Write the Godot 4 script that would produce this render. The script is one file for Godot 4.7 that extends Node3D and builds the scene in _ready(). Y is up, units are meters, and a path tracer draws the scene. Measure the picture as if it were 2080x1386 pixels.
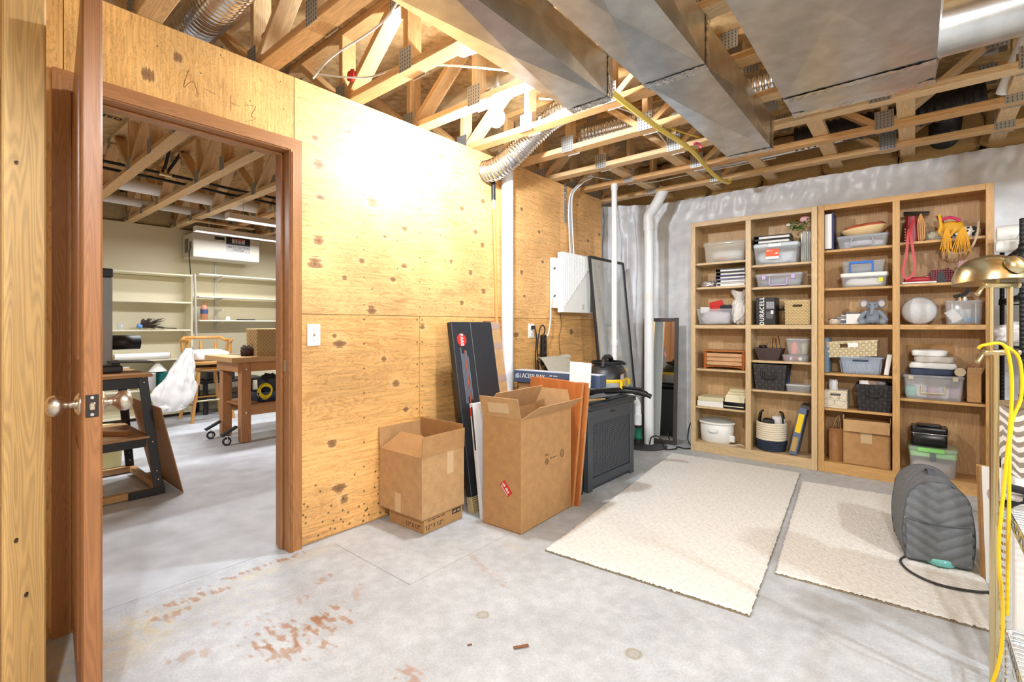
extends Node3D
# A basement storage room seen through a 17 mm lens, with a workshop behind the open door.
# World: plywood wall at x = 0, storage room x > 0, bookcases towards -z, metres, y up.

var taken := {}
var mats := {}
var meshes := {}
var rng := RandomNumberGenerator.new()
var font := SystemFont.new()
var wood_tex: ImageTexture
var speck_tex: ImageTexture
var soft_tex: ImageTexture
var weave_tex: ImageTexture
var osb_tex: ImageTexture
var quilt_h: ImageTexture

func V(x: float, y: float, z: float) -> Vector3: return Vector3(x, y, z)

# ---------------------------------------------------------------- nodes
func numbered(n: String) -> String:
	if not taken.has(n):
		taken[n] = 0
		return n
	taken[n] += 1
	return "%s_%03d" % [n, taken[n]]

func thing(n: String, label: String, cat: String, at := Vector3.ZERO, turn := 0.0, group := "") -> Node3D:
	var o := Node3D.new()
	o.name = numbered(n)
	add_child(o)
	o.position = at
	o.rotation.y = turn
	tag(o, label, cat, group)
	return o

func tag(o: Node, label: String, cat: String, group := "") -> void:
	o.set_meta("label", label)
	o.set_meta("category", cat)
	if group: o.set_meta("group", group)

func structure(n: String, label := "", at := Vector3.ZERO) -> Node3D:
	var o := Node3D.new()
	o.name = n
	add_child(o)
	o.position = at
	o.set_meta("kind", "structure")
	if label: o.set_meta("label", label)
	return o

func part(p: Node, n: String, s, m: Material, at := Vector3.ZERO, rot := Vector3.ZERO, label := "") -> MeshInstance3D:
	var o := MeshInstance3D.new()
	o.name = n
	o.mesh = done(s) if s is SurfaceTool else s
	o.material_override = m
	p.add_child(o, true)
	o.position = at
	o.rotation = rot
	if label: o.set_meta("label", label)
	return o

func one(n: String, label: String, cat: String, s, m: Material, at := Vector3.ZERO, rot := Vector3.ZERO, group := "") -> MeshInstance3D:
	var o := part(self, numbered(n), s, m, at, rot)
	tag(o, label, cat, group)
	return o

func copy_of(o: Node3D, label: String, at: Vector3, turn: float) -> Node3D:
	var c: Node3D = o.duplicate()
	c.name = numbered(String(o.name).rstrip("0123456789").rstrip("_"))
	add_child(c)
	c.position = at
	c.rotation.y = turn
	c.set_meta("label", label)
	return c

# ---------------------------------------------------------------- shapes
func st() -> SurfaceTool:
	var s := SurfaceTool.new()
	s.begin(Mesh.PRIMITIVE_TRIANGLES)
	return s

func done(s: SurfaceTool) -> ArrayMesh:
	s.generate_normals()
	return s.commit()

func tri(s: SurfaceTool, a: Vector3, b: Vector3, c: Vector3) -> void:
	s.add_vertex(a); s.add_vertex(b); s.add_vertex(c)

func quad(s: SurfaceTool, a: Vector3, b: Vector3, c: Vector3, d: Vector3) -> void:
	tri(s, a, b, c); tri(s, a, c, d)

# flat quad turned so that its front looks along n
func facing(s: SurfaceTool, a: Vector3, b: Vector3, c: Vector3, d: Vector3, n: Vector3) -> void:
	if (b - a).cross(c - a).dot(n) < 0.0: quad(s, a, b, c, d)
	else: quad(s, a, d, c, b)

# box of size z around c with chamfered edges, turned by q about its centre
func box(s: SurfaceTool, c: Vector3, z: Vector3, bev := 0.0, q := Basis()) -> SurfaceTool:
	s.set_smooth_group(-1)
	var h := z * 0.5
	var b: float = min(bev, min(h.x, min(h.y, h.z)) * 0.45)
	var i := h - Vector3.ONE * b
	for ax in 3:
		var u := (ax + 1) % 3
		var v := (ax + 2) % 3
		for sg in [-1.0, 1.0]:
			var n := Vector3.ZERO; n[ax] = sg
			var f := []
			for k in [[-1, -1], [1, -1], [1, 1], [-1, 1]]:
				var p := Vector3.ZERO
				p[ax] = sg * h[ax]; p[u] = k[0] * i[u]; p[v] = k[1] * i[v]
				f.append(c + q * p)
			facing(s, f[0], f[1], f[2], f[3], q * n)
	if b <= 0.0: return s
	for ax in 3:
		var u := (ax + 1) % 3
		var v := (ax + 2) % 3
		for su in [-1.0, 1.0]:
			for sv in [-1.0, 1.0]:
				var f := []
				for k in [[-1, 0], [1, 0], [1, 1], [-1, 1]]:
					var p := Vector3.ZERO
					p[ax] = k[0] * i[ax]
					p[u] = su * (h[u] if k[1] == 0 else i[u])
					p[v] = sv * (i[v] if k[1] == 0 else h[v])
					f.append(c + q * p)
				var n := Vector3.ZERO; n[u] = su; n[v] = sv
				facing(s, f[0], f[1], f[2], f[3], q * n)
	for sx in [-1.0, 1.0]:
		for sy in [-1.0, 1.0]:
			for sz in [-1.0, 1.0]:
				var a := c + q * V(sx * h.x, sy * i.y, sz * i.z)
				var d := c + q * V(sx * i.x, sy * h.y, sz * i.z)
				var e := c + q * V(sx * i.x, sy * i.y, sz * h.z)
				if (d - a).cross(e - a).dot(q * V(sx, sy, sz)) < 0.0: tri(s, a, d, e)
				else: tri(s, a, e, d)
	return s

func bx(x: float, y: float, z: float, bev := 0.002, c := Vector3.ZERO) -> SurfaceTool:
	return box(st(), c, V(x, y, z), bev)

# plank between two points, w wide and t thick
func bar(s: SurfaceTool, a: Vector3, b: Vector3, w: float, t: float, bev := 0.002, side := Vector3.UP) -> SurfaceTool:
	var d := (b - a).normalized()
	var z := d.cross(side).normalized()
	if z.length() < 0.5: z = d.cross(Vector3.RIGHT).normalized()
	return box(s, (a + b) * 0.5, V((b - a).length(), t, w), bev, Basis(d, z.cross(d), z))

func loft(s: SurfaceTool, rings: Array, closed := true, caps := true, group := 1) -> SurfaceTool:
	s.set_smooth_group(group)
	var n: int = rings[0].size()
	for k in rings.size() - 1:
		for i in (n if closed else n - 1):
			var j := (i + 1) % n
			quad(s, rings[k][i], rings[k + 1][i], rings[k + 1][j], rings[k][j])
	if caps:
		s.set_smooth_group(-1)
		for e in [0, rings.size() - 1]:
			var m := Vector3.ZERO
			for p in rings[e]: m += p
			m /= n
			for i in n:
				var j := (i + 1) % n
				if e == 0: tri(s, m, rings[e][i], rings[e][j])
				else: tri(s, m, rings[e][j], rings[e][i])
	return s

# round tube along points; r may be a number or one radius for each point
func tube(s: SurfaceTool, pts: Array, r, sides := 10, caps := true) -> SurfaceTool:
	var rings := []
	var up := V(0.13, 0.97, 0.21)
	for k in pts.size():
		var d: Vector3 = (pts[min(k + 1, pts.size() - 1)] - pts[max(k - 1, 0)]).normalized()
		var a := up - d * up.dot(d)
		if a.length() < 0.05: a = V(1, 0, 0.1) - d * d.x
		a = a.normalized()
		up = a
		var b := d.cross(a)
		var rr: float = r[k] if r is Array else r
		var ring := []
		for i in sides:
			var t := TAU * i / sides
			ring.append(pts[k] + (a * cos(t) + b * sin(t)) * rr)
		rings.append(ring)
	return loft(s, rings, true, caps)

func curve(pts: Array, n := 8) -> Array:
	var c := Curve3D.new()
	for k in pts.size():
		var t: Vector3 = (pts[min(k + 1, pts.size() - 1)] - pts[max(k - 1, 0)]) / 6.0
		c.add_point(pts[k], -t, t)
	var out := []
	for k in (pts.size() - 1) * n + 1:
		out.append(c.samplef(float(k) / n))
	return out

# profile of (radius, height), turned about y
func lathe(s: SurfaceTool, prof: Array, sides := 20, at := Vector3.ZERO, q := Basis(), sx := 1.0, sz := 1.0) -> SurfaceTool:
	var rings := []
	for p in prof:
		var ring := []
		for i in sides:
			var t := -TAU * i / sides
			ring.append(at + q * V(cos(t) * p.x * sx, p.y, sin(t) * p.x * sz))
		rings.append(ring)
	return loft(s, rings, true, true)

# polygon in x, y pushed out along z by d, from -d/2 to d/2
func prism(s: SurfaceTool, poly: Array, d: float, at := Vector3.ZERO, q := Basis()) -> SurfaceTool:
	s.set_smooth_group(-1)
	var pv := PackedVector2Array(poly)
	if Geometry2D.is_polygon_clockwise(pv): pv.reverse()
	var idx := Geometry2D.triangulate_polygon(pv)
	var h := d * 0.5
	for k in range(0, idx.size(), 3):
		var a := pv[idx[k]]; var b := pv[idx[k + 1]]; var c := pv[idx[k + 2]]
		if (b - a).cross(c - a) < 0.0: var e := b; b = c; c = e
		tri(s, at + q * V(a.x, a.y, h), at + q * V(c.x, c.y, h), at + q * V(b.x, b.y, h))
		tri(s, at + q * V(a.x, a.y, -h), at + q * V(b.x, b.y, -h), at + q * V(c.x, c.y, -h))
	for k in pv.size():
		var a := pv[k]; var b := pv[(k + 1) % pv.size()]
		quad(s, at + q * V(a.x, a.y, h), at + q * V(b.x, b.y, h), at + q * V(b.x, b.y, -h), at + q * V(a.x, a.y, -h))
	return s

# grid surface from f(u, v); both sides where thick > 0
func grid(s: SurfaceTool, nu: int, nv: int, f: Callable, thick := 0.0, uv := Vector2.ZERO) -> SurfaceTool:
	var p := []
	for i in nu + 1:
		var row := []
		for j in nv + 1: row.append(f.call(float(i) / nu, float(j) / nv))
		p.append(row)
	for side in (2 if thick > 0.0 else 1):
		s.set_smooth_group(3 + side)
		var off := []
		for i in nu + 1:
			var row := []
			for j in nv + 1:
				if side == 0: row.append(p[i][j]); continue
				var n: Vector3 = (p[min(i + 1, nu)][j] - p[max(i - 1, 0)][j]).cross(p[i][min(j + 1, nv)] - p[i][max(j - 1, 0)]).normalized()
				row.append(p[i][j] - n * thick)
			off.append(row)
		for i in nu:
			for j in nv:
				var q := [[i, j], [i, j + 1], [i + 1, j + 1], [i + 1, j]]
				if side == 1: q.reverse()
				for t in [0, 1, 2, 0, 2, 3]:
					if uv != Vector2.ZERO: s.set_uv(Vector2(float(q[t][0]) / nu, 1.0 - float(q[t][1]) / nv))
					s.add_vertex(off[q[t][0]][q[t][1]])
		if side == 1:
			s.set_smooth_group(-1)
			for i in nu:
				quad(s, p[i][0], p[i + 1][0], off[i + 1][0], off[i][0])
				quad(s, p[i + 1][nv], p[i][nv], off[i][nv], off[i + 1][nv])
			for j in nv:
				quad(s, p[0][j + 1], p[0][j], off[0][j], off[0][j + 1])
				quad(s, p[nu][j], p[nu][j + 1], off[nu][j + 1], off[nu][j])
	return s

# soft closed lump: superellipsoid of half sizes h, power e, with noise
func lump(s: SurfaceTool, c: Vector3, h: Vector3, e := 0.6, rough := 0.0, seed_ := 1, n := 18) -> SurfaceTool:
	var nz := FastNoiseLite.new()
	nz.seed = seed_
	nz.frequency = 1.0
	var rings := []
	for k in n + 1:
		var b := -PI / 2 + PI * k / n
		var ring := []
		for i in n * 2:
			var a := -TAU * i / (n * 2)
			var d := V(sg(cos(b), e) * sg(cos(a), e), sg(sin(b), e), sg(cos(b), e) * sg(sin(a), e))
			var r := 1.0 + rough * nz.get_noise_3d(d.x * 2.5 + seed_, d.y * 2.5, d.z * 2.5) * 2.0
			ring.append(c + d * h * r)
		rings.append(ring)
	return loft(s, rings, true, false)

func sg(x: float, e: float) -> float: return signf(x) * pow(absf(x), e)

func words(p: Node, n: String, t: String, high: float, m: Material, at: Vector3, q := Basis(), bold := false) -> MeshInstance3D:
	var tm := TextMesh.new()
	tm.text = t
	var f := SystemFont.new()
	f.font_names = PackedStringArray(["Droid Sans"])
	f.font_weight = 700 if bold else 400
	tm.font = f
	tm.font_size = 48
	tm.pixel_size = high / 34.0
	tm.depth = 0.0012
	tm.curve_step = 2.0
	var o := part(p, n, tm, m, at)
	o.transform = Transform3D(q, at)
	return o

# print too small to read: a row of uneven dashes
func dashes(p: Node, n: String, count: int, long: float, high: float, m: Material, at: Vector3, q := Basis()) -> void:
	var s := st()
	var w := long / count
	for k in count:
		if k % 5 == 3: continue
		box(s, V(-long / 2 + (k + 0.5) * w, high * 0.08 * (k % 3 - 1), 0), V(w * (0.5 + 0.13 * (k % 3)), high * (0.7 + 0.15 * (k % 2)), 0.001), 0.0)
	var o := part(p, n, s, m)
	o.transform = Transform3D(q, at)

# ---------------------------------------------------------------- materials
func mat(r: int, g: int, b: int, rough := 0.7, metal := 0.0, tex: Texture2D = null, sc := Vector3.ONE, bump := 0.0) -> StandardMaterial3D:
	var key := [r, g, b, rough, metal, tex, sc, bump]
	if mats.has(key): return mats[key]
	var m := StandardMaterial3D.new()
	m.albedo_color = Color8(r, g, b)
	m.roughness = rough
	m.metallic = metal
	m.cull_mode = BaseMaterial3D.CULL_DISABLED
	if tex:
		m.albedo_texture = tex
		m.uv1_triplanar = true
		m.uv1_scale = sc
		if bump > 0.0:
			m.heightmap_enabled = true
			m.heightmap_texture = tex
			m.heightmap_scale = bump
	mats[key] = m
	return m

func wood(r: int, g: int, b: int, ax := 0, rough := 0.5) -> StandardMaterial3D:
	var sc := Vector3.ONE * 2.6
	sc[ax] = 0.16
	return mat(r, g, b, rough, 0.0, wood_tex, sc)

func clear(r: int, g: int, b: int, a := 0.25, rough := 0.12) -> StandardMaterial3D:
	var key := ["clear", r, g, b, a, rough]
	if mats.has(key): return mats[key]
	var m := StandardMaterial3D.new()
	m.albedo_color = Color(r / 255.0, g / 255.0, b / 255.0, a)
	m.transparency = BaseMaterial3D.TRANSPARENCY_ALPHA
	m.roughness = rough
	m.cull_mode = BaseMaterial3D.CULL_DISABLED
	mats[key] = m
	return m

func glow(e: float, c := Color.WHITE) -> StandardMaterial3D:
	var m := StandardMaterial3D.new()
	m.albedo_color = Color.WHITE
	m.emission_enabled = true
	m.emission = c
	m.emission_energy_multiplier = e
	return m

func noise(seed_: int, freq: float, oct := 4, kind := FastNoiseLite.TYPE_SIMPLEX_SMOOTH) -> FastNoiseLite:
	var n := FastNoiseLite.new()
	n.seed = seed_
	n.noise_type = kind
	n.frequency = freq
	n.fractal_octaves = oct
	return n

func grey(n: FastNoiseLite, w: int, h: int) -> PackedByteArray:
	var i := n.get_seamless_image(w, h)
	i.convert(Image.FORMAT_L8)
	return i.get_data()

func to_tex(w: int, h: int, d: PackedByteArray, f := Image.FORMAT_L8) -> ImageTexture:
	return ImageTexture.create_from_image(Image.create_from_data(w, h, false, f, d))

func make_textures() -> void:
	var a := grey(noise(3, 0.006, 3), 512, 512)
	var b := grey(noise(8, 0.05, 3), 512, 512)
	var d := PackedByteArray(); d.resize(512 * 512)
	for k in d.size():
		var v: float = 0.5 + 0.5 * sin(a[k] * 0.42 + b[k] * 0.012)
		d[k] = int(clampf(212.0 + 26.0 * v + (b[k] - 128) * 0.05 + (a[k] - 128) * 0.08, 0, 255))
	wood_tex = to_tex(512, 512, d)
	b = grey(noise(21, 0.09, 3), 512, 512)
	a = grey(noise(22, 0.012, 4), 512, 512)
	var e := PackedByteArray(); e.resize(512 * 512)
	for k in d.size():
		d[k] = int(clampf(238 + (b[k] - 128) * 0.1 + (a[k] - 128) * 0.1, 0, 255))
		e[k] = int(clampf(238 + (a[k] - 128) * 0.13, 0, 255))
	speck_tex = to_tex(512, 512, d)
	soft_tex = to_tex(512, 512, e)
	d.resize(256 * 256)
	for y in 256:
		for x in 256:
			var u := (x >> 5) & 1; var v := (y >> 5) & 1
			var t: float = absf(((x & 31) if u == v else (y & 31)) - 15.5) / 16.0
			var w: float = absf(((y & 31) if u == v else (x & 31)) - 15.5) / 16.0
			d[y * 256 + x] = int(clampf(235.0 - 90.0 * pow(w, 6.0) - 40.0 * pow(t, 8.0) - 22.0 * (u ^ v), 0, 255))
	weave_tex = to_tex(256, 256, d)
	var cn := noise(5, 0.06, 1, FastNoiseLite.TYPE_CELLULAR)
	cn.cellular_return_type = FastNoiseLite.RETURN_CELL_VALUE
	cn.domain_warp_enabled = true
	cn.domain_warp_amplitude = 12.0
	a = grey(cn, 512, 512)
	var n2 := noise(15, 0.05, 1, FastNoiseLite.TYPE_CELLULAR)
	n2.cellular_return_type = FastNoiseLite.RETURN_CELL_VALUE
	b = grey(n2, 512, 512)
	var rgb := PackedByteArray(); rgb.resize(512 * 512 * 3)
	for y in 512:
		for x in 512:
			var k := y * 512 + x
			var v: float = a[k] * 0.6 + b[(x * 512 + y)] * 0.4
			v = v / 255.0
			rgb[k * 3] = int(186 + 60 * v)
			rgb[k * 3 + 1] = int(154 + 64 * v)
			rgb[k * 3 + 2] = int(108 + 66 * v)
	osb_tex = to_tex(512, 512, rgb, Image.FORMAT_RGB8)

# colour picture of rotary-cut plywood, grain along u; knots are [u, v, radius] in pixels
func ply_picture(w: int, h: int, seed_: int, c0: Color, knots: Array, nails: Array) -> ImageTexture:
	var na := noise(seed_, 0.011, 3)
	na.domain_warp_enabled = true
	na.domain_warp_amplitude = 26.0
	na.domain_warp_frequency = 0.012
	var ia := na.get_image(w / 6, h)
	ia.resize(w, h, Image.INTERPOLATE_CUBIC)
	var ib := noise(seed_ + 1, 0.12, 3).get_image(w / 24, h)
	ib.resize(w, h, Image.INTERPOLATE_CUBIC)
	var ic := noise(seed_ + 2, 0.006, 3).get_image(w / 2, h / 2)
	ic.resize(w, h, Image.INTERPOLATE_CUBIC)
	ia.convert(Image.FORMAT_L8); ib.convert(Image.FORMAT_L8); ic.convert(Image.FORMAT_L8)
	var a := ia.get_data(); var b := ib.get_data(); var c := ic.get_data()
	var d := PackedByteArray(); d.resize(w * h * 3)
	var r0 := c0.r * 255; var g0 := c0.g * 255; var b0 := c0.b * 255
	for k in w * h:
		var v: float = fposmod(a[k] * 0.052, 1.0)
		v = v * v * v
		var t: float = 1.0 - 0.13 * v + (b[k] - 128) * 0.0006 + (c[k] - 128) * 0.0009
		d[k * 3] = clampi(int(r0 * t), 0, 255)
		d[k * 3 + 1] = clampi(int(g0 * (t - 0.05 * v)), 0, 255)
		d[k * 3 + 2] = clampi(int(b0 * (t - 0.13 * v)), 0, 255)
	for kn in knots:
		var rr: float = kn[2]
		for y in range(max(0, kn[1] - rr * 3), min(h, kn[1] + rr * 3)):
			for x in range(max(0, kn[0] - rr * 4.0), min(w, kn[0] + rr * 4.0)):
				var q := Vector2((x - kn[0]) * 0.8, y - kn[1]).length() / rr + (b[y * w + x] - 128) * 0.004
				if q > 3.0: continue
				var k := (y * w + x) * 3
				if q < 1.0:
					var m: float = 0.75 - 0.25 * q + 0.1 * sin(q * 14.0)
					d[k] = int(lerpf(d[k], 104, m)); d[k + 1] = int(lerpf(d[k + 1], 72, m)); d[k + 2] = int(lerpf(d[k + 2], 48, m))
				else:
					var m: float = (3.0 - q) * 0.17 * (0.6 + 0.4 * sin(q * 9.0))
					d[k] = int(lerpf(d[k], 246, m)); d[k + 1] = int(lerpf(d[k + 1], 214, m)); d[k + 2] = int(lerpf(d[k + 2], 158, m))
	for nl in nails:
		for y in range(nl[1] - 2, nl[1] + 3):
			for x in range(nl[0] - 2, nl[0] + 3):
				if x < 0 or y < 0 or x >= w or y >= h or Vector2(x - nl[0], y - nl[1]).length() > 2.2: continue
				var k: int = (y * w + x) * 3
				d[k] = int(lerpf(d[k], 70, 0.75)); d[k + 1] = int(lerpf(d[k + 1], 54, 0.75)); d[k + 2] = int(lerpf(d[k + 2], 40, 0.75))
	return to_tex(w, h, d, Image.FORMAT_RGB8)

# ---------------------------------------------------------------- the scene
func _ready() -> void:
	rng.seed = 7
	view_and_light()
	make_textures()
	make_palette()
	setting()
	doorway()
	overhead()
	ducts_and_pipes()
	wall_fittings()
	corner_clutter()
	bookcases()
	shelf_items_one()
	shelf_items_two()
	floor_things()
	near_rack()
	workshop()

func view_and_light() -> void:
	var cam := Camera3D.new()
	cam.name = "camera"
	cam.projection = Camera3D.PROJECTION_FRUSTUM
	cam.near = 0.05
	cam.far = 60.0
	cam.size = 0.05 * 1386.0 / 981.0
	cam.frustum_offset = Vector2(0, -0.05 * 31.4 / 981.0)
	cam.position = V(2.456, 1.158, 0)
	cam.rotation.y = deg_to_rad(39.88)
	add_child(cam)
	cam.current = true
	var we := WorldEnvironment.new()
	we.name = "surroundings"
	var e := Environment.new()
	e.background_mode = Environment.BG_COLOR
	e.background_color = Color.BLACK
	e.tonemap_mode = Environment.TONE_MAPPER_LINEAR
	e.tonemap_exposure = 1.38
	e.sdfgi_enabled = true
	e.ssao_enabled = true
	e.ssil_enabled = true
	we.environment = e
	add_child(we)
	# three bare bulbs: one in view, one behind the camera, one unseen and added for fill
	ceiling_bulb("bright bare bulb glowing under a truss near the plywood wall", V(0.62, 2.44, -2.055), 2.0)
	ceiling_bulb("bare bulb under a truss over the open floor by the bare stud", V(3.0, 2.44, 0.398), 4.0)
	ceiling_bulb("added unseen fill bulb under a truss beyond the chrome rack", V(4.2, 2.44, -1.553), 2.9)
	# workshop shop lights
	shop_light("white hooded shop light hanging on cords in the workshop", V(-2.88, 2.27, -2.5), 4.5)
	shop_light("slim shop light hanging above the air filter box", V(-4.15, 2.32, -2.6), 1.5)
	shop_light("white shop light hung near the workshop's other end", V(-2.6, 2.27, 0.4), 4.5)

func ceiling_bulb(label: String, at: Vector3, energy: float) -> void:
	# at: where the holder meets the underside of a bottom chord
	var t := thing("ceiling_bulb", label, "light bulb", at)
	var l := OmniLight3D.new()
	l.name = "bulb_light"
	l.light_color = Color(0.94, 0.97, 1.0)
	l.light_energy = energy
	l.light_size = 0.05
	l.omni_range = 14.0
	l.omni_attenuation = 2.0
	l.position.y = -0.095
	l.shadow_enabled = true
	t.add_child(l)
	part(t, "bulb", lathe(st(), [Vector2(0.0, -0.15), Vector2(0.026, -0.144), Vector2(0.046, -0.124), Vector2(0.053, -0.095), Vector2(0.046, -0.068), Vector2(0.026, -0.044), Vector2(0.017, -0.032)], 22), glow(7.0))
	part(t, "lampholder", lathe(st(), [Vector2(0.018, -0.04), Vector2(0.032, -0.034), Vector2(0.036, -0.018), Vector2(0.058, -0.012), Vector2(0.06, -0.001), Vector2(0.0, -0.0005)], 20), mat(236, 236, 232, 0.3))

func shop_light(label: String, at: Vector3, energy: float) -> void:
	var t := thing("shop_light", label, "light", at, 0.0, "shop lights in the workshop")
	var l := AreaLight3D.new()
	l.name = "tube_light"
	l.light_color = Color(0.98, 0.98, 1.0)
	l.light_energy = energy
	l.area_size = Vector2(0.1, 1.14)
	l.rotation.x = -PI / 2
	l.position.y = -0.05
	l.shadow_enabled = true
	t.add_child(l)
	var hood := st()
	prism(hood, [Vector2(-0.065, -0.03), Vector2(-0.035, 0.03), Vector2(0.035, 0.03), Vector2(0.065, -0.03), Vector2(0.06, -0.033), Vector2(0.031, 0.022), Vector2(-0.031, 0.022), Vector2(-0.06, -0.033)], 1.2)
	part(t, "hood", hood, mat(240, 240, 238, 0.4))
	for sx in [-0.022, 0.022]:
		part(t, "light_tube", tube(st(), [V(sx, -0.018, -0.575), V(sx, -0.018, 0.575)], 0.013, 10), glow(2.2))
	for sz in [-0.6, 0.6]: part(t, "end_cap", bx(0.11, 0.058, 0.008, 0.002, V(0, 0, sz)), mat(232, 232, 228, 0.5))
	for sz in [-0.45, 0.45]:
		part(t, "cord", tube(st(), curve([V(0, 0.03, sz), V(0.03, 0.1, sz + 0.01), V(0.0, 2.44 - at.y, sz)], 5), 0.003, 6), mat(226, 220, 205, 0.8))

var M := {}
func make_palette() -> void:
	M.fir = wood(240, 196, 138)
	M.fir2 = wood(232, 182, 120)
	M.fir3 = wood(246, 210, 158)
	M.osb = mat(236, 226, 206, 0.8, 0.0, osb_tex, Vector3.ONE * 0.9)
	M.plate = mat(190, 192, 190, 0.45, 0.85)
	M.hole = mat(92, 90, 88, 0.9)
	M.galv = mat(228, 233, 236, 0.3, 1.0, soft_tex, Vector3.ONE * 1.4)
	M.galv2 = mat(216, 222, 226, 0.36, 1.0, soft_tex, Vector3.ONE * 2.0)
	M.foil = mat(228, 230, 232, 0.22, 1.0)
	M.trim = wood(192, 132, 78, 1, 0.38)
	M.trimx = wood(192, 132, 78, 2, 0.38)
	M.doorw = wood(162, 102, 56, 1, 0.3)
	M.dark = mat(42, 30, 26, 0.35)
	M.bronze = mat(44, 38, 36, 0.35, 0.7)
	M.nickel = mat(208, 196, 180, 0.28, 1.0)
	M.pvc = mat(240, 242, 244, 0.32)
	M.white = mat(240, 240, 236, 0.45)
	M.black = mat(24, 24, 26, 0.5)
	M.blackg = mat(20, 20, 23, 0.28)
	M.grey = mat(90, 94, 98, 0.55)
	M.card = mat(196, 150, 98, 0.85, 0.0, speck_tex, Vector3.ONE * 2.2)
	M.card2 = mat(206, 164, 114, 0.85, 0.0, speck_tex, Vector3.ONE * 2.2)
	M.ink = mat(52, 44, 38, 0.9)
	M.red = mat(206, 44, 34, 0.6)
	M.oak = wood(238, 206, 158, 0, 0.45)
	M.oaky = wood(238, 206, 158, 1, 0.45)
	M.oak2 = wood(228, 178, 112, 0, 0.45)
	M.oak2y = wood(228, 178, 112, 1, 0.45)
	M.paper = mat(238, 236, 230, 0.8)
	M.clear = clear(238, 242, 246, 0.28)
	M.chrome = mat(226, 228, 230, 0.16, 1.0)
	M.brass = mat(206, 190, 150, 0.24, 1.0)
	M.cream = mat(226, 218, 186, 0.7)
	M.yellow = mat(240, 200, 20, 0.4)
	M.tape = mat(214, 186, 146, 0.25)

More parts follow.
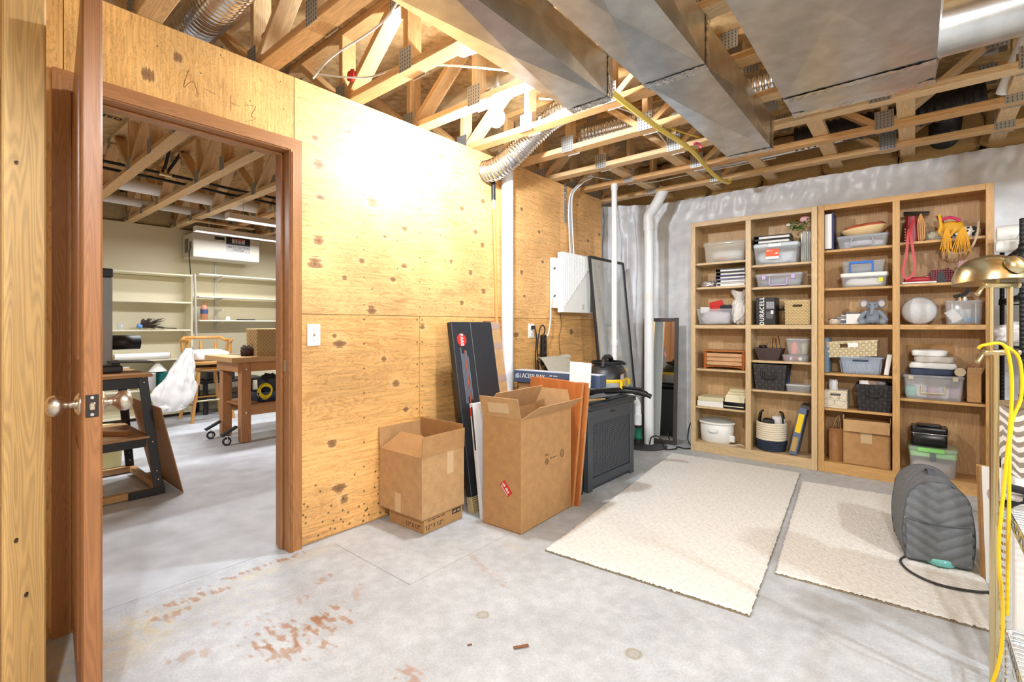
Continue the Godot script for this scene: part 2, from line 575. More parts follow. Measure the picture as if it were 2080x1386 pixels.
func setting() -> void:
	# floor: two slabs that meet in the doorway
	var fl := structure("floor", "smooth grey concrete slab with rust stains")
	var w := 1120; var h := 1580
	var na := noise(31, 0.008, 5).get_image(w, h); na.convert(Image.FORMAT_L8)
	var nb := noise(32, 0.1, 4).get_image(w, h); nb.convert(Image.FORMAT_L8)
	var ne := noise(33, 0.14, 4).get_image(w / 3, h); ne.resize(w, h, Image.INTERPOLATE_CUBIC); ne.convert(Image.FORMAT_L8)
	var a := na.get_data(); var b := nb.get_data(); var e := ne.get_data()
	var d := PackedByteArray(); d.resize(w * h * 3)
	for k in w * h:
		var t: float = 207.0 + (a[k] - 128) * 0.1 + (b[k] - 128) * 0.04
		d[k * 3] = int(t - 5.0); d[k * 3 + 1] = int(t); d[k * 3 + 2] = int(t + 4.0)
	# stains: x, z, half length, half width, angle, colour, strength, how ragged
	var rust := Color8(172, 116, 80); var pale := Color8(212, 192, 146)
	var pink := Color8(184, 134, 106)
	var stains := [[0.2, -0.62, 0.5, 0.13, 1.9, pale, 1.0, 0.3], [0.26, -0.42, 0.34, 0.16, 1.0, pale, 1.0, 0.3], [0.1, -1.05, 0.3, 0.07, 1.57, pale, 1.0, 0.3], [0.35, -0.2, 0.3, 0.15, 0.8, pale, 0.6, 0.7],
		[0.1, -0.7, 0.12, 0.03, 1.75, rust, 1.0, 1.0], [0.045, -0.94, 0.15, 0.022, 1.6, rust, 1.0, 1.0], [0.055, -1.15, 0.07, 0.02, 1.6, rust, 0.9, 1.0], [0.16, -0.62, 0.07, 0.04, 1.2, rust, 0.8, 1.0],
		[0.66, -0.9, 0.16, 0.075, 2.0, rust, 1.0, 1.0], [0.63, -1.0, 0.1, 0.03, 1.3, rust, 1.0, 1.0], [0.75, -0.82, 0.12, 0.05, 2.3, rust, 0.85, 1.0],
		[0.38, -1.15, 0.07, 0.02, 1.2, pink, 0.8, 1.0], [0.46, -1.0, 0.06, 0.025, 1.0, pink, 0.7, 1.0], [0.5, -0.58, 0.1, 0.03, 2.0, pink, 0.6, 1.0], [1.2, -1.0, 0.09, 0.045, 0.5, pink, 0.9, 1.0], [0.62, -1.16, 0.08, 0.02, 0.7, pink, 0.5, 1.0],
		[0.86, -1.95, 0.14, 0.05, 0.2, pale, 0.5, 0.8], [0.85, -1.7, 0.2, 0.025, 0.3, pink, 0.4, 1.0], [0.45, -0.8, 0.12, 0.03, 2.2, pink, 0.5, 1.0]]
	for s in stains:
		var ca := cos(s[4]); var sa := sin(s[4])
		for y in range(int((s[1] - s[2] * 1.4 + 5.3) * 200), int((s[1] + s[2] * 1.4 + 5.3) * 200)):
			for x in range(maxi(0, int((s[0] - s[2] * 1.4 + 0.07) * 200)), int((s[0] + s[2] * 1.4 + 0.07) * 200)):
				var px: float = x / 200.0 - 0.07 - s[0]; var pz: float = y / 200.0 - 5.3 - s[1]
				var q := Vector2((px * ca + pz * sa) / s[2], (-px * sa + pz * ca) / s[3]).length()
				if q > 1.35: continue
				var k := y * w + x
				var m: float
				if s[7] > 0.9:
					m = clampf(((e[k] - 128) / 62.0 + (b[k] - 128) / 110.0 + 0.7 - q) * 1.3, 0.0, 1.0) * s[6] * 0.6
				else:
					m = clampf((1.2 - q) * (0.55 + (b[k] - 128) / 190.0 + (a[k] - 128) / 160.0), 0.0, 1.0) * s[6] * 0.55
				if m <= 0.0: continue
				var c: Color = s[5]
				d[k * 3] = int(lerpf(d[k * 3], c.r8, m)); d[k * 3 + 1] = int(lerpf(d[k * 3 + 1], c.g8, m)); d[k * 3 + 2] = int(lerpf(d[k * 3 + 2], c.b8, m))
	# old patch lines and two round anchor marks
	for seg in [[0.72, -1.36, 0.72, -2.3], [0.1, -1.36, 0.72, -1.36]]:
		for k in 400:
			var q := Vector2(lerpf(seg[0], seg[2], k / 400.0), lerpf(seg[1], seg[3], k / 400.0))
			var i := int((q.y + 5.3) * 200) * w + int((q.x + 0.07) * 200)
			for c in 3: d[i * 3 + c] = int(d[i * 3 + c] * 0.93)
	for rg in [[1.694, -1.584, 0.03], [1.127, -1.406, 0.026]]:
		for y in range(-8, 9):
			for x in range(-8, 9):
				var q := Vector2(x, y).length() / 200.0 / float(rg[2])
				if q > 1.0: continue
				var i := (int((rg[1] + 5.3) * 200) + y) * w + int((rg[0] + 0.07) * 200) + x
				var m := 0.75 if q > 0.65 else 0.4
				d[i * 3] = int(lerpf(d[i * 3], 170, m)); d[i * 3 + 1] = int(lerpf(d[i * 3 + 1], 162, m)); d[i * 3 + 2] = int(lerpf(d[i * 3 + 2], 140, m))
	var fm := StandardMaterial3D.new()
	fm.albedo_texture = to_tex(w, h, d, Image.FORMAT_RGB8)
	fm.roughness = 0.5
	fm.detail_enabled = true
	fm.detail_albedo = speck_tex
	fm.detail_blend_mode = BaseMaterial3D.BLEND_MODE_MUL
	fm.detail_uv_layer = BaseMaterial3D.DETAIL_UV_2
	fm.uv2_triplanar = true
	fm.uv2_scale = Vector3.ONE * 1.7
	part(fl, "slab", grid(st(), 2, 2, func(u, v): return V(-0.07 + 5.6 * u, 0, 2.6 - 7.9 * v), 0.1, Vector2.ONE), fm)
	part(fl, "slab", bx(5.4, 0.1, 7.9, 0.0, V(-2.774, -0.05, -1.35)), mat(206, 211, 216, 0.5, 0.0, soft_tex, Vector3.ONE * 0.7))
	# plywood wall
	var wl := structure("wall_left", "partition clad in knotty fir plywood sheets")
	var core := mat(206, 160, 104, 0.8)
	for r in [[2.6, -0.17, 0.0, 2.44], [-0.17, -0.325, 0.0, 2.44], [-0.325, -1.18, 2.07, 2.44], [-1.18, -4.35, 0.0, 2.44]]:
		part(wl, "framing", bx(0.12, r[3] - r[2], r[0] - r[1], 0.0, V(-0.073, (r[2] + r[3]) / 2, (r[0] + r[1]) / 2)), core)
	var kn := []
	for k in [[2.159, -1.302, 7], [2.021, -1.325, 11], [1.85, -1.33, 7], [1.611, -1.322, 11], [1.488, -1.302, 15], [1.888, -1.655, 13], [1.53, -1.586, 7], [1.691, -1.744, 5], [1.761, -1.891, 7], [1.527, -1.887, 8], [1.434, -1.802, 7], [2.079, -1.665, 8], [1.422, -1.476, 6], [1.98, -2.387, 8], [2.074, -2.604, 8], [1.837, -2.526, 8], [1.75, -2.599, 8], [1.536, -2.475, 8], [1.598, -2.284, 7], [1.408, -2.61, 9], [1.316, -2.387, 8], [2.105, -3.064, 7], [1.585, -3.064, 8], [1.244, -1.652, 11], [2.25, -1.5, 5], [2.2, -1.9, 6], [2.3, -2.2, 6], [2.15, -2.1, 5], [1.95, -3.3, 7], [1.7, -3.35, 7], [1.4, -3.1, 7], [2.3, -2.9, 7]]:
		kn.append([int((-1.191 - k[1]) * 475), int((2.438 - k[0]) * 475), k[2]])
	var nl := []
	for zc in [-1.6, -2.01, -2.235, -2.5, -2.735, -3.216]:
		for j in 8: nl.append([int((-1.191 - zc) * 475), 20 + j * 76])
	for k in 40: nl.append([rng.randi_range(20, 1100), rng.randi_range(10, 560)])
	var up := ply_picture(1152, 580, 41, Color8(232, 182, 120), kn, nl)
	kn = []
	for k in [[1.058, -1.446, 9], [1.1, -1.416, 5], [0.238, -1.446, 10], [0.799, -1.827, 8], [1.078, -2.989, 9], [0.955, -1.737, 5], [0.169, -1.476, 8], [0.5, -1.4, 7], [0.62, -1.9, 6], [0.4, -2.6, 8], [0.9, -3.3, 8], [1.1, -3.8, 8], [1.15, -2.3, 6], [1.15, -2.03, 6]]:
		kn.append([int((-1.191 - k[1]) * 360), int((1.217 - k[0]) * 360), k[2]])
	nl = []
	for zc in [-1.6, -1.99, -2.03, -2.5, -3.0, -3.5]:
		for j in 9: nl.append([int((-1.191 - zc) * 360), 8 + j * 52])
	for k in 60: nl.append([rng.randi_range(5, 290), rng.randi_range(330, 435)])
	var lo := ply_picture(1152, 440, 57, Color8(228, 176, 110), kn, nl)
	var hd := ply_picture(512, 512, 77, Color8(232, 182, 112), [[141, 130, 13], [70, 196, 9], [330, 300, 8]], [[40, 30], [60, 150], [90, 250], [20, 300], [110, 480], [30, 470], [120, 380]])
	var sheets := [[-1.191, -3.615, 1.2205, 2.438, up, Rect2(0, 0, 1, 1), false], [-3.619, -4.36, 1.2205, 2.438, up, Rect2(0.3, 0, 0.3, 1), false],
		[-1.191, -2.006, 0.012, 1.217, lo, Rect2(0, 0, 0.255, 1), false], [-2.01, -4.36, 0.012, 1.217, lo, Rect2(0.256, 0, 0.735, 1), false],
		[-0.362, -1.187, 2.1, 2.438, hd, Rect2(0, 0, 0.4, 1), true], [-0.313, -0.359, 2.1, 2.438, hd, Rect2(0.45, 0.3, 0.4, 0.06), true], [-0.17, -0.31, 0.0, 2.438, hd, Rect2(0, 0.65, 1, 0.1), true], [2.6, -0.166, 0.0, 2.438, lo, Rect2(0, 0, 1, 1), false]]
	for k in sheets.size():
		var q: Array = sheets[k]
		var m := StandardMaterial3D.new()
		m.albedo_texture = q[4]
		m.roughness = 0.48
		m.cull_mode = BaseMaterial3D.CULL_DISABLED
		var r: Rect2 = q[5]
		var s := st()
		s.set_smooth_group(-1)
		var cs := [V(0, q[2], q[0]), V(0, q[2], q[1]), V(0, q[3], q[1]), V(0, q[3], q[0])]
		var uv := [Vector2(0, 1), Vector2(1, 1), Vector2(1, 0), Vector2(0, 0)]
		for i in [0, 3, 2, 0, 2, 1]:
			var t: Vector2 = uv[i]
			if q[6]: t = Vector2(t.y, t.x)
			s.set_uv(r.position + t * r.size)
			s.add_vertex(cs[i])
		var c0 := V(-0.0125, (q[2] + q[3]) / 2, (q[0] + q[1]) / 2)
		for f in [[0, 1], [1, 2], [2, 3], [3, 0]]:
			s.set_uv(Vector2(0.5, 0.5))
			facing(s, cs[f[0]], cs[f[1]], cs[f[1]] - V(0.0125, 0, 0), cs[f[0]] - V(0.0125, 0, 0), (cs[f[0]] + cs[f[1]]) / 2 - c0)
		part(wl, "plywood_sheet", s, m)
	# pencilled figures on the plywood
	for mk in [[[[2.055, -1.97], [2.06, -2.02], [2.02, -2.03], [2.02, -1.98], [2.06, -2.02], [1.95, -2.03]], 0], [[[2.06, -2.08], [1.99, -2.09], [1.99, -2.15]], 0], [[[2.05, -2.14], [1.92, -2.15]], 0], [[[2.05, -2.28], [2.05, -2.22], [2.0, -2.22], [2.0, -2.28], [1.94, -2.27], [1.94, -2.21]], 0],
			[[[2.285, -0.72], [2.2, -0.7], [2.24, -0.735], [2.19, -0.755]], 0], [[[2.225, -0.78], [2.215, -0.83]], 0], [[[2.235, -0.89], [2.16, -0.89]], 0], [[[2.2, -0.89], [2.195, -0.93]], 0], [[[2.21, -0.95], [2.22, -1.0], [2.17, -0.98], [2.16, -1.0], [2.13, -0.95]], 0]]:
		var pts := []
		for p in mk[0]: pts.append(V(0.0006, p[0], p[1]))
		part(wl, "pencil_mark", tube(st(), curve(pts, 3), 0.0009, 4), mat(150, 116, 78, 0.8))
	# plastic sheeting over the insulated foundation wall
	var wb := structure("wall_back", "foundation wall wrapped in milky white plastic sheeting")
	part(wb, "concrete", bx(10.7, 2.9, 0.2, 0.0, V(0.1, 1.45, -5.2)), mat(176, 176, 172, 0.8))
	var pn := noise(61, 0.9, 3)
	var ps := st()
	grid(ps, 260, 60, func(u, v):
		var x: float = lerpf(0.0, 5.5, u)
		var y: float = 2.43 * v
		var c: Vector2
		if x < 0.35: c = Vector2(-0.03 - 0.12 * sin(x / 0.35 * PI), -4.365 - x * 0.85)
		else: c = Vector2(-0.03 + (x - 0.35) * 1.02, -4.67 - 0.19 * smoothstep(0.35, 0.75, x))
		var fold: float = exp(-pow((x - 0.3) / 0.4, 2)) * (0.028 * sin(x * 42.0 + y * 0.7 + 2.0 * pn.get_noise_2d(x * 2.0, y)) + 0.02 * sin(x * 83.0 - y * 1.3))
		var soft: float = 0.02 * pn.get_noise_2d(x * 1.3, y * 1.1) + 0.011 * sin(x * 12.9 + pn.get_noise_2d(y, x) * 2.0)
		var rim: float = smoothstep(2.18, 2.34, y) * (0.012 * sin(x * 60.0 + pn.get_noise_2d(x * 3.0, y * 8.0) * 6.0) + 0.012 * sin(y * 60.0 + x * 3.0))
		return V(c.x - fold * 0.5, y, c.y + fold + soft + rim))
	part(wb, "plastic_sheet", ps, mat(246, 248, 252, 0.34, 0.0, soft_tex, V(0.9, 0.9, 0.9)))
	for k in 11:
		var x0 := -0.1 + k * 0.488
		part(wb, "insulation_batt", lump(st(), V(x0 + 0.244, 2.64, -4.98), V(0.25, 0.22, 0.09), 0.35, 0.12, k + 3, 14), mat(188, 152, 98, 0.95, 0.0, speck_tex, Vector3.ONE * 3.0, 1.0))
	part(wb, "sill_plate", bx(5.5, 0.038, 0.14, 0.002, V(2.7, 2.42, -5.0)), M.fir2)
	# the rest of the shell
	var wr := structure("wall_right", "concrete wall beyond the wire racks")
	part(wr, "concrete", bx(0.2, 2.9, 7.9, 0.0, V(5.4, 1.45, -1.35)), mat(206, 206, 202, 0.8))
	var wf := structure("wall_front", "wall behind the camera")
	part(wf, "panel", bx(10.9, 2.9, 0.2, 0.0, V(0.1, 1.45, 2.6)), mat(214, 196, 164, 0.8))
	var wk := structure("wall_workshop", "cream painted workshop wall")
	part(wk, "painted_concrete", bx(0.3, 2.44, 7.9, 0.0, V(-5.2, 1.22, -1.35)), mat(222, 214, 182, 0.65))
	part(wk, "rim_board", bx(0.1, 0.44, 7.9, 0.0, V(-5.3, 2.66, -1.35)), M.osb)
	for k in 9:
		part(wk, "insulation_batt", lump(st(), V(-5.16, 2.64, -4.3 + k * 0.488 + 0.05), V(0.08, 0.2, 0.24), 0.35, 0.12, k + 30, 12), mat(196, 178, 138, 0.95, 0.0, speck_tex, Vector3.ONE * 3.0, 1.0))
	# end of a stud partition beside the door
	var wn := structure("wall_near", "bare stud end of a partition beside the door")
	part(wn, "stud", box(st(), Vector3.ZERO, V(2.36, 0.038, 0.089), 0.004), wood(238, 190, 118), V(0.501, 1.218, -0.1645), V(0, 0, PI / 2))
	part(wn, "stud", box(st(), Vector3.ZERO, V(2.36, 0.038, 0.089), 0.004), wood(206, 158, 100), V(0.03, 1.218, -0.1645), V(0, 0, PI / 2))
	for y in [0.019, 2.417]: part(wn, "plate", bx(0.52, 0.038, 0.089, 0.003), M.fir2, V(0.26, y, -0.1645))
	for q in [[0.5, 1.62, -0.15], [0.5, 0.56, -0.15], [0.5, 0.4, -0.17]]:
		part(wn, "nail", tube(st(), [V(0.515, q[1], q[2]), V(0.528, q[1] - 0.006, q[2] + 0.004)], 0.004, 6), mat(92, 84, 76, 0.4, 0.8))

func doorway() -> void:
	# jamb, stop and mitred casing on both faces of the wall
	var tr := structure("trim_1", "stained wood jamb and casing of the workshop doorway")
	var z0 := -0.343; var z1 := -1.158; var top := 2.05
	part(tr, "jamb", bx(0.15, top, 0.02, 0.002, V(-0.064, top / 2, z0 + 0.01)), M.trim)
	part(tr, "jamb", bx(0.15, top, 0.02, 0.002, V(-0.064, top / 2, z1 - 0.01)), M.trim)
	part(tr, "head_jamb", bx(0.15, 0.02, z0 - z1 + 0.04, 0.002, V(-0.064, top + 0.01, (z0 + z1) / 2)), M.trimx)
	part(tr, "stop", bx(0.035, top, 0.012, 0.003, V(-0.07, top / 2, z0 - 0.006)), M.trim)
	part(tr, "stop", bx(0.035, top, 0.012, 0.003, V(-0.07, top / 2, z1 + 0.006)), M.trim)
	part(tr, "head_stop", bx(0.035, 0.012, z0 - z1, 0.003, V(-0.07, top - 0.006, (z0 + z1) / 2)), M.trimx)
	for face in [0.0, -0.14]:
		for e in [[z0 + 0.006, 1.0], [z1 - 0.006, -1.0]]:
			var a: float = e[0]; var o: float = a + e[1] * 0.058
			part(tr, "casing", prism(st(), [Vector2(a, 0.0), Vector2(o, 0.0), Vector2(o, top + 0.064), Vector2(a, top + 0.006)], 0.017, V(face + 0.0085, 0, 0), Basis(V(0, 0, 1), V(0, 1, 0), V(-1, 0, 0))), M.trim)
			if face == 0.0: part(tr, "casing_bead", bx(0.006, top - 0.01, 0.012, 0.002, V(0.02, top / 2, a + e[1] * 0.012)), M.trim)
		part(tr, "head_casing", prism(st(), [Vector2(z0 + 0.006, top + 0.006), Vector2(z0 + 0.064, top + 0.064), Vector2(z1 - 0.064, top + 0.064), Vector2(z1 - 0.006, top + 0.006)], 0.017, V(face + 0.0085, 0, 0), Basis(V(0, 0, 1), V(0, 1, 0), V(-1, 0, 0))), M.trimx)
	part(tr, "strike_plate", bx(0.03, 0.06, 0.003, 0.001, V(-0.03, 0.95, z1 + 0.0015)), M.nickel)
	# open door leaf
	var dr := structure("door_1", "brown wooden door standing open with nickel knobs", V(0.006, 0.012, -0.336))
	dr.rotation.y = deg_to_rad(-6.6)
	part(dr, "leaf", bx(0.808, 2.03, 0.042, 0.003, V(0.404, 1.015, -0.021)), M.doorw)
	part(dr, "edge_band", bx(0.004, 2.03, 0.034, 0.001, V(0.8095, 1.015, -0.021)), wood(178, 118, 70, 1, 0.35))
	for f in [0.001, -0.043]:
		for y in [[0.2, 0.8], [1.05, 1.85]]:
			part(dr, "panel_moulding", bx(0.5, y[1] - y[0], 0.006, 0.003, V(0.4, (y[0] + y[1]) / 2, f)), M.doorw)
	for y in [0.2, 1.0, 1.8]:
		var hg := part(dr, "hinge", tube(st(), [V(0.0, y - 0.05, 0.012), V(0.0, y + 0.05, 0.012)], 0.009, 10), M.bronze)
		part(hg, "hinge_leaf", bx(0.003, 0.1, 0.036, 0.0005, V(-0.001, y, -0.016)), M.bronze)
		part(hg, "hinge_pin", tube(st(), [V(0.0, y + 0.05, 0.012), V(0.0, y + 0.058, 0.012)], 0.005, 8), M.chrome)
	for sg_ in [1.0, -1.0]:
		var k := part(dr, "knob", lathe(st(), [Vector2(0.0, 0.068), Vector2(0.012, 0.068), Vector2(0.024, 0.062), Vector2(0.0285, 0.05), Vector2(0.026, 0.038), Vector2(0.014, 0.028), Vector2(0.011, 0.02), Vector2(0.013, 0.008), Vector2(0.0, 0.006)], 22), M.nickel, V(0.748, 0.937, 0.0 if sg_ > 0 else -0.042), V(PI / 2 * sg_, 0, 0))
		part(k, "rose", lathe(st(), [Vector2(0.0, 0.014), Vector2(0.018, 0.012), Vector2(0.03, 0.004), Vector2(0.032, 0.0), Vector2(0.0, 0.0)], 22), M.nickel)
	var lp := part(dr, "latch_plate", bx(0.003, 0.058, 0.026, 0.001, V(0.8125, 0.937, -0.021)), mat(70, 62, 58, 0.35, 0.8))
	part(lp, "latch_bolt", bx(0.01, 0.02, 0.012, 0.003, V(0.818, 0.937, -0.021)), M.nickel)
	for y in [0.915, 0.959]: part(lp, "screw", tube(st(), [V(0.813, y, -0.021), V(0.815, y, -0.021)], 0.004, 8), M.chrome)

func lumber(len_: float, w := 0.089, t := 0.038) -> ArrayMesh:
	var key := "lumber%.3f %.3f %.3f" % [len_, w, t]
	if not meshes.has(key): meshes[key] = done(bx(len_, t, w, 0.003))
	return meshes[key]

func overhead() -> void:
	var ce := structure("ceiling", "open web floor trusses under strand board")
	for k in 8:
		part(ce, "strand_board", bx(10.7, 0.02, 1.0, 0.0, V(0.1, 2.885, -4.75 + k)), M.osb)
	part(ce, "upper_floor", bx(10.9, 0.1, 8.1, 0.0, V(0.1, 2.95, -1.35)), M.osb)
	# the pressed nail plate, with its punched slots
	var pl := bx(0.1, 0.115, 0.0015, 0.0)
	var slots := st()
	for i in 5:
		for j in 6: box(slots, V(-0.038 + i * 0.019, -0.046 + j * 0.0185, 0.0011), V(0.005, 0.011, 0.001), 0.0)
	var plate: ArrayMesh = done(pl)
	var slot_mesh: ArrayMesh = done(slots)
	var woods := [M.fir, M.fir2, M.fir3]
	for k in 15:
		var z := -4.48 + k * 0.4877
		var seen := z < -0.4
		var tr := part(ce, "floor_truss", lumber(10.5), woods[k % 3], V(0.1, 2.459, z))
		part(tr, "top_chord", lumber(10.5), woods[(k + 1) % 3], V(0, 0.396, 0))
		var x := -4.9
		var n := 0
		while x < 3.6:
			if not seen: break
			var bot := 0.019; var tp := 0.377
			var webs := [[x, bot, x, tp], [x - 0.05, bot, x - 0.5, tp], [x + 0.05, bot, x + 0.5, tp]]
			if n % 2 == 0: webs.append([x + 0.6, bot, x + 0.6, tp])
			for w in webs:
				var a := Vector2(w[0], w[1]); var b := Vector2(w[2], w[3])
				var l := snappedf((b - a).length(), 0.01)
				part(tr, "web", lumber(l), woods[(n + k + int(w[0] * 7)) % 3], V((a.x + b.x) / 2 - 0.1, (a.y + b.y) / 2, 0), V(0, 0, (b - a).angle()))
			for q in [[x, 0.035], [x + 0.52, 0.37], [x + 0.6, 0.03]]:
				if q[0] == x + 0.6 and n % 2 == 1: continue
				for f in [0.0455, -0.0455]:
					var p := part(tr, "nail_plate", plate, M.plate, V(q[0] - 0.1, q[1], f), V(0, 0 if f > 0 else PI, 0))
					part(p, "slots", slot_mesh, M.hole).set_meta("kind", "stuff")
			x += 1.2
			n += 1
	# flat ladder boards laid over the last trusses
	for x in [0.49, 0.975, 1.46, 1.95, 2.41, 2.9, 3.4]:
		part(ce, "ladder_board", lumber(1.35, 0.089, 0.038), M.fir3, V(x, 2.498, -4.25), V(0, PI / 2, 0))
	# red and white flagged tags stapled to the webs
	var q := 0
	for p in [V(0.02, 2.56, -1.04), V(0.03, 2.56, -1.5)]:
		one("flag_tag", ["crumpled red and white tag on a truss above the door header", "crumpled red and white tag on the truss over the plywood corner"][q], "tag", lump(st(), Vector3.ZERO, V(0.03, 0.03, 0.012), 0.8, 0.35, 4 + q, 10), mat(214, 60, 52, 0.6), p)
		q += 1
	one("ribbon", "pink ribbon tied to a bottom chord beside the yellow gas line", "ribbon", tube(st(), curve([V(1.25, 2.45, -3.46), V(1.29, 2.43, -3.43), V(1.31, 2.4, -3.44)], 5), 0.009, 6), mat(236, 96, 120, 0.5))

# spiral-ribbed flexible duct
func flex(pts: Array, r: float, pitch := 0.022) -> SurfaceTool:
	var c := curve(pts, 24)
	var out := []; var rad := []
	var along := 0.0
	for k in c.size():
		if k > 0: along += (c[k] - c[k - 1]).length()
		out.append(c[k])
		rad.append(r * (1.0 + 0.05 * sin(along / pitch * TAU)))
	# resample finely enough for the ribs
	var fine := []; var fr := []
	along = 0.0
	for k in c.size() - 1:
		var l: float = (c[k + 1] - c[k]).length()
		var n: int = maxi(1, int(l / (pitch / 6.0)))
		for j in n:
			var t := float(j) / n
			fine.append(c[k].lerp(c[k + 1], t))
			fr.append(r * (1.0 + 0.055 * sin((along + l * t) / pitch * TAU)) + 0.0015 * rng.randf())
		along += l
	return tube(st(), fine, fr, 26)

# rectangular duct section with cross-broken panels, along z from za to zb
func duct_section(p: Node, x0: float, x1: float, y0: float, y1: float, za: float, zb: float) -> void:
	var s := st()
	s.set_smooth_group(-1)
	var c := [V(x0, y0, 0), V(x1, y0, 0), V(x1, y1, 0), V(x0, y1, 0)]
	for k in 4:
		var a: Vector3 = c[k] + V(0, 0, za); var b: Vector3 = c[(k + 1) % 4] + V(0, 0, za)
		var e: Vector3 = c[(k + 1) % 4] + V(0, 0, zb); var f: Vector3 = c[k] + V(0, 0, zb)
		var out: Vector3 = [V(0, -1, 0), V(1, 0, 0), V(0, 1, 0), V(-1, 0, 0)][k]
		var m := (a + b + e + f) / 4.0 + out * (0.012 + 0.012 * (x1 - x0))
		for q in [[a, b], [b, e], [e, f], [f, a]]:
			if (q[1] - q[0]).cross(m - q[0]).dot(out) < 0.0: tri(s, q[0], q[1], m)
			else: tri(s, q[0], m, q[1])
	part(p, "duct_section", s, M.galv)

func foil_band(p: Node, x0: float, x1: float, y0: float, y1: float, z: float, w := 0.06) -> void:
	var s := st()
	var pts := [Vector2(x0, y0), Vector2(x1, y0), Vector2(x1, y1), Vector2(x0, y1)]
	var nz := noise(int(z * 100) + 500, 9.0, 3)
	for k in 4:
		var a: Vector2 = pts[k]; var b: Vector2 = pts[(k + 1) % 4]
		var n := (b - a).normalized().rotated(-PI / 2)
		grid(s, 40, 8, func(u, v):
			var q := a.lerp(b, u)
			var h: float = 0.003 + 0.007 * absf(nz.get_noise_3d(q.x * 3.0, q.y * 3.0, v * 0.6))
			return V(q.x + n.x * h, q.y + n.y * h, z + (v - 0.5) * w + 0.006 * nz.get_noise_2d(q.x * 4.0 + q.y, 3.0)))
	part(p, "foil_tape", s, M.foil)

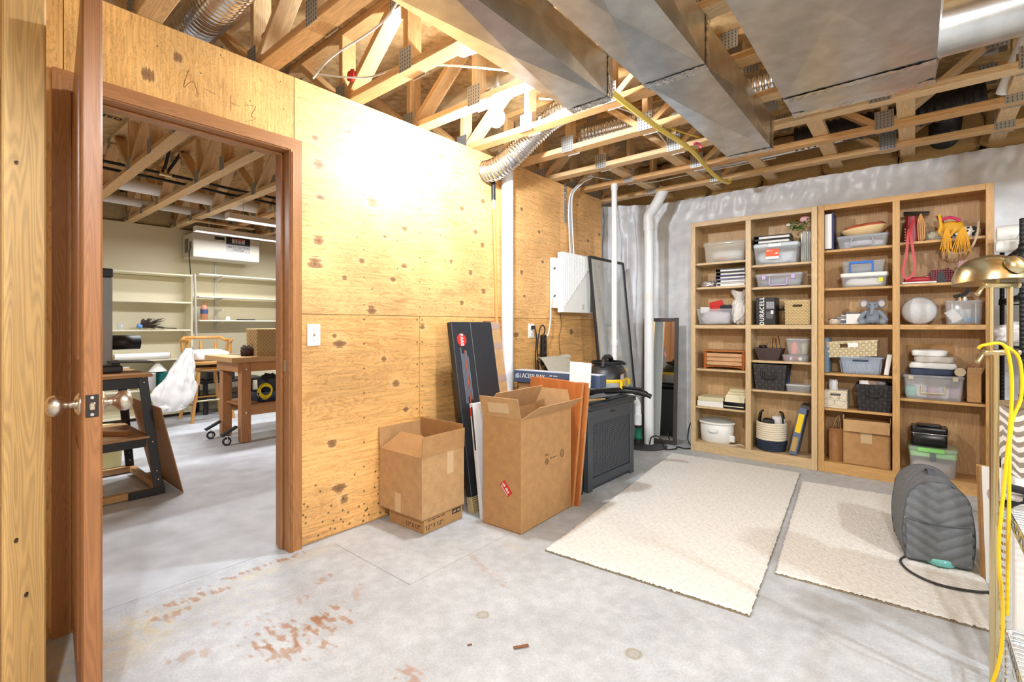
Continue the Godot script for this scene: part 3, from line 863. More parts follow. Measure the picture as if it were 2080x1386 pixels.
func ducts_and_pipes() -> void:
	var t := thing("sheet_metal_duct", "narrow galvanized duct ending nearest the glowing bulb", "duct")
	duct_section(t, 1.121, 1.341, 2.24, 2.438, -0.85, 0.4); duct_section(t, 1.121, 1.341, 2.24, 2.438, -2.075, -0.85); duct_section(t, 1.121, 1.341, 2.24, 2.438, 0.4, 2.4)
	part(t, "end_cap", bx(0.218, 0.196, 0.002, 0.0, V(1.231, 2.339, -2.075)), M.galv2)
	foil_band(t, 1.121, 1.341, 2.24, 2.438, -2.06, 0.05); foil_band(t, 1.121, 1.341, 2.24, 2.438, -0.85, 0.06)
	t = thing("sheet_metal_duct", "long galvanized duct stepping down at a foil seam, beside the yellow gas line", "duct")
	duct_section(t, 1.521, 1.792, 2.236, 2.438, -0.9, 0.4); duct_section(t, 1.521, 1.792, 2.236, 2.438, -2.06, -0.9); duct_section(t, 1.528, 1.783, 2.24, 2.438, -3.29, -2.06); duct_section(t, 1.521, 1.792, 2.236, 2.438, 0.4, 2.4)
	part(t, "end_cap", bx(0.253, 0.196, 0.002, 0.0, V(1.655, 2.339, -3.29)), M.galv2)
	foil_band(t, 1.521, 1.792, 2.236, 2.438, -2.06, 0.05); foil_band(t, 1.528, 1.783, 2.24, 2.438, -3.275, 0.05)
	for x in [1.5, 1.8]: part(t, "strap", bx(0.02, 0.21, 0.0015, 0.0, V(x, 2.34, -1.2)), M.galv2)
	t = thing("sheet_metal_duct", "widest galvanized trunk duct with crossed creases and crumpled foil end", "duct")
	duct_section(t, 1.972, 2.522, 2.238, 2.438, -1.3, 0.3); duct_section(t, 1.972, 2.522, 2.238, 2.438, -2.6, -1.3); duct_section(t, 1.972, 2.522, 2.238, 2.438, -2.85, -2.6); duct_section(t, 1.972, 2.522, 2.238, 2.438, 0.3, 2.4)
	part(t, "end_cap", bx(0.548, 0.196, 0.002, 0.0, V(2.247, 2.338, -2.85)), M.galv2)
	foil_band(t, 1.972, 2.522, 2.238, 2.438, -2.62, 0.05); foil_band(t, 1.972, 2.522, 2.238, 2.438, -2.83, 0.06); foil_band(t, 1.972, 2.522, 2.238, 2.438, -1.3, 0.06)
	# round branch out of the trunk duct
	t = thing("round_duct", "shiny round branch duct leaving the widest trunk duct", "duct", V(2.523, 2.345, -2.6))
	var pr := []
	for k in [[0.0, 0.1], [0.36, 0.1], [0.365, 0.104], [0.38, 0.106], [0.395, 0.104], [0.4, 0.1], [0.95, 0.1], [0.96, 0.104], [0.98, 0.104], [0.99, 0.1], [1.9, 0.1]]: pr.append(Vector2(k[1], k[0]))
	part(t, "pipe", lathe(st(), pr, 32, Vector3.ZERO, Basis(V(0, 1, 0), V(1, 0, 0), V(0, 0, -1))), M.galv)
	for x in [0.45, 0.55]: part(t, "foil_tape", lathe(st(), [Vector2(0.1, -0.03), Vector2(0.1035, -0.03), Vector2(0.1035, 0.03), Vector2(0.1, 0.03)], 24, V(x, 0, 0), Basis(V(0, 1, 0), V(1, 0, 0), V(0, 0, -1))), M.foil)
	t = thing("round_duct", "round galvanized pipe behind the glowing bulb", "duct", V(-0.06, 2.6, -2.2))
	part(t, "pipe", tube(st(), [V(0, 0, 0), V(0.6, 0, 0), V(1.2, 0, 0)], 0.076, 28), M.galv)
	part(t, "collar", lathe(st(), [Vector2(0.076, -0.02), Vector2(0.081, -0.012), Vector2(0.081, 0.012), Vector2(0.076, 0.02)], 28, V(0.62, 0, 0), Basis(V(0, 1, 0), V(1, 0, 0), V(0, 0, -1))), M.galv2)
	var crinkle := mat(214, 216, 218, 0.22, 1.0)
	one("flexible_duct", "silver flexible duct elbow pushed through the plywood beside the white pipe", "duct", flex([V(0.0, 2.3, -2.63), V(0.1, 2.31, -2.645), V(0.22, 2.38, -2.68), V(0.36, 2.52, -2.75), V(0.55, 2.62, -2.77), V(0.9, 2.63, -2.77)], 0.078), crinkle)
	one("flexible_duct", "silver flexible duct in the bay over the yellow gas line", "duct", flex([V(0.5, 2.63, -3.24), V(0.9, 2.62, -3.24), V(1.35, 2.63, -3.24), V(1.9, 2.63, -3.24)], 0.085, 0.03), crinkle)
	one("flexible_duct", "silver flexible duct in the bay over the door header", "duct", flex([V(-0.9, 2.64, -0.82), V(-0.3, 2.62, -0.82), V(0.4, 2.63, -0.82), V(1.1, 2.64, -0.82)], 0.088, 0.03), crinkle)
	one("flexible_duct", "short silver flexible duct beside the narrow galvanized duct", "duct", flex([V(0.6, 2.66, -1.79), V(0.85, 2.63, -1.79), V(1.1, 2.58, -1.79)], 0.07, 0.03), crinkle)
	var bf := mat(26, 27, 30, 0.35)
	one("flexible_duct", "black wrapped flexible duct lying over the trusses above the bookcases", "duct", flex([V(1.75, 2.58, -4.22), V(2.1, 2.58, -4.24), V(2.45, 2.58, -4.24), V(2.8, 2.62, -4.24)], 0.085, 0.04), bf)
	one("flexible_duct", "black corrugated duct turning down to the foundation rim", "duct", flex([V(2.62, 2.76, -4.36), V(2.62, 2.7, -4.45), V(2.62, 2.6, -4.68), V(2.62, 2.56, -4.86)], 0.085, 0.02), bf)
	# gas line, conduits and drain runs
	t = thing("gas_line", "yellow flexible gas line dropping below the trusses", "pipe")
	part(t, "hose", tube(st(), curve([V(1.19, 2.43, -1.9), V(1.19, 2.425, -2.4), V(1.195, 2.42, -2.9), V(1.22, 2.42, -3.45), V(1.18, 2.41, -4.0), V(1.2, 2.385, -4.25), V(1.215, 2.4, -4.42), V(1.22, 2.47, -4.46)], 6), 0.016, 12), mat(226, 200, 96, 0.45))
	part(t, "bracket", bx(0.02, 0.006, 0.05, 0.001, V(1.2, 2.437, -3.016)), M.plate)
	one("drain_pipe", "white drain pipe slanting through the trusses over the wire racks", "pipe", tube(st(), [V(2.84, 2.5, -3.95), V(2.9, 2.68, -3.76), V(2.95, 2.84, -3.6)], 0.03, 14), M.pvc)
	one("conduit", "grey steel conduit run over the last two trusses", "pipe", tube(st(), [V(1.0, 2.5, -4.24), V(1.6, 2.5, -4.24), V(2.05, 2.505, -4.22)], 0.014, 10), M.galv)
	for k in [[[V(0.0, 2.5, -1.3), V(0.14, 2.52, -1.52), V(0.5, 2.5, -1.6), V(0.9, 2.49, -2.02), V(1.05, 2.5, -2.3)], "white cable draped over the trusses beside the narrow duct"], [[V(0.02, 2.46, -1.28), V(0.1, 2.58, -1.35), V(0.45, 2.66, -1.42), V(0.62, 2.84, -1.46)], "white cable rising from the plywood top to the strand board"], [[V(0.75, 2.5, -2.29), V(1.0, 2.5, -2.6), V(1.1, 2.5, -3.0), V(1.0, 2.49, -3.8)], "white cable running from the glowing bulb to the ladder boards"], [[V(1.05, 2.5, -2.55), V(1.12, 2.5, -2.9), V(1.22, 2.49, -3.3), V(1.4, 2.5, -3.8)], "yellow cable strung over the trusses beside the gas line"], [[V(0.2, 2.5, -3.75), V(0.5, 2.48, -4.2), V(0.9, 2.5, -4.3), V(1.6, 2.5, -4.32)], "grey cable strung above the thin white pipe"]]:
		one("cable", k[1], "cable", tube(st(), curve(k[0], 6), 0.005, 6), mat(230, 200, 70, 0.5) if "yellow" in k[1] else mat(222, 220, 212, 0.5))
	# white plastic risers
	t = thing("vent_pipe", "thick white plastic pipe standing against the plywood under the silver duct", "pipe", V(0.062, 0, -2.81))
	part(t, "pipe", tube(st(), [V(0, 0, 0), V(0, 2.4, 0)], 0.0455, 24), M.pvc)
	t = thing("discharge_pipe", "thin white plastic pipe rising to the trusses in the corner", "pipe")
	part(t, "pipe", tube(st(), [V(0.36, 0.78, -3.956), V(0.36, 2.44, -3.956)], 0.0255, 16), M.pvc)
	for y in [2.39, 0.98]: part(t, "coupling", tube(st(), [V(0.36, y, -3.956), V(0.36, y + 0.05, -3.956)], 0.03, 16), M.pvc)
	part(t, "elbow", tube(st(), curve([V(0.36, 0.78, -3.956), V(0.362, 0.72, -3.97), V(0.38, 0.52, -4.22), V(0.398, 0.42, -4.34), V(0.4, 0.36, -4.36), V(0.4, 0.28, -4.36)], 4), 0.029, 16), M.pvc)
	part(t, "sleeve", tube(st(), [V(0.4, 0.2, -4.36), V(0.4, 0.3, -4.36)], 0.034, 16), M.pvc)
	part(t, "hose_clamp", tube(st(), [V(0.4, 0.17, -4.36), V(0.4, 0.2, -4.36)], 0.033, 16), M.black)
	part(t, "check_valve", lathe(st(), [Vector2(0.03, 0.06), Vector2(0.036, 0.065), Vector2(0.04, 0.085), Vector2(0.034, 0.1), Vector2(0.032, 0.165), Vector2(0.036, 0.17), Vector2(0.0, 0.172)], 18, V(0.4, 0, -4.36)), mat(24, 122, 88, 0.4))
	part(t, "rubber_boot", lathe(st(), [Vector2(0.06, 0.012), Vector2(0.05, 0.022), Vector2(0.032, 0.03), Vector2(0.032, 0.062), Vector2(0.0, 0.063)], 18, V(0.4, 0, -4.36)), M.black)
	t = thing("vent_pipe", "white plastic pipe with a slanted top elbow rising from the sump lid", "pipe", V(0.47, 0, -4.45))
	part(t, "pipe", tube(st(), [V(0, 0.012, 0), V(0, 2.14, 0)], 0.0445, 22), M.pvc)
	part(t, "coupling", tube(st(), [V(0, 2.08, 0), V(0, 2.17, 0)], 0.052, 22), M.pvc)
	part(t, "elbow", tube(st(), curve([V(0, 2.15, 0), V(0, 2.22, 0), V(0.03, 2.28, -0.02), V(0.08, 2.36, -0.03), V(0.14, 2.48, -0.04)], 4), 0.05, 20), M.pvc)
	part(t, "inspection_label", grid(st(), 8, 1, func(u, v): return V(sin(lerpf(-0.2, 1.2, u)) * 0.0452, lerpf(1.385, 1.47, v), cos(lerpf(-0.2, 1.2, u)) * 0.0452), 0.0, Vector2.ZERO), M.paper)
	t = thing("sump_lid", "round black sump pit lid on the concrete below the white pipes", "sump lid", V(0.44, 0, -4.4))
	part(t, "lid", lathe(st(), [Vector2(0.0, 0.012), Vector2(0.2, 0.012), Vector2(0.215, 0.008), Vector2(0.22, 0.0), Vector2(0.0, 0.0)], 32), mat(52, 54, 58, 0.6))
	one("electric_cable", "black pump cord snaking from the sump lid to the pale bookcase", "cord", tube(st(), curve([V(0.5, 0.02, -4.4), V(0.52, 0.09, -4.4), V(0.58, 0.1, -4.42), V(0.62, 0.02, -4.44), V(0.68, 0.008, -4.36), V(0.74, 0.008, -4.44), V(0.72, 0.008, -4.52), V(0.8, 0.008, -4.5), V(0.84, 0.008, -4.54)], 6), 0.006, 8), M.black)
	one("electric_cable", "black cord looping up the plastic sheeting beside the pale bookcase", "cord", tube(st(), curve([V(0.84, 0.008, -4.6), V(0.78, 0.06, -4.64), V(0.79, 0.2, -4.66), V(0.84, 0.28, -4.66)], 6), 0.006, 8), M.black)

func wall_fittings() -> void:
	# switch by the door
	var t := thing("light_switch", "white toggle light switch plate on the plywood beside the door casing", "switch", V(0.0, 1.108, -1.293))
	part(t, "cover_plate", bx(0.006, 0.115, 0.072, 0.003, V(0.003, 0, 0)), M.white)
	part(t, "toggle", box(st(), V(0.012, 0.002, 0.0), V(0.02, 0.012, 0.009), 0.002, Basis(V(0, 0, 1), 0.5)), mat(196, 180, 150, 0.4))
	for y in [-0.03, 0.03]: part(t, "screw", tube(st(), [V(0.005, y, 0), V(0.0075, y, 0)], 0.003, 8), M.chrome)
	t = thing("wall_outlet", "white duplex outlet on the plywood with a black plug", "outlet", V(0.0, 1.115, -3.185))
	part(t, "cover_plate", bx(0.006, 0.118, 0.074, 0.003, V(0.003, 0, 0)), M.white)
	for y in [-0.028, 0.028]:
		var r := part(t, "socket", bx(0.004, 0.034, 0.032, 0.004, V(0.007, y, 0)), M.white)
		for z in [-0.007, 0.007]: part(r, "slot", bx(0.001, 0.01, 0.003, 0.0, V(0.0093, y, z)), M.hole)
	t = thing("power_strip", "black power strip hanging on the plywood with a charger", "power strip", V(0.012, 0, 0))
	part(t, "body", bx(0.035, 0.26, 0.06, 0.012, V(0.012, 0.95, -3.33)), M.blackg)
	for y in [0.87, 0.93, 0.99, 1.04]: part(t, "socket", bx(0.003, 0.026, 0.03, 0.001, V(0.031, y, -3.33)), mat(50, 50, 54, 0.5))
	part(t, "charger", bx(0.05, 0.09, 0.07, 0.006, V(0.055, 0.815, -3.345)), M.black)
	part(t, "charger_label", bx(0.001, 0.03, 0.03, 0.0, V(0.0805, 0.835, -3.35)), mat(196, 198, 204, 0.6))
	part(t, "plug", bx(0.035, 0.03, 0.026, 0.005, V(0.012, 1.143, -3.185)), M.black)
	part(t, "cord", tube(st(), curve([V(0.03, 1.13, -3.19), V(0.035, 1.05, -3.2), V(0.025, 0.9, -3.2), V(0.025, 0.72, -3.215), V(0.03, 0.7, -3.24), V(0.025, 0.95, -3.225), V(0.03, 1.12, -3.25), V(0.03, 1.16, -3.29), V(0.03, 1.13, -3.325), V(0.015, 1.08, -3.33)], 7), 0.0055, 8), M.black)
	# white controller box
	t = thing("controller_box", "white ribbed communications box mounted on the plywood", "box", V(0, 0, 0))
	part(t, "back_plate", bx(0.05, 0.44, 0.5, 0.004, V(0.028, 1.53, -3.7)), M.white)
	part(t, "cover", prism(st(), [Vector2(-3.5, 1.275), Vector2(-3.5, 1.8), Vector2(-4.02, 1.8), Vector2(-4.02, 1.275)], 0.06, V(0.083, 0, 0), Basis(V(0, 0, 1), V(0, 1, 0), V(-1, 0, 0))), M.white)
	for k in 18:
		var z := -3.525 - k * 0.027
		part(t, "rib", bx(0.008, 1.79 - (1.33 + (0.2 if k > 0 else 0.0) * 0.0 + k * 0.024), 0.009, 0.002, V(0.116, (1.79 + 1.33 + k * 0.024) / 2, z)), M.white)
	part(t, "side_window", bx(0.003, 0.3, 0.045, 0.001, V(0.114, 1.43, -3.97)), mat(96, 98, 104, 0.3))
	part(t, "paper_label", bx(0.001, 0.07, 0.07, 0.0, V(0.1135, 1.325, -3.82)), M.paper)
	for k in 3: part(t, "label_print", bx(0.0008, 0.004, 0.03, 0.0, V(0.1142, 1.345 - k * 0.016, -3.82)), M.ink)
	for y in [1.41, 1.65]: part(t, "cable_port", tube(st(), curve([V(0.05, y, -3.448), V(0.06, y + 0.008, -3.446), V(0.06, y + 0.008, -3.448)], 2), 0.008, 6), M.grey)
	one("cable", "white cable hanging from the white box to the power strip", "cable", tube(st(), curve([V(0.04, 1.41, -3.45), V(0.045, 1.36, -3.41), V(0.045, 1.2, -3.4), V(0.04, 1.09, -3.38), V(0.035, 1.06, -3.345)], 6), 0.006, 8), M.pvc)
	for k in 3:
		one("cable", ["white cable in the tied bundle above the white box", "grey cable in the tied bundle above the white box", "pale cable nearest the wall in the bundle above the white box"][k], "cable", tube(st(), curve([V(0.04 + k * 0.013, 1.805, -3.72 - k * 0.01), V(0.03 + k * 0.013, 2.0, -3.72 - k * 0.008), V(0.03 + k * 0.013, 2.2, -3.71 - k * 0.006), V(0.03 + k * 0.013, 2.36, -3.74), V(0.07 + k * 0.014, 2.46, -3.82), V(0.2, 2.5 + k * 0.013, -3.83)], 6), 0.006, 8), [M.pvc, mat(150, 158, 172, 0.5), M.white][k])
	t = thing("steel_bracket", "perforated steel angle fixed high on the plywood behind the cables", "bracket")
	part(t, "angle", bx(0.004, 0.35, 0.04, 0.001, V(0.003, 2.27, -3.69)), M.plate)
	for y in [2.42, 2.37, 2.31]: part(t, "bolt", lathe(st(), [Vector2(0.012, 0.0), Vector2(0.012, 0.006), Vector2(0.0, 0.008)], 8, V(0.005, y, -3.69), Basis(V(0, 0, 1), -PI / 2)), M.chrome)
	t = thing("wooden_pole", "wooden pole with a black threaded end standing against the plywood", "pole", V(0.03, 0, -2.69))
	part(t, "handle", tube(st(), [V(0.09, 0.006, 0.02), V(0, 2.03, 0)], 0.0125, 12), wood(222, 170, 96, 1))
	part(t, "ferrule", tube(st(), [V(0, 2.03, 0), V(-0.002, 2.1, 0)], 0.0135, 12), M.plate)
	part(t, "tip", tube(st(), [V(-0.002, 2.1, 0), V(-0.004, 2.24, 0)], 0.016, 12), M.black)
	# thin black wire and nails
	one("wire", "thin black wire hanging below the white box", "wire", tube(st(), curve([V(0.012, 1.27, -3.6), V(0.01, 1.15, -3.62), V(0.02, 1.05, -3.57), V(0.012, 0.9, -3.6)], 5), 0.0025, 5), M.black)

# rounded rectangle ring
func rr(w: float, d: float, r: float, y: float, n := 3) -> Array:
	var out := []
	for c in [[1, -1, -PI / 2], [1, 1, 0.0], [-1, 1, PI / 2], [-1, -1, PI]]:
		for k in n + 1:
			var a: float = c[2] + PI / 2 * k / n
			out.append(V(c[0] * (w / 2 - r) + cos(a) * r, y, c[1] * (d / 2 - r) + sin(a) * r))
	out.reverse()
	return out

func tub(w0: float, d0: float, w1: float, d1: float, h: float, r := 0.02, s: SurfaceTool = null) -> SurfaceTool:
	if s == null: s = st()
	loft(s, [rr(w0 * 0.97, d0 * 0.97, r, 0.0), rr(w0, d0, r, 0.006), rr(w1, d1, r, h)], true, false)
	s.set_smooth_group(-1)
	var b := rr(w0 * 0.97, d0 * 0.97, r, 0.0)
	for i in b.size(): tri(s, Vector3.ZERO, b[i], b[(i + 1) % b.size()])
	return s

func slab(w: float, d: float, h: float, r := 0.02, y := 0.0) -> SurfaceTool:
	var s := st()
	var e: float = min(0.004, h * 0.3)
	return loft(s, [rr(w - 2 * e, d - 2 * e, r, y), rr(w, d, r, y + e), rr(w, d, r, y + h - e), rr(w - 2 * e, d - 2 * e, r, y + h)])

func flap(p: Node, hinge_a: Vector3, hinge_b: Vector3, out: Vector3, angle: float, h: float, m: Material, skew := 0.0) -> void:
	var d := (Vector3.UP * cos(angle) + out * sin(angle))
	var n := (hinge_b - hinge_a).cross(d).normalized() * 0.002
	var e := (hinge_b - hinge_a).normalized() * skew
	var s := st()
	s.set_smooth_group(-1)
	var c := [hinge_a, hinge_b, hinge_b + d * h - e, hinge_a + d * h + e]
	facing(s, c[0] + n, c[1] + n, c[2] + n, c[3] + n, n); facing(s, c[0] - n, c[1] - n, c[2] - n, c[3] - n, -n)
	for k in 4: facing(s, c[k] + n, c[(k + 1) % 4] + n, c[(k + 1) % 4] - n, c[k] - n, (c[k] + c[(k + 1) % 4]) / 2 - (c[0] + c[2]) / 2)
	part(p, "flap", s, m)

# open carton, base centre at the origin; fl = [+x, -x, +z, -z] as [angle out, height, skew]
func carton(p: Node, w: float, h: float, d: float, m: Material, inner: Material, fl: Array, y0 := 0.0) -> void:
	part(p, "bottom", bx(w, 0.006, d, 0.001, V(0, y0 + 0.003, 0)), m)
	part(p, "side", bx(0.005, h, d, 0.001, V(w / 2 - 0.0025, y0 + h / 2, 0)), m); part(p, "side", bx(0.005, h, d, 0.001, V(-w / 2 + 0.0025, y0 + h / 2, 0)), m)
	part(p, "side", bx(w - 0.01, h, 0.005, 0.001, V(0, y0 + h / 2, d / 2 - 0.0025)), m); part(p, "side", bx(w - 0.01, h, 0.005, 0.001, V(0, y0 + h / 2, -d / 2 + 0.0025)), m)
	var y := y0 + h
	var e := [[V(w / 2, y, d / 2), V(w / 2, y, -d / 2), V(1, 0, 0)], [V(-w / 2, y, -d / 2), V(-w / 2, y, d / 2), V(-1, 0, 0)], [V(-w / 2, y, d / 2), V(w / 2, y, d / 2), V(0, 0, 1)], [V(w / 2, y, -d / 2), V(-w / 2, y, -d / 2), V(0, 0, -1)]]
	for k in 4:
		if k < fl.size() and fl[k]: flap(p, e[k][0], e[k][1], e[k][2], fl[k][0], fl[k][1], inner, fl[k][2])

func corner_clutter() -> void:
	var fx := Basis(V(0, 1, 0), PI / 2)   # lettering that looks along +x
	# flat 12 x 12 carton with the open carton on it
	var t := thing("shipping_box", "flat brown 12 inch carton under the open cardboard box", "box", V(0.213, 0, -1.885), 0.03)
	part(t, "carton", bx(0.305, 0.085, 0.305, 0.002, V(0, 0.0425, 0)), M.card)
	words(t, "size_print", "12\" X 12\"", 0.024, M.ink, V(0.153, 0.03, 0.075), fx)
	words(t, "size_print", "12\" X 12\"", 0.022, M.ink, V(0.06, 0.03, 0.153))
	dashes(t, "address_print", 18, 0.13, 0.007, M.ink, V(0.153, 0.066, 0.06), fx)
	part(t, "brand_print", bx(0.001, 0.028, 0.07, 0.0, V(0.153, 0.06, -0.1)), M.ink)
	dashes(t, "brand_print", 7, 0.062, 0.018, M.card2, V(0.1536, 0.06, -0.1), fx)
	t = thing("cardboard_box", "open brown cardboard box with one tall flap standing on a flat carton", "box", V(0.2, 0.086, -1.866), 0.03)
	carton(t, 0.37, 0.345, 0.33, M.card2, M.card, [[0.04, 0.115, 0.0], [0.1, 0.12, 0.0], [-0.75, 0.13, 0.09], [-0.1, 0.14, 0.0]])
	part(t, "packing_tape", bx(0.001, 0.13, 0.05, 0.0, V(0.1856, 0.28, -0.05)), M.tape); part(t, "packing_tape", bx(0.05, 0.11, 0.001, 0.0, V(-0.02, 0.06, 0.1656)), M.tape)
	# tall carton
	t = thing("cardboard_box", "tall brown cardboard box with open flaps and a red and white sticker", "box", V(0.634, 0, -2.342), 0.035)
	carton(t, 0.28, 0.635, 0.535, M.card, M.card2, [[0.95, 0.13, 0.03], [-0.55, 0.15, 0.03], [0.25, 0.12, 0.0], [0.05, 0.11, 0.03]])
	part(t, "torn_label", bx(0.15, 0.06, 0.002, 0.001), M.tape, V(-0.01, 0.69, 0.285), V(0.25, 0, 0.03))
	var stk := part(t, "red_sticker", bx(0.085, 0.045, 0.001, 0.0), M.red, V(0.035, 0.235, 0.268), V(0, 0, -0.85))
	dashes(stk, "sticker_print", 9, 0.076, 0.02, M.white, V(0, 0, 0.0006)); part(stk, "white_line", bx(0.07, 0.003, 0.001, 0.0, V(0.002, -0.017, 0.0006)), M.white)
	for q in [[-0.03, 0.016], [-0.12, 0.022]]:
		var ring := st()
		for k in 2: tube(ring, arc(0.0, TAU, q[1] * (1.0 - k * 0.45), V(0.1405, 0.35 if q[1] < 0.02 else 0.365, 0.07 + q[0] * 1.9), 20), 0.0015, 4, false)
		part(t, "seal_print", ring, M.ink)
	dashes(t, "maker_print", 11, 0.08, 0.007, M.ink, V(0.1405, 0.36, -0.06), fx)
	for k in 2: part(t, "line_print", bx(0.001, 0.003, 0.035, 0.0, V(0.1405, 0.385 + k * 0.008, 0.012)), M.ink)
	one("product_box", "purple and white packet inside the tall open carton", "box", bx(0.05, 0.52, 0.4, 0.004), mat(150, 132, 200, 0.5), V(0.7, 0.33, -2.36), V(0, 0.035, 0))
	# long black carton leaning on the wall
	t = thing("black_carton", "tall black scuffed carton leaning on the plywood with red stickers", "box", V(0.37, 0, -2.32), 0.02)
	t.rotation.z = 0.165
	var scuff := mat(46, 50, 56, 0.4, 0.0, speck_tex, Vector3.ONE * 5.0)
	part(t, "carton", bx(0.045, 1.2, 0.39, 0.004, V(-0.0235, 0.6, 0)), scuff)
	part(t, "fold_line", bx(0.002, 1.19, 0.004, 0.0, V(-0.0015, 0.6, 0.02)), mat(120, 124, 130, 0.5))
	part(t, "torn_bottom", bx(0.048, 0.1, 0.394, 0.003, V(-0.0235, 0.051, 0)), mat(206, 184, 138, 0.8, 0.0, speck_tex, Vector3.ONE * 5.0))
	for k in 7: part(t, "corrugation", bx(0.002, 0.004, 0.39, 0.0, V(0.001, 0.015 + k * 0.013, 0)), mat(130, 110, 74, 0.9))
	for q in [[1.08, 0.12, "PARE"], [0.17, -0.14, "STOP"]]:
		var oct := []
		for k in 8: oct.append(Vector2.from_angle(TAU * (k + 0.5) / 8) * 0.044)
		var s := part(t, "stop_sticker", prism(st(), oct, 0.0015), M.red, V(0.0005, q[0], q[1]), V(0, PI / 2, 0))
		words(s, "sticker_print", q[2], 0.024, M.white, V(0, 0, 0.0012), Basis(V(0, 0, 1), -PI / 2), true)
	for k in 6: part(t, "scraped_print", bx(0.0012, 0.36 - 0.04 * (k % 3), 0.007, 0.0, V(0.0006, 0.85 - 0.02 * (k % 2), 0.14 - k * 0.012)), mat(196, 88, 60, 0.7) if k == 3 else mat(112, 122, 138, 0.7))
	part(t, "taped_flap", bx(0.035, 1.0, 0.09, 0.002, V(-0.024, 0.7, -0.242)), M.card2)
	for y in [1.17, 1.03, 0.8]: part(t, "packing_tape", bx(0.037, 0.045, 0.092, 0.0, V(-0.024, y, -0.242)), mat(176, 150, 138, 0.3))
	for k in 3:
		one("flooring_strip", ["dark wood trim strip leaning beside the black carton", "second wood trim strip leaning by the thick white pipe", "outermost wood trim strip touching the thick white pipe"][k], "wood strip", box(st(), V(0, 0.6, 0), V(0.012, 1.2, 0.03), 0.002), wood([128, 150, 178][k], [72, 92, 120][k], [46, 60, 84][k], 1), V(0.19 + 0.01 * k, 0.0, -2.585 - k * 0.03), V(0, 0, 0.13))
	t = thing("flat_pack_box", "narrow white flat-pack carton leaning behind the tall cardboard box", "box", V(0.485, 0, -2.17), 0.0)
	t.rotation.z = 0.13
	part(t, "carton", bx(0.03, 0.69, 0.15, 0.002, V(-0.016, 0.345, 0)), mat(222, 224, 226, 0.5))
	part(t, "picture_panel", bx(0.002, 0.17, 0.06, 0.0, V(0.0, 0.58, -0.04)), mat(34, 42, 54, 0.4))
	part(t, "spec_print", bx(0.012, 0.26, 0.0015, 0.0, V(-0.012, 0.54, 0.0755)), mat(60, 50, 48, 0.6))
	part(t, "brand_print", bx(0.008, 0.05, 0.0015, 0.0, V(-0.024, 0.64, 0.0755)), M.red)
	# cabinet panels leaning on the stored boxes
	for k in 2:
		t = thing("cabinet_panel", ["orange stained cabinet panel leaning behind the tall carton", "outer orange stained cabinet panel leaning beside the dark deck box"][k], "panel", V(0.555 + k * 0.03, 0, -2.632 - k * 0.026), -0.05)
		t.rotation.x = -0.1
		t.rotation.z = -0.03
		part(t, "board", bx(0.44, 0.79, 0.019, 0.002, V(0.0, 0.4, 0)), wood(206, 122, 62, 1, 0.35))
		part(t, "edge_band", bx(0.002, 0.79, 0.018, 0.0, V(0.221, 0.4, 0)), wood(222, 160, 104, 1, 0.4))
	t = thing("storage_box", "dark printed box under the long navy faucet carton", "box", V(0.45, 0, -2.815))
	part(t, "carton", bx(0.52, 0.74, 0.07, 0.003, V(0, 0.37, 0)), mat(52, 46, 44, 0.6))
	part(t, "kraft_wrap", lump(st(), V(-0.14, 0.7, 0.035), V(0.12, 0.045, 0.02), 0.4, 0.2, 9, 12), M.card2)
	t = thing("faucet_carton", "long navy and grey carton lying behind the cabinet panels", "box", V(0.53, 0.745, -2.805), 0.04)
	part(t, "carton", bx(0.7, 0.085, 0.1, 0.003, V(0, 0.0425, 0)), mat(72, 88, 116, 0.45))
	part(t, "pale_top", bx(0.69, 0.002, 0.09, 0.0, V(0, 0.086, 0)), mat(198, 206, 220, 0.45))
	words(t, "brand_print", "GLACIER BAY", 0.03, M.white, V(-0.2, 0.05, 0.0505))
	dashes(t, "line_print", 9, 0.075, 0.008, M.white, V(0.0, 0.062, 0.0505))
	dashes(t, "line_print", 9, 0.09, 0.01, M.white, V(0.0, 0.04, 0.0505))
	part(t, "emblem_print", bx(0.03, 0.03, 0.001, 0.0, V(-0.32, 0.045, 0.0505)), mat(150, 170, 200, 0.5))
	one("white_card", "blank white square card propped against the navy carton", "card", bx(0.16, 0.16, 0.012, 0.002), M.white, V(0.762, 0.835, -2.728), V(-0.06, 0, -0.02))
	one("felt_sheet", "curled grey-beige felt sheet leaning on the plywood", "sheet", grid(st(), 14, 12, func(u, v): return V(0.34 - 0.28 * v + 0.14 * pow(maxf(0.0, v - 0.75), 1.0) * 3.0 * u, 0.62 + 0.38 * v - 0.12 * pow(v, 6.0) + 0.05 * u * (1.0 - v), -3.12 - 0.36 * u - 0.06 * v), 0.006), mat(188, 182, 164, 0.9, 0.0, speck_tex, Vector3.ONE * 4.0))
	# deck box with a woven front
	t = thing("deck_box", "dark grey plastic deck box with a woven front panel", "storage box", V(0.45, 0, -3.22), -0.03)
	var dg := mat(70, 76, 82, 0.5)
	part(t, "body", bx(0.54, 0.55, 0.62, 0.006, V(0, 0.275, 0)), mat(58, 63, 70, 0.5))
	for z in [-0.3, 0.3]:
		for x in [-0.26, 0.27]: part(t, "corner_post", bx(0.05, 0.57, 0.055, 0.008, V(x, 0.285, z)), dg)
	part(t, "top_rail", bx(0.03, 0.1, 0.56, 0.004, V(0.275, 0.52, 0)), dg); part(t, "bottom_rail", bx(0.03, 0.06, 0.56, 0.004, V(0.275, 0.06, 0)), dg)
	var wv := st()
	for k in 30: box(wv, V(0.277, 0.1 + k * 0.0125, 0), V(0.008, 0.008, 0.54), 0.002)
	part(t, "woven_panel", wv, mat(108, 112, 118, 0.5))
	var ups := st()
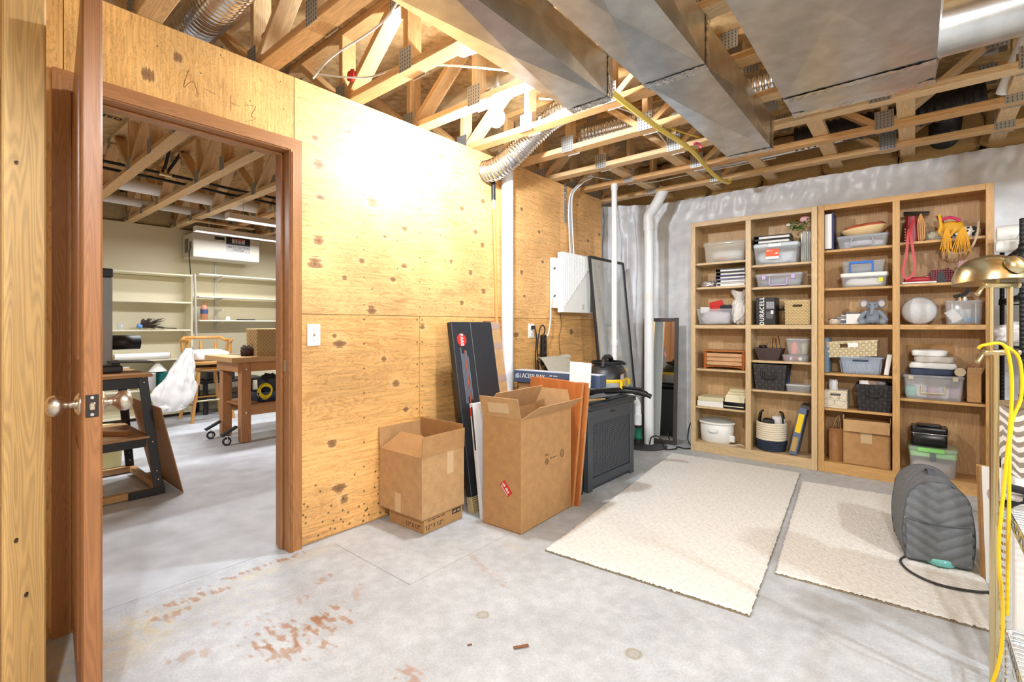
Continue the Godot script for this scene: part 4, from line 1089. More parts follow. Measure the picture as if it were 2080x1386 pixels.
	for k in 36: box(ups, V(0.279, 0.285, -0.262 + k * 0.015), V(0.008, 0.37, 0.005), 0.0)
	part(t, "woven_ribs", ups, mat(64, 68, 74, 0.5))
	part(t, "maker_badge", bx(0.002, 0.012, 0.06, 0.0, V(0.291, 0.53, 0)), M.black)
	part(t, "lid", slab(0.62, 0.7, 0.035, 0.03, 0.57), mat(52, 56, 62, 0.45))
	part(t, "lid_ridge", slab(0.54, 0.6, 0.014, 0.04, 0.605), mat(60, 64, 70, 0.45))
	# wet and dry vacuum on the deck box
	t = thing("wet_dry_vacuum", "yellow, black and grey wet dry vacuum sitting on the deck box", "vacuum", V(0.54, 0.62, -3.5), 0.25)
	t.scale = V(1.08, 1.04, 1.14)
	part(t, "tank", loft(st(), [rr(0.24, 0.3, 0.09, 0.0), rr(0.26, 0.33, 0.1, 0.03), rr(0.265, 0.34, 0.1, 0.09)]), mat(168, 170, 174, 0.4))
	part(t, "yellow_band", loft(st(), [rr(0.262, 0.335, 0.1, 0.09), rr(0.268, 0.343, 0.1, 0.098), rr(0.262, 0.335, 0.1, 0.115)]), M.yellow)
	part(t, "latch", bx(0.02, 0.065, 0.1, 0.008, V(0.132, 0.075, 0.08)), M.yellow)
	part(t, "latch", bx(0.02, 0.05, 0.04, 0.008, V(0.132, 0.075, -0.12)), M.yellow)
	part(t, "motor_head", loft(st(), [rr(0.262, 0.335, 0.1, 0.115), rr(0.255, 0.325, 0.1, 0.15), rr(0.22, 0.28, 0.09, 0.195), rr(0.16, 0.21, 0.07, 0.22), rr(0.1, 0.15, 0.05, 0.228)]), mat(38, 39, 42, 0.4))
	part(t, "handle", tube(st(), curve([V(0, 0.2, 0.12), V(0, 0.262, 0.085), V(0, 0.275, 0.0), V(0, 0.258, -0.085), V(0, 0.2, -0.12)], 7), 0.02, 12), M.black)
	for k in 3: part(t, "wrapped_cord", tube(st(), arc(0.0, TAU, 0.11 + 0.004 * k, V(0, 0.222 + 0.007 * k, 0), 28, true), 0.005, 6), M.black)
	part(t, "plug", bx(0.03, 0.02, 0.03, 0.005, V(0.105, 0.218, -0.08)), mat(52, 50, 40, 0.4))
	var wlab := part(t, "warning_label", bx(0.002, 0.04, 0.09, 0.0, V(0.134, 0.135, 0.095)), mat(196, 196, 204, 0.5))
	part(wlab, "label_stripe", bx(0.002, 0.006, 0.09, 0.0, V(0.135, 0.152, 0.095)), mat(226, 140, 40, 0.5))
	part(t, "badge", tube(st(), [V(0.115, 0.165, -0.12), V(0.122, 0.167, -0.122)], 0.018, 14), M.yellow)
	var hp := curve([V(0.58, 0.662, -3.0), V(0.62, 0.66, -3.18), V(0.68, 0.658, -3.36), V(0.74, 0.655, -3.44), V(0.83, 0.64, -3.5), V(0.9, 0.61, -3.53)], 10)
	t = thing("vacuum_hose", "black vacuum hose and wand lying across the deck box lid", "hose")
	var hr := []
	for k in hp.size(): hr.append(0.021 + (0.0025 if k % 2 == 0 and k < 34 else 0.0) + (0.004 if k > 34 else 0.0) - (0.007 if k > 44 else 0.0))
	part(t, "hose", tube(st(), hp, hr, 14), M.blackg)
	part(t, "wand_handle", bar(st(), V(0.72, 0.685, -3.4), V(0.84, 0.672, -3.49), 0.02, 0.014, 0.005), M.black)
	one("plastic_scoop", "grey plastic scoop lying flat on the deck box lid", "scoop", grid(st(), 12, 8, func(u, v): return V(-0.1 + 0.2 * u, 0.012 + 0.02 * pow(2.0 * v - 1.0, 4.0) * u, (v - 0.5) * (0.06 + 0.09 * u)), 0.004), mat(104, 108, 114, 0.5), V(0.68, 0.622, -3.12), V(0, 1.2, 0))
	one("wood_scrap", "thin strip of raw wood lying on the deck box lid", "wood strip", bx(0.26, 0.012, 0.05, 0.002), wood(206, 170, 118), V(0.68, 0.6265, -3.0), V(0, 1.35, 0))
	# framed glass leaning in the corner
	t = thing("storm_window", "tall dark framed glass panel leaning on the plywood in the corner", "window panel", V(0.33, 0.01, -4.2), 0.0)
	t.rotation.z = 0.1
	for z in [-0.33, 0.33]: part(t, "frame_side", bx(0.022, 1.8, 0.022, 0.002, V(0, 0.9, z)), mat(36, 33, 32, 0.5))
	for y in [0.011, 1.79]: part(t, "frame_rail", bx(0.022, 0.022, 0.64, 0.002, V(0, y, 0)), mat(36, 33, 32, 0.5))
	part(t, "pane", bx(0.004, 1.76, 0.64, 0.0, V(0, 0.9, 0)), clear(210, 216, 214, 0.3, 0.05))
	t = thing("framed_mirror", "dark framed mirror leaning on the plastic sheeting behind the white pipe", "mirror", V(0.52, 0.008, -4.56), 0.12)
	t.rotation.x = -0.07
	for x in [-0.155, 0.155]: part(t, "frame_side", bx(0.035, 1.23, 0.02, 0.003, V(x, 0.615, 0)), mat(62, 54, 50, 0.5))
	for y in [0.02, 1.21]: part(t, "frame_rail", bx(0.28, 0.035, 0.02, 0.003, V(0, y, 0)), mat(62, 54, 50, 0.5))
	part(t, "glass", bx(0.28, 1.16, 0.006, 0.0, V(0, 0.615, 0.0)), mat(228, 232, 230, 0.03, 1.0))

func arc(a0: float, a1: float, r: float, c: Vector3, n := 16, flat := false) -> Array:
	var out := []
	for k in n + 1:
		var a := lerpf(a0, a1, float(k) / n)
		out.append(c + (V(cos(a) * r, 0, sin(a) * r) if flat else V(0, sin(a) * r, cos(a) * r)))
	return out

func bookcase(label: String, x0: float, x1: float, xd: float, m: Material, my: Material, back: Material, left: Array, right: Array) -> void:
	var t := thing("bookcase", label, "bookcase", V(0, 0, 0))
	var zf := -4.517; var zb := -4.795
	var zc := (zf + zb) / 2; var dp := zf - zb; var hh := 2.112
	part(t, "back", bx(x1 - x0 - 0.01, hh - 0.02, 0.006, 0.0, V((x0 + x1) / 2, hh / 2, zb + 0.003)), back)
	for x in [x0 + 0.009, x1 - 0.009]: part(t, "side", bx(0.018, hh, dp - 0.02, 0.001, V(x, hh / 2, zc - 0.01)), my)
	part(t, "divider", bx(0.018, hh - 0.1, dp - 0.025, 0.001, V(xd, hh / 2 + 0.03, zc - 0.01)), my)
	part(t, "top", bx(x1 - x0, 0.018, dp - 0.02, 0.001, V((x0 + x1) / 2, hh - 0.009, zc - 0.01)), m)
	part(t, "bottom", bx(x1 - x0 - 0.036, 0.018, dp - 0.02, 0.001, V((x0 + x1) / 2, 0.074, zc - 0.01)), m)
	part(t, "fixed_shelf", bx(x1 - x0 - 0.036, 0.018, dp - 0.02, 0.001, V((x0 + x1) / 2, 1.153, zc - 0.01)), m)
	var ff := zf - 0.0095
	for x in [x0 + 0.0205, x1 - 0.0205]: part(t, "stile", bx(0.041, hh, 0.019, 0.002, V(x, hh / 2, ff)), my)
	part(t, "stile", bx(0.043, hh - 0.127, 0.019, 0.002, V(xd, hh / 2 + 0.022, ff)), my)
	part(t, "top_rail", bx(x1 - x0 - 0.082, 0.042, 0.019, 0.002, V((x0 + x1) / 2, hh - 0.021, ff)), m)
	part(t, "base_rail", bx(x1 - x0 - 0.082, 0.085, 0.019, 0.002, V((x0 + x1) / 2, 0.0425, ff)), m)
	for a in [[x0 + 0.041, xd - 0.0215], [xd + 0.0215, x1 - 0.041]]: part(t, "middle_rail", bx(a[1] - a[0], 0.034, 0.019, 0.002, V((a[0] + a[1]) / 2, 1.147, ff)), m)
	for y in left: part(t, "shelf", bx(xd - x0 - 0.028, 0.019, dp - 0.045, 0.002, V((x0 + xd) / 2 + 0.004, y - 0.0095, zc - 0.012)), m)
	for y in right: part(t, "shelf", bx(x1 - xd - 0.028, 0.019, dp - 0.045, 0.002, V((x1 + xd) / 2 - 0.004, y - 0.0095, zc - 0.012)), m)

func bookcases() -> void:
	bookcase("pale birch bookcase with the slow cooker on its bottom", 0.85, 1.855, 1.344, M.oak, M.oaky, wood(232, 192, 140, 1, 0.5), [1.735, 1.512, 0.76, 0.413], [1.68, 1.488, 0.858, 0.606])
	bookcase("warm oak bookcase with handbags on its upper shelves", 1.86, 2.858, 2.347, M.oak2, M.oak2y, wood(224, 178, 124, 1, 0.5), [1.757, 1.455, 0.782, 0.504], [1.768, 1.462, 0.625])

# clear box with a lid: body, lid, latches and what shows through
func clear_box(n: String, label: String, at: Vector3, w: float, h: float, d: float, lid: Material, lid_h := 0.022, body: Material = null, taper := 0.9) -> Node3D:
	var t := thing(n, label, "storage bin", at)
	part(t, "body", tub(w * taper, d * taper, w * 0.97, d * 0.97, h - lid_h, 0.018), body if body else M.clear)
	part(t, "lid", slab(w, d, lid_h, 0.02, h - lid_h), lid)
	return t

func stuffing(t: Node3D, n: String, c: Vector3, h: Vector3, m: Material, seed_: int) -> void:
	part(t, n, lump(st(), c, h, 0.5, 0.18, seed_, 10), m)

func woven_bin(n: String, label: String, at: Vector3, w: float, h: float, d: float, m: Material, taper := 0.85, bands := 8, turn := 0.0) -> Node3D:
	var t := thing(n, label, "basket", at, turn)
	part(t, "lining", tub(w * taper * 0.97, d * taper * 0.97, w * 0.965, d * 0.965, h - 0.002, 0.008), m)
	# interlaced straps: each row holds the pads of the crossing strips, recessed pads coloured darker to stand for shade in the weave
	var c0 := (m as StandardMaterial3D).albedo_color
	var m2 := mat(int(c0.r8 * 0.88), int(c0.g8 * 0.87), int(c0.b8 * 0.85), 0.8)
	for k in bands:
		var rows := [st(), st()]
		var y0 := h * k / bands; var y1 := h * (k + 1) / bands - 0.0025
		for f in 4:
			var cols := int(round((w if f < 2 else d) / (h / bands)))
			for c in cols:
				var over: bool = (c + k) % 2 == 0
				var out := 0.0045 if over else 0.0012
				var p := []
				for q in [[0, y0], [1, y0], [1, y1], [0, y1]]:
					var g: float = lerpf(taper, 1.0, q[1] / h)
					var u: float = (float(c) + (0.05 if q[0] == 0 else 0.95)) / cols - 0.5
					var hw: float = w * g / 2 + out; var hd: float = d * g / 2 + out
					p.append([V(u * w * g, q[1], hd), V(-u * w * g, q[1], -hd), V(hw, q[1], -u * d * g), V(-hw, q[1], u * d * g)][f])
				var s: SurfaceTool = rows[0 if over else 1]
				s.set_smooth_group(-1)
				quad(s, p[0], p[3], p[2], p[1])
		part(t, "strap_row", rows[0], m).set_meta("kind", "stuff")
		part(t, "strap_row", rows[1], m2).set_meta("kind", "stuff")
	part(t, "rim", tube(st(), ring_path(w, d, h), 0.0045, 6), m)
	return t

func ring_path(w: float, d: float, y: float) -> Array:
	var r := rr(w, d, 0.012, y)
	r.append(r[0])
	return r

func binder(n: String, label: String, at: Vector3, w: float, h: float, d: float, cover: Material, turn := 0.0, group := "") -> void:
	var t := thing(n, label, "binder", at, turn, group)
	part(t, "cover", bx(w, 0.006, d, 0.001, V(0, 0.003, 0)), cover); part(t, "cover", bx(w, 0.006, d, 0.001, V(0, h - 0.003, 0)), cover)
	part(t, "spine", loft(st(), [arc_rib(-w / 2, d / 2, h), arc_rib(-w / 2, -d / 2, h)], false, false), cover)
	part(t, "pages", bx(w - 0.04, h - 0.013, d - 0.03, 0.001, V(0.006, h / 2, 0)), M.paper)

func arc_rib(x: float, z: float, h: float) -> Array:
	var out := []
	for k in 7: out.append(V(x - sin(PI * k / 6) * h * 0.3, h * 0.5 - cos(PI * k / 6) * h * 0.5, z))
	return out

func shelf_items_one() -> void:
	var t: Node3D
	var smoke := clear(226, 224, 212, 0.38, 0.2)
	# pale bookcase, first bay, from the top
	t = clear_box("storage_bin", "cloudy clear bin with a lid on the first bay's top shelf", V(1.13, 1.736, -4.665), 0.37, 0.185, 0.2, smoke, 0.035, smoke)
	stuffing(t, "bundle", V(0.02, 0.06, 0), V(0.14, 0.045, 0.07), mat(226, 226, 228, 0.6), 2); stuffing(t, "bundle", V(-0.03, 0.05, 0.05), V(0.04, 0.03, 0.02), mat(226, 130, 104, 0.6), 5)
	for k in 5: binder("ring_binder", ["lowest white binder in the stack beside the foil bag", "grey binder second from the bottom beside the foil bag", "purple edged black binder in the middle of the stack", "black binder second from the top beside the foil bag", "topmost black binder in the stack beside the foil bag"][k], V(1.19, 1.513 + k * 0.032, -4.67), 0.245, 0.031, 0.2, [M.white, mat(150, 154, 166, 0.5), mat(70, 56, 110, 0.4), M.blackg, M.blackg][k], 0.04 * (k % 2), "stacked binders")
	one("foil_bag", "crumpled silver and red foil bag beside the stacked binders", "bag", lump(st(), V(0, 0.027, 0), V(0.062, 0.028, 0.05), 0.8, 0.35, 12, 16), mat(206, 200, 200, 0.3, 0.6), V(0.98, 1.513, -4.63))
	t = thing("open_bin", "clear open bin crammed with red and white packets", "storage bin", V(1.045, 1.171, -4.64))
	part(t, "body", tub(0.27, 0.17, 0.31, 0.2, 0.135, 0.015), M.clear)
	part(t, "rim", tube(st(), ring_path(0.312, 0.202, 0.135), 0.004, 6), M.clear)
	stuffing(t, "contents", V(0, 0.06, 0), V(0.12, 0.055, 0.07), mat(214, 208, 216, 0.6), 3)
	for k in 4: one("packet", ["red and white packet in the open bin", "black barcode packet in the open bin", "white card packet in the open bin", "grey packet in the open bin"][k], "packet", bx([0.13, 0.1, 0.08, 0.1][k], [0.09, 0.07, 0.06, 0.06][k], 0.012, 0.002), [mat(214, 60, 56, 0.5), mat(48, 46, 50, 0.5), M.white, mat(140, 140, 152, 0.4)][k], V([1.04, 1.13, 0.95, 1.12][k], [1.34, 1.31, 1.3, 1.32][k], [-4.66, -4.63, -4.61, -4.7][k]), V(0.2, 0.1 * k - 0.2, 0.18 - 0.12 * k))
	t = thing("plastic_bag", "crinkled white plastic bag standing beside the open bin", "bag", V(1.237, 1.167, -4.67))
	part(t, "bag_body", lump(st(), V(0, 0.12, 0), V(0.062, 0.115, 0.066), 0.75, 0.15, 8, 20), mat(236, 234, 228, 0.4))
	part(t, "bag_mouth", grid(st(), 24, 6, func(u, v): return V(cos(u * TAU) * (0.035 + 0.035 * v) + 0.008 * sin(u * 40.0) * v, 0.22 + 0.085 * v + 0.012 * sin(u * 22.0) * v, sin(u * TAU) * (0.035 + 0.03 * v))), mat(236, 234, 228, 0.4))
	t = thing("drawer_chest", "miniature cherry wood chest of three pale drawers", "chest", V(1.125, 0.761, -4.665))
	var cw := wood(188, 108, 48, 1, 0.35)
	part(t, "top_board", bx(0.37, 0.014, 0.19, 0.005, V(0, 0.166, 0)), wood(206, 130, 66, 0, 0.35))
	for x in [-0.165, 0.165]: part(t, "side", prism(st(), [Vector2(-0.012, 0), Vector2(0.008, 0), Vector2(0.012, 0.05), Vector2(0.016, 0.1), Vector2(0.01, 0.16), Vector2(-0.012, 0.16)], 0.17, V(x, 0, 0)), cw)
	for k in 3: part(t, "drawer", bx(0.31, 0.034, 0.16, 0.004, V(0, 0.052 + k * 0.038, 0.004)), wood(236, 184, 134, 0, 0.4))
	part(t, "apron", prism(st(), [Vector2(-0.155, 0.03), Vector2(0.155, 0.03), Vector2(0.155, 0.012), Vector2(0.08, 0.022), Vector2(-0.08, 0.022), Vector2(-0.155, 0.012)], 0.012, V(0, 0, 0.075)), cw)
	for k in 2: one("paper_stack", ["lower stack of white papers beside the black tray", "clear sleeved papers on top of the white paper stack"][k], "papers", bx(0.23 - 0.01 * k, 0.05 - 0.012 * k, 0.19, 0.002), [M.paper, mat(214, 206, 170, 0.4)][k], V(1.01, 0.4385 + k * 0.0445, -4.655), V(0, 0.05 * k, 0))
	t = thing("card_tray", "black tray filled with upright cream index cards", "tray", V(1.215, 0.414, -4.655))
	part(t, "tray", tub(0.18, 0.19, 0.185, 0.195, 0.06, 0.006), M.blackg)
	for k in 9: part(t, "card", bx(0.165, 0.1 + 0.006 * (k % 3), 0.012, 0.001), [mat(236, 228, 196, 0.8), mat(242, 238, 214, 0.8), mat(226, 210, 150, 0.8)][k % 3], V(0, 0.06 + k * 0.006, 0.07 - k * 0.018), V(-0.5, 0, 0))
	t = thing("slow_cooker", "white oval slow cooker with a glass lid on the bookcase floor", "slow cooker", V(1.04, 0.084, -4.665))
	part(t, "housing", lathe(st(), [Vector2(0.125, 0.0), Vector2(0.138, 0.012), Vector2(0.145, 0.08), Vector2(0.148, 0.17), Vector2(0.0, 0.171)], 32, Vector3.ZERO, Basis(), 1.0, 0.75), M.white)
	part(t, "rim", lathe(st(), [Vector2(0.14, 0.165), Vector2(0.162, 0.172), Vector2(0.164, 0.182), Vector2(0.15, 0.188), Vector2(0.0, 0.189)], 32, Vector3.ZERO, Basis(), 1.0, 0.75), M.white)
	part(t, "glass_lid", lathe(st(), [Vector2(0.148, 0.189), Vector2(0.13, 0.205), Vector2(0.08, 0.217), Vector2(0.0, 0.222)], 32, Vector3.ZERO, Basis(), 1.0, 0.75), clear(190, 200, 196, 0.35, 0.08))
	part(t, "handle", lump(st(), V(0, 0.115, 0.112), V(0.042, 0.02, 0.018), 0.7, 0.0, 1, 10), M.white)
	part(t, "control_dial", bx(0.05, 0.06, 0.03, 0.008, V(0.145, 0.05, 0.05)), M.white)
	part(t, "cord", tube(st(), curve([V(0.1, 0.005, 0.1), V(0.16, 0.006, 0.115), V(0.22, 0.02, 0.1), V(0.26, 0.012, 0.1)], 5), 0.003, 6), M.white)
	# second bay
	t = clear_box("storage_bin", "clear bin with an orange label and white clips under black binders", V(1.545, 1.681, -4.66), 0.345, 0.175, 0.22, mat(206, 214, 220, 0.35), 0.03)
	stuffing(t, "cables", V(0, 0.06, 0), V(0.14, 0.05, 0.08), mat(214, 220, 230, 0.5), 7)
	part(t, "clip", bx(0.1, 0.03, 0.012, 0.004, V(0, 0.158, 0.112)), M.white)
	var ol := part(t, "price_label", bx(0.1, 0.085, 0.001, 0.0, V(-0.02, 0.085, 0.1085)), mat(232, 92, 38, 0.5))
	part(ol, "label_white", bx(0.1, 0.022, 0.0012, 0.0, V(-0.02, 0.053, 0.1086)), M.white)
	dashes(ol, "label_print", 5, 0.042, 0.012, M.white, V(-0.045, 0.113, 0.1092)); dashes(ol, "label_print", 3, 0.024, 0.016, M.white, V(0.01, 0.088, 0.1092))
	for k in 2: binder("ring_binder", ["lower black binder on the orange labelled bin", "upper black binder on the orange labelled bin"][k], V(1.52, 1.8575 + k * 0.036, -4.66), 0.27, 0.034, 0.2, M.blackg, 0.03 + 0.04 * k, "binders on the bin")
	t = thing("flower_vase", "fluted glass vase with a pink peony and foliage", "vase", V(1.757, 1.681, -4.655))
	var vp := [Vector2(0.0, 0.002), Vector2(0.03, 0.0), Vector2(0.033, 0.01), Vector2(0.033, 0.24), Vector2(0.036, 0.26)]
	part(t, "glass", lathe(st(), vp, 20), clear(214, 222, 220, 0.35, 0.08))
	for k in 12: part(t, "flute", tube(st(), [V(cos(k * TAU / 12) * 0.0335, 0.01, sin(k * TAU / 12) * 0.0335), V(cos(k * TAU / 12) * 0.0345, 0.25, sin(k * TAU / 12) * 0.0345)], 0.004, 6), clear(230, 236, 234, 0.4, 0.08))
	part(t, "bloom", lump(st(), V(-0.005, 0.36, 0.01), V(0.038, 0.028, 0.036), 1.0, 0.12, 3, 14), mat(238, 190, 190, 0.7))
	part(t, "bloom", lump(st(), V(-0.13, 0.33, 0.0), V(0.018, 0.015, 0.018), 1.0, 0.2, 5, 10), mat(226, 216, 206, 0.7))
	for k in 22:
		var p := V(rng.randf_range(-0.14, 0.03), rng.randf_range(0.27, 0.37), rng.randf_range(-0.03, 0.05))
		part(t, "leaf", grid(st(), 5, 3, func(u, v): return V((u - 0.5) * 0.05, -0.01 * pow(2 * u - 1, 2), (v - 0.5) * 0.024 * sin(PI * clampf(u, 0.05, 0.95)))), [mat(96, 128, 62, 0.6), mat(70, 104, 52, 0.6), mat(140, 150, 96, 0.6)][k % 3], p, V(rng.randf_range(-1, 1), rng.randf_range(0, 6), rng.randf_range(-1, 1)))
	for k in 4: part(t, "stem", tube(st(), curve([V(0.005 * k - 0.01, 0.02, 0), V(0.004 * k - 0.008, 0.25, 0), V(-0.03 * k, 0.32, 0.005 * k)], 4), 0.002, 5), mat(96, 120, 60, 0.7))
	t = clear_box("carry_case", "clear flat case with lilac latches and handle", V(1.565, 1.489, -4.67), 0.36, 0.11, 0.2, clear(226, 226, 236, 0.45, 0.15), 0.02)
	stuffing(t, "contents", V(0, 0.04, 0), V(0.15, 0.03, 0.07), mat(150, 152, 166, 0.6), 13)
	var li := mat(198, 176, 222, 0.45)
	for x in [-0.11, 0.11]: part(t, "latch", bx(0.03, 0.036, 0.012, 0.003, V(x, 0.08, 0.1)), li)
	part(t, "handle", tube(st(), [V(-0.065, 0.075, 0.102), V(-0.065, 0.02, 0.116), V(-0.055, 0.012, 0.118), V(0.055, 0.012, 0.118), V(0.065, 0.02, 0.116), V(0.065, 0.075, 0.102)], 0.006, 8), li)
	t = thing("battery_box", "black battery carton with white lettering on its side", "box", V(1.47, 1.167, -4.65))
	part(t, "carton", bx(0.15, 0.23, 0.16, 0.003, V(0, 0.115, 0)), mat(32, 33, 36, 0.4))
	words(t, "brand_print", "DURACELL", 0.035, M.white, V(-0.028, 0.115, 0.081), Basis(V(0, 0, 1), PI / 2), true)
	part(t, "info_print", bx(0.06, 0.06, 0.001, 0.0, V(0.035, 0.165, 0.0805)), mat(150, 152, 156, 0.6)); part(t, "info_print", bx(0.05, 0.06, 0.001, 0.0, V(0.03, 0.08, 0.0805)), mat(96, 98, 102, 0.6)); part(t, "info_print", bx(0.02, 0.03, 0.001, 0.0, V(0.05, 0.105, 0.081)), M.white)
	t = thing("travel_mug", "brown and black travel mug beside the battery carton", "mug", V(1.575, 1.167, -4.7))
	part(t, "cup", lathe(st(), [Vector2(0.0, 0.0), Vector2(0.03, 0.0), Vector2(0.034, 0.12), Vector2(0.0, 0.121)], 18), mat(150, 116, 76, 0.5)); part(t, "lid", lathe(st(), [Vector2(0.036, 0.12), Vector2(0.036, 0.135), Vector2(0.0, 0.138)], 18), M.black)
	t = woven_bin("wicker_basket", "straw basket with a hand slot next to the battery carton", V(1.71, 1.167, -4.65), 0.185, 0.195, 0.19, mat(222, 196, 142, 0.8), 0.97, 15)
	part(t, "hand_slot", slab(0.07, 0.012, 0.02, 0.006, 0.0), mat(70, 50, 30, 0.9), V(0, 0.145, 0.095), V(PI / 2 * 0.0, 0, 0))
	t = woven_bin("wicker_basket", "small brown wicker basket of pens and jars", V(1.485, 0.859, -4.66), 0.21, 0.1, 0.16, mat(92, 74, 72, 0.8), 0.72, 12)
	for k in 6: one("paintbrush", "thin brush standing in the small brown wicker basket", "brush", tube(st(), [V(0, 0, 0), V(0.02 - 0.008 * k, 0.13 + 0.01 * (k % 3), 0.01)], [0.003, 0.0045], 6), [mat(176, 120, 50, 0.5), mat(60, 40, 34, 0.5)][k % 2], V(1.48 + 0.018 * k, 0.92, -4.67), Vector3.ZERO, "brushes in the wicker basket")
	one("ink_jar", "black lidded jar in the small brown wicker basket", "jar", lathe(st(), [Vector2(0.0, 0.0), Vector2(0.03, 0.0), Vector2(0.03, 0.08), Vector2(0.032, 0.085), Vector2(0.032, 0.105), Vector2(0.0, 0.106)], 16), M.blackg, V(1.43, 0.88, -4.65))
	one("paint_tub", "white round tub in the small brown wicker basket", "tub", lathe(st(), [Vector2(0.0, 0.0), Vector2(0.026, 0.0), Vector2(0.026, 0.08), Vector2(0.0, 0.081)], 16), M.white, V(1.53, 0.88, -4.63))
	t = clear_box("bead_organizer", "flat clear organizer of red and white beads under a small bin", V(1.69, 0.859, -4.66), 0.2, 0.055, 0.18, M.clear, 0.008)
	for k in 5: part(t, "bead_pile", lump(st(), V(-0.07 + k * 0.035, 0.022, 0.05), V(0.014, 0.016, 0.03), 0.7, 0.3, k + 2, 8), [mat(176, 40, 60, 0.4), mat(226, 226, 230, 0.4), mat(196, 60, 70, 0.4), mat(236, 236, 226, 0.4), mat(120, 110, 130, 0.4)][k])
	t = clear_box("storage_bin", "small clear bin of pink thread spools on the bead organizer", V(1.705, 0.915, -4.66), 0.175, 0.135, 0.16, clear(220, 222, 228, 0.5, 0.15), 0.015, null, 0.8)
	part(t, "thread_spool", lathe(st(), [Vector2(0.0, 0.0), Vector2(0.03, 0.0), Vector2(0.028, 0.05), Vector2(0.02, 0.095), Vector2(0.0, 0.096)], 14, V(-0.03, 0.006, 0.02)), mat(236, 128, 110, 0.6)); part(t, "thread_spool", lathe(st(), [Vector2(0.0, 0.0), Vector2(0.025, 0.0), Vector2(0.025, 0.09), Vector2(0.0, 0.091)], 14, V(0.04, 0.006, 0.0)), mat(196, 190, 140, 0.6))
	t = woven_bin("strap_bin", "charcoal woven strap bin with blue folders inside", V(1.5, 0.607, -4.665), 0.262, 0.215, 0.2, mat(64, 60, 60, 0.75), 0.84, 7)
	part(t, "handle", tube(st(), curve([V(-0.045, 0.155, 0.1), V(-0.035, 0.105, 0.112), V(0.035, 0.105, 0.112), V(0.045, 0.155, 0.1)], 5), 0.009, 8), mat(40, 38, 38, 0.7))
	for k in 3: one("folder", ["blue folder in the charcoal strap bin", "teal folder in the charcoal strap bin", "navy folder in the charcoal strap bin"][k], "folder", bx(0.17, 0.16, 0.004, 0.001), [mat(60, 150, 210, 0.4), mat(50, 160, 170, 0.4), mat(50, 70, 130, 0.4)][k], V(1.52 + 0.01 * k, 0.74, -4.62 - k * 0.035), V(-0.15, 0, 0.05 * k - 0.04))
	clear_box("flat_bin", "shallow frosted box beside the charcoal strap bin", V(1.705, 0.607, -4.68), 0.19, 0.06, 0.18, clear(232, 232, 230, 0.6, 0.2), 0.015)
	t = thing("rope_basket", "cream and navy coiled rope basket with leather handles", "basket", V(1.497, 0.084, -4.66))
	for k in 13: part(t, "rope_coil", tube(st(), arc(0, TAU, 0.1 + 0.004 * minf(k, 3), V(0, 0.01 + k * 0.0185, 0), 30, true), 0.0105, 8, false), mat(42, 52, 70, 0.9) if k < 5 else mat(232, 220, 196, 0.9))
	part(t, "base", tube(st(), [V(0, 0.002, 0), V(0, 0.01, 0)], 0.1, 24), mat(42, 52, 70, 0.9))
	for sx in [-1.0, 1.0]: part(t, "handle", tube(st(), curve([V(sx * 0.1, 0.2, 0.03), V(sx * 0.085, 0.31, 0.02), V(sx * 0.065, 0.33, 0.0), V(sx * 0.085, 0.31, -0.02), V(sx * 0.1, 0.2, -0.03)], 5), 0.008, 8), M.blackg)
	stuffing(t, "yarn", V(-0.02, 0.23, 0.01), V(0.045, 0.035, 0.04), M.black, 5); stuffing(t, "yarn", V(0.05, 0.24, -0.02), V(0.05, 0.05, 0.03), mat(226, 222, 216, 0.8), 6)
	t = thing("game_box", "slim blue patterned box with a yellow panel leaning on the bookcase side", "box", V(1.672, 0.09, -4.635))
	t.rotation.z = -0.2
	part(t, "carton", bx(0.055, 0.4, 0.16, 0.002, V(0, 0.2, 0)), mat(120, 138, 170, 0.6, 0.0, weave_tex, Vector3.ONE * 18.0))
	part(t, "yellow_panel", bx(0.04, 0.16, 0.002, 0.0, V(0, 0.27, 0.081)), mat(244, 206, 30, 0.5)); part(t, "kraft_panel", bx(0.036, 0.12, 0.002, 0.0, V(-0.002, 0.09, 0.081)), mat(190, 156, 90, 0.6)); part(t, "open_top", bx(0.07, 0.03, 0.15, 0.002, V(0.012, 0.41, 0)), mat(80, 70, 64, 0.6))

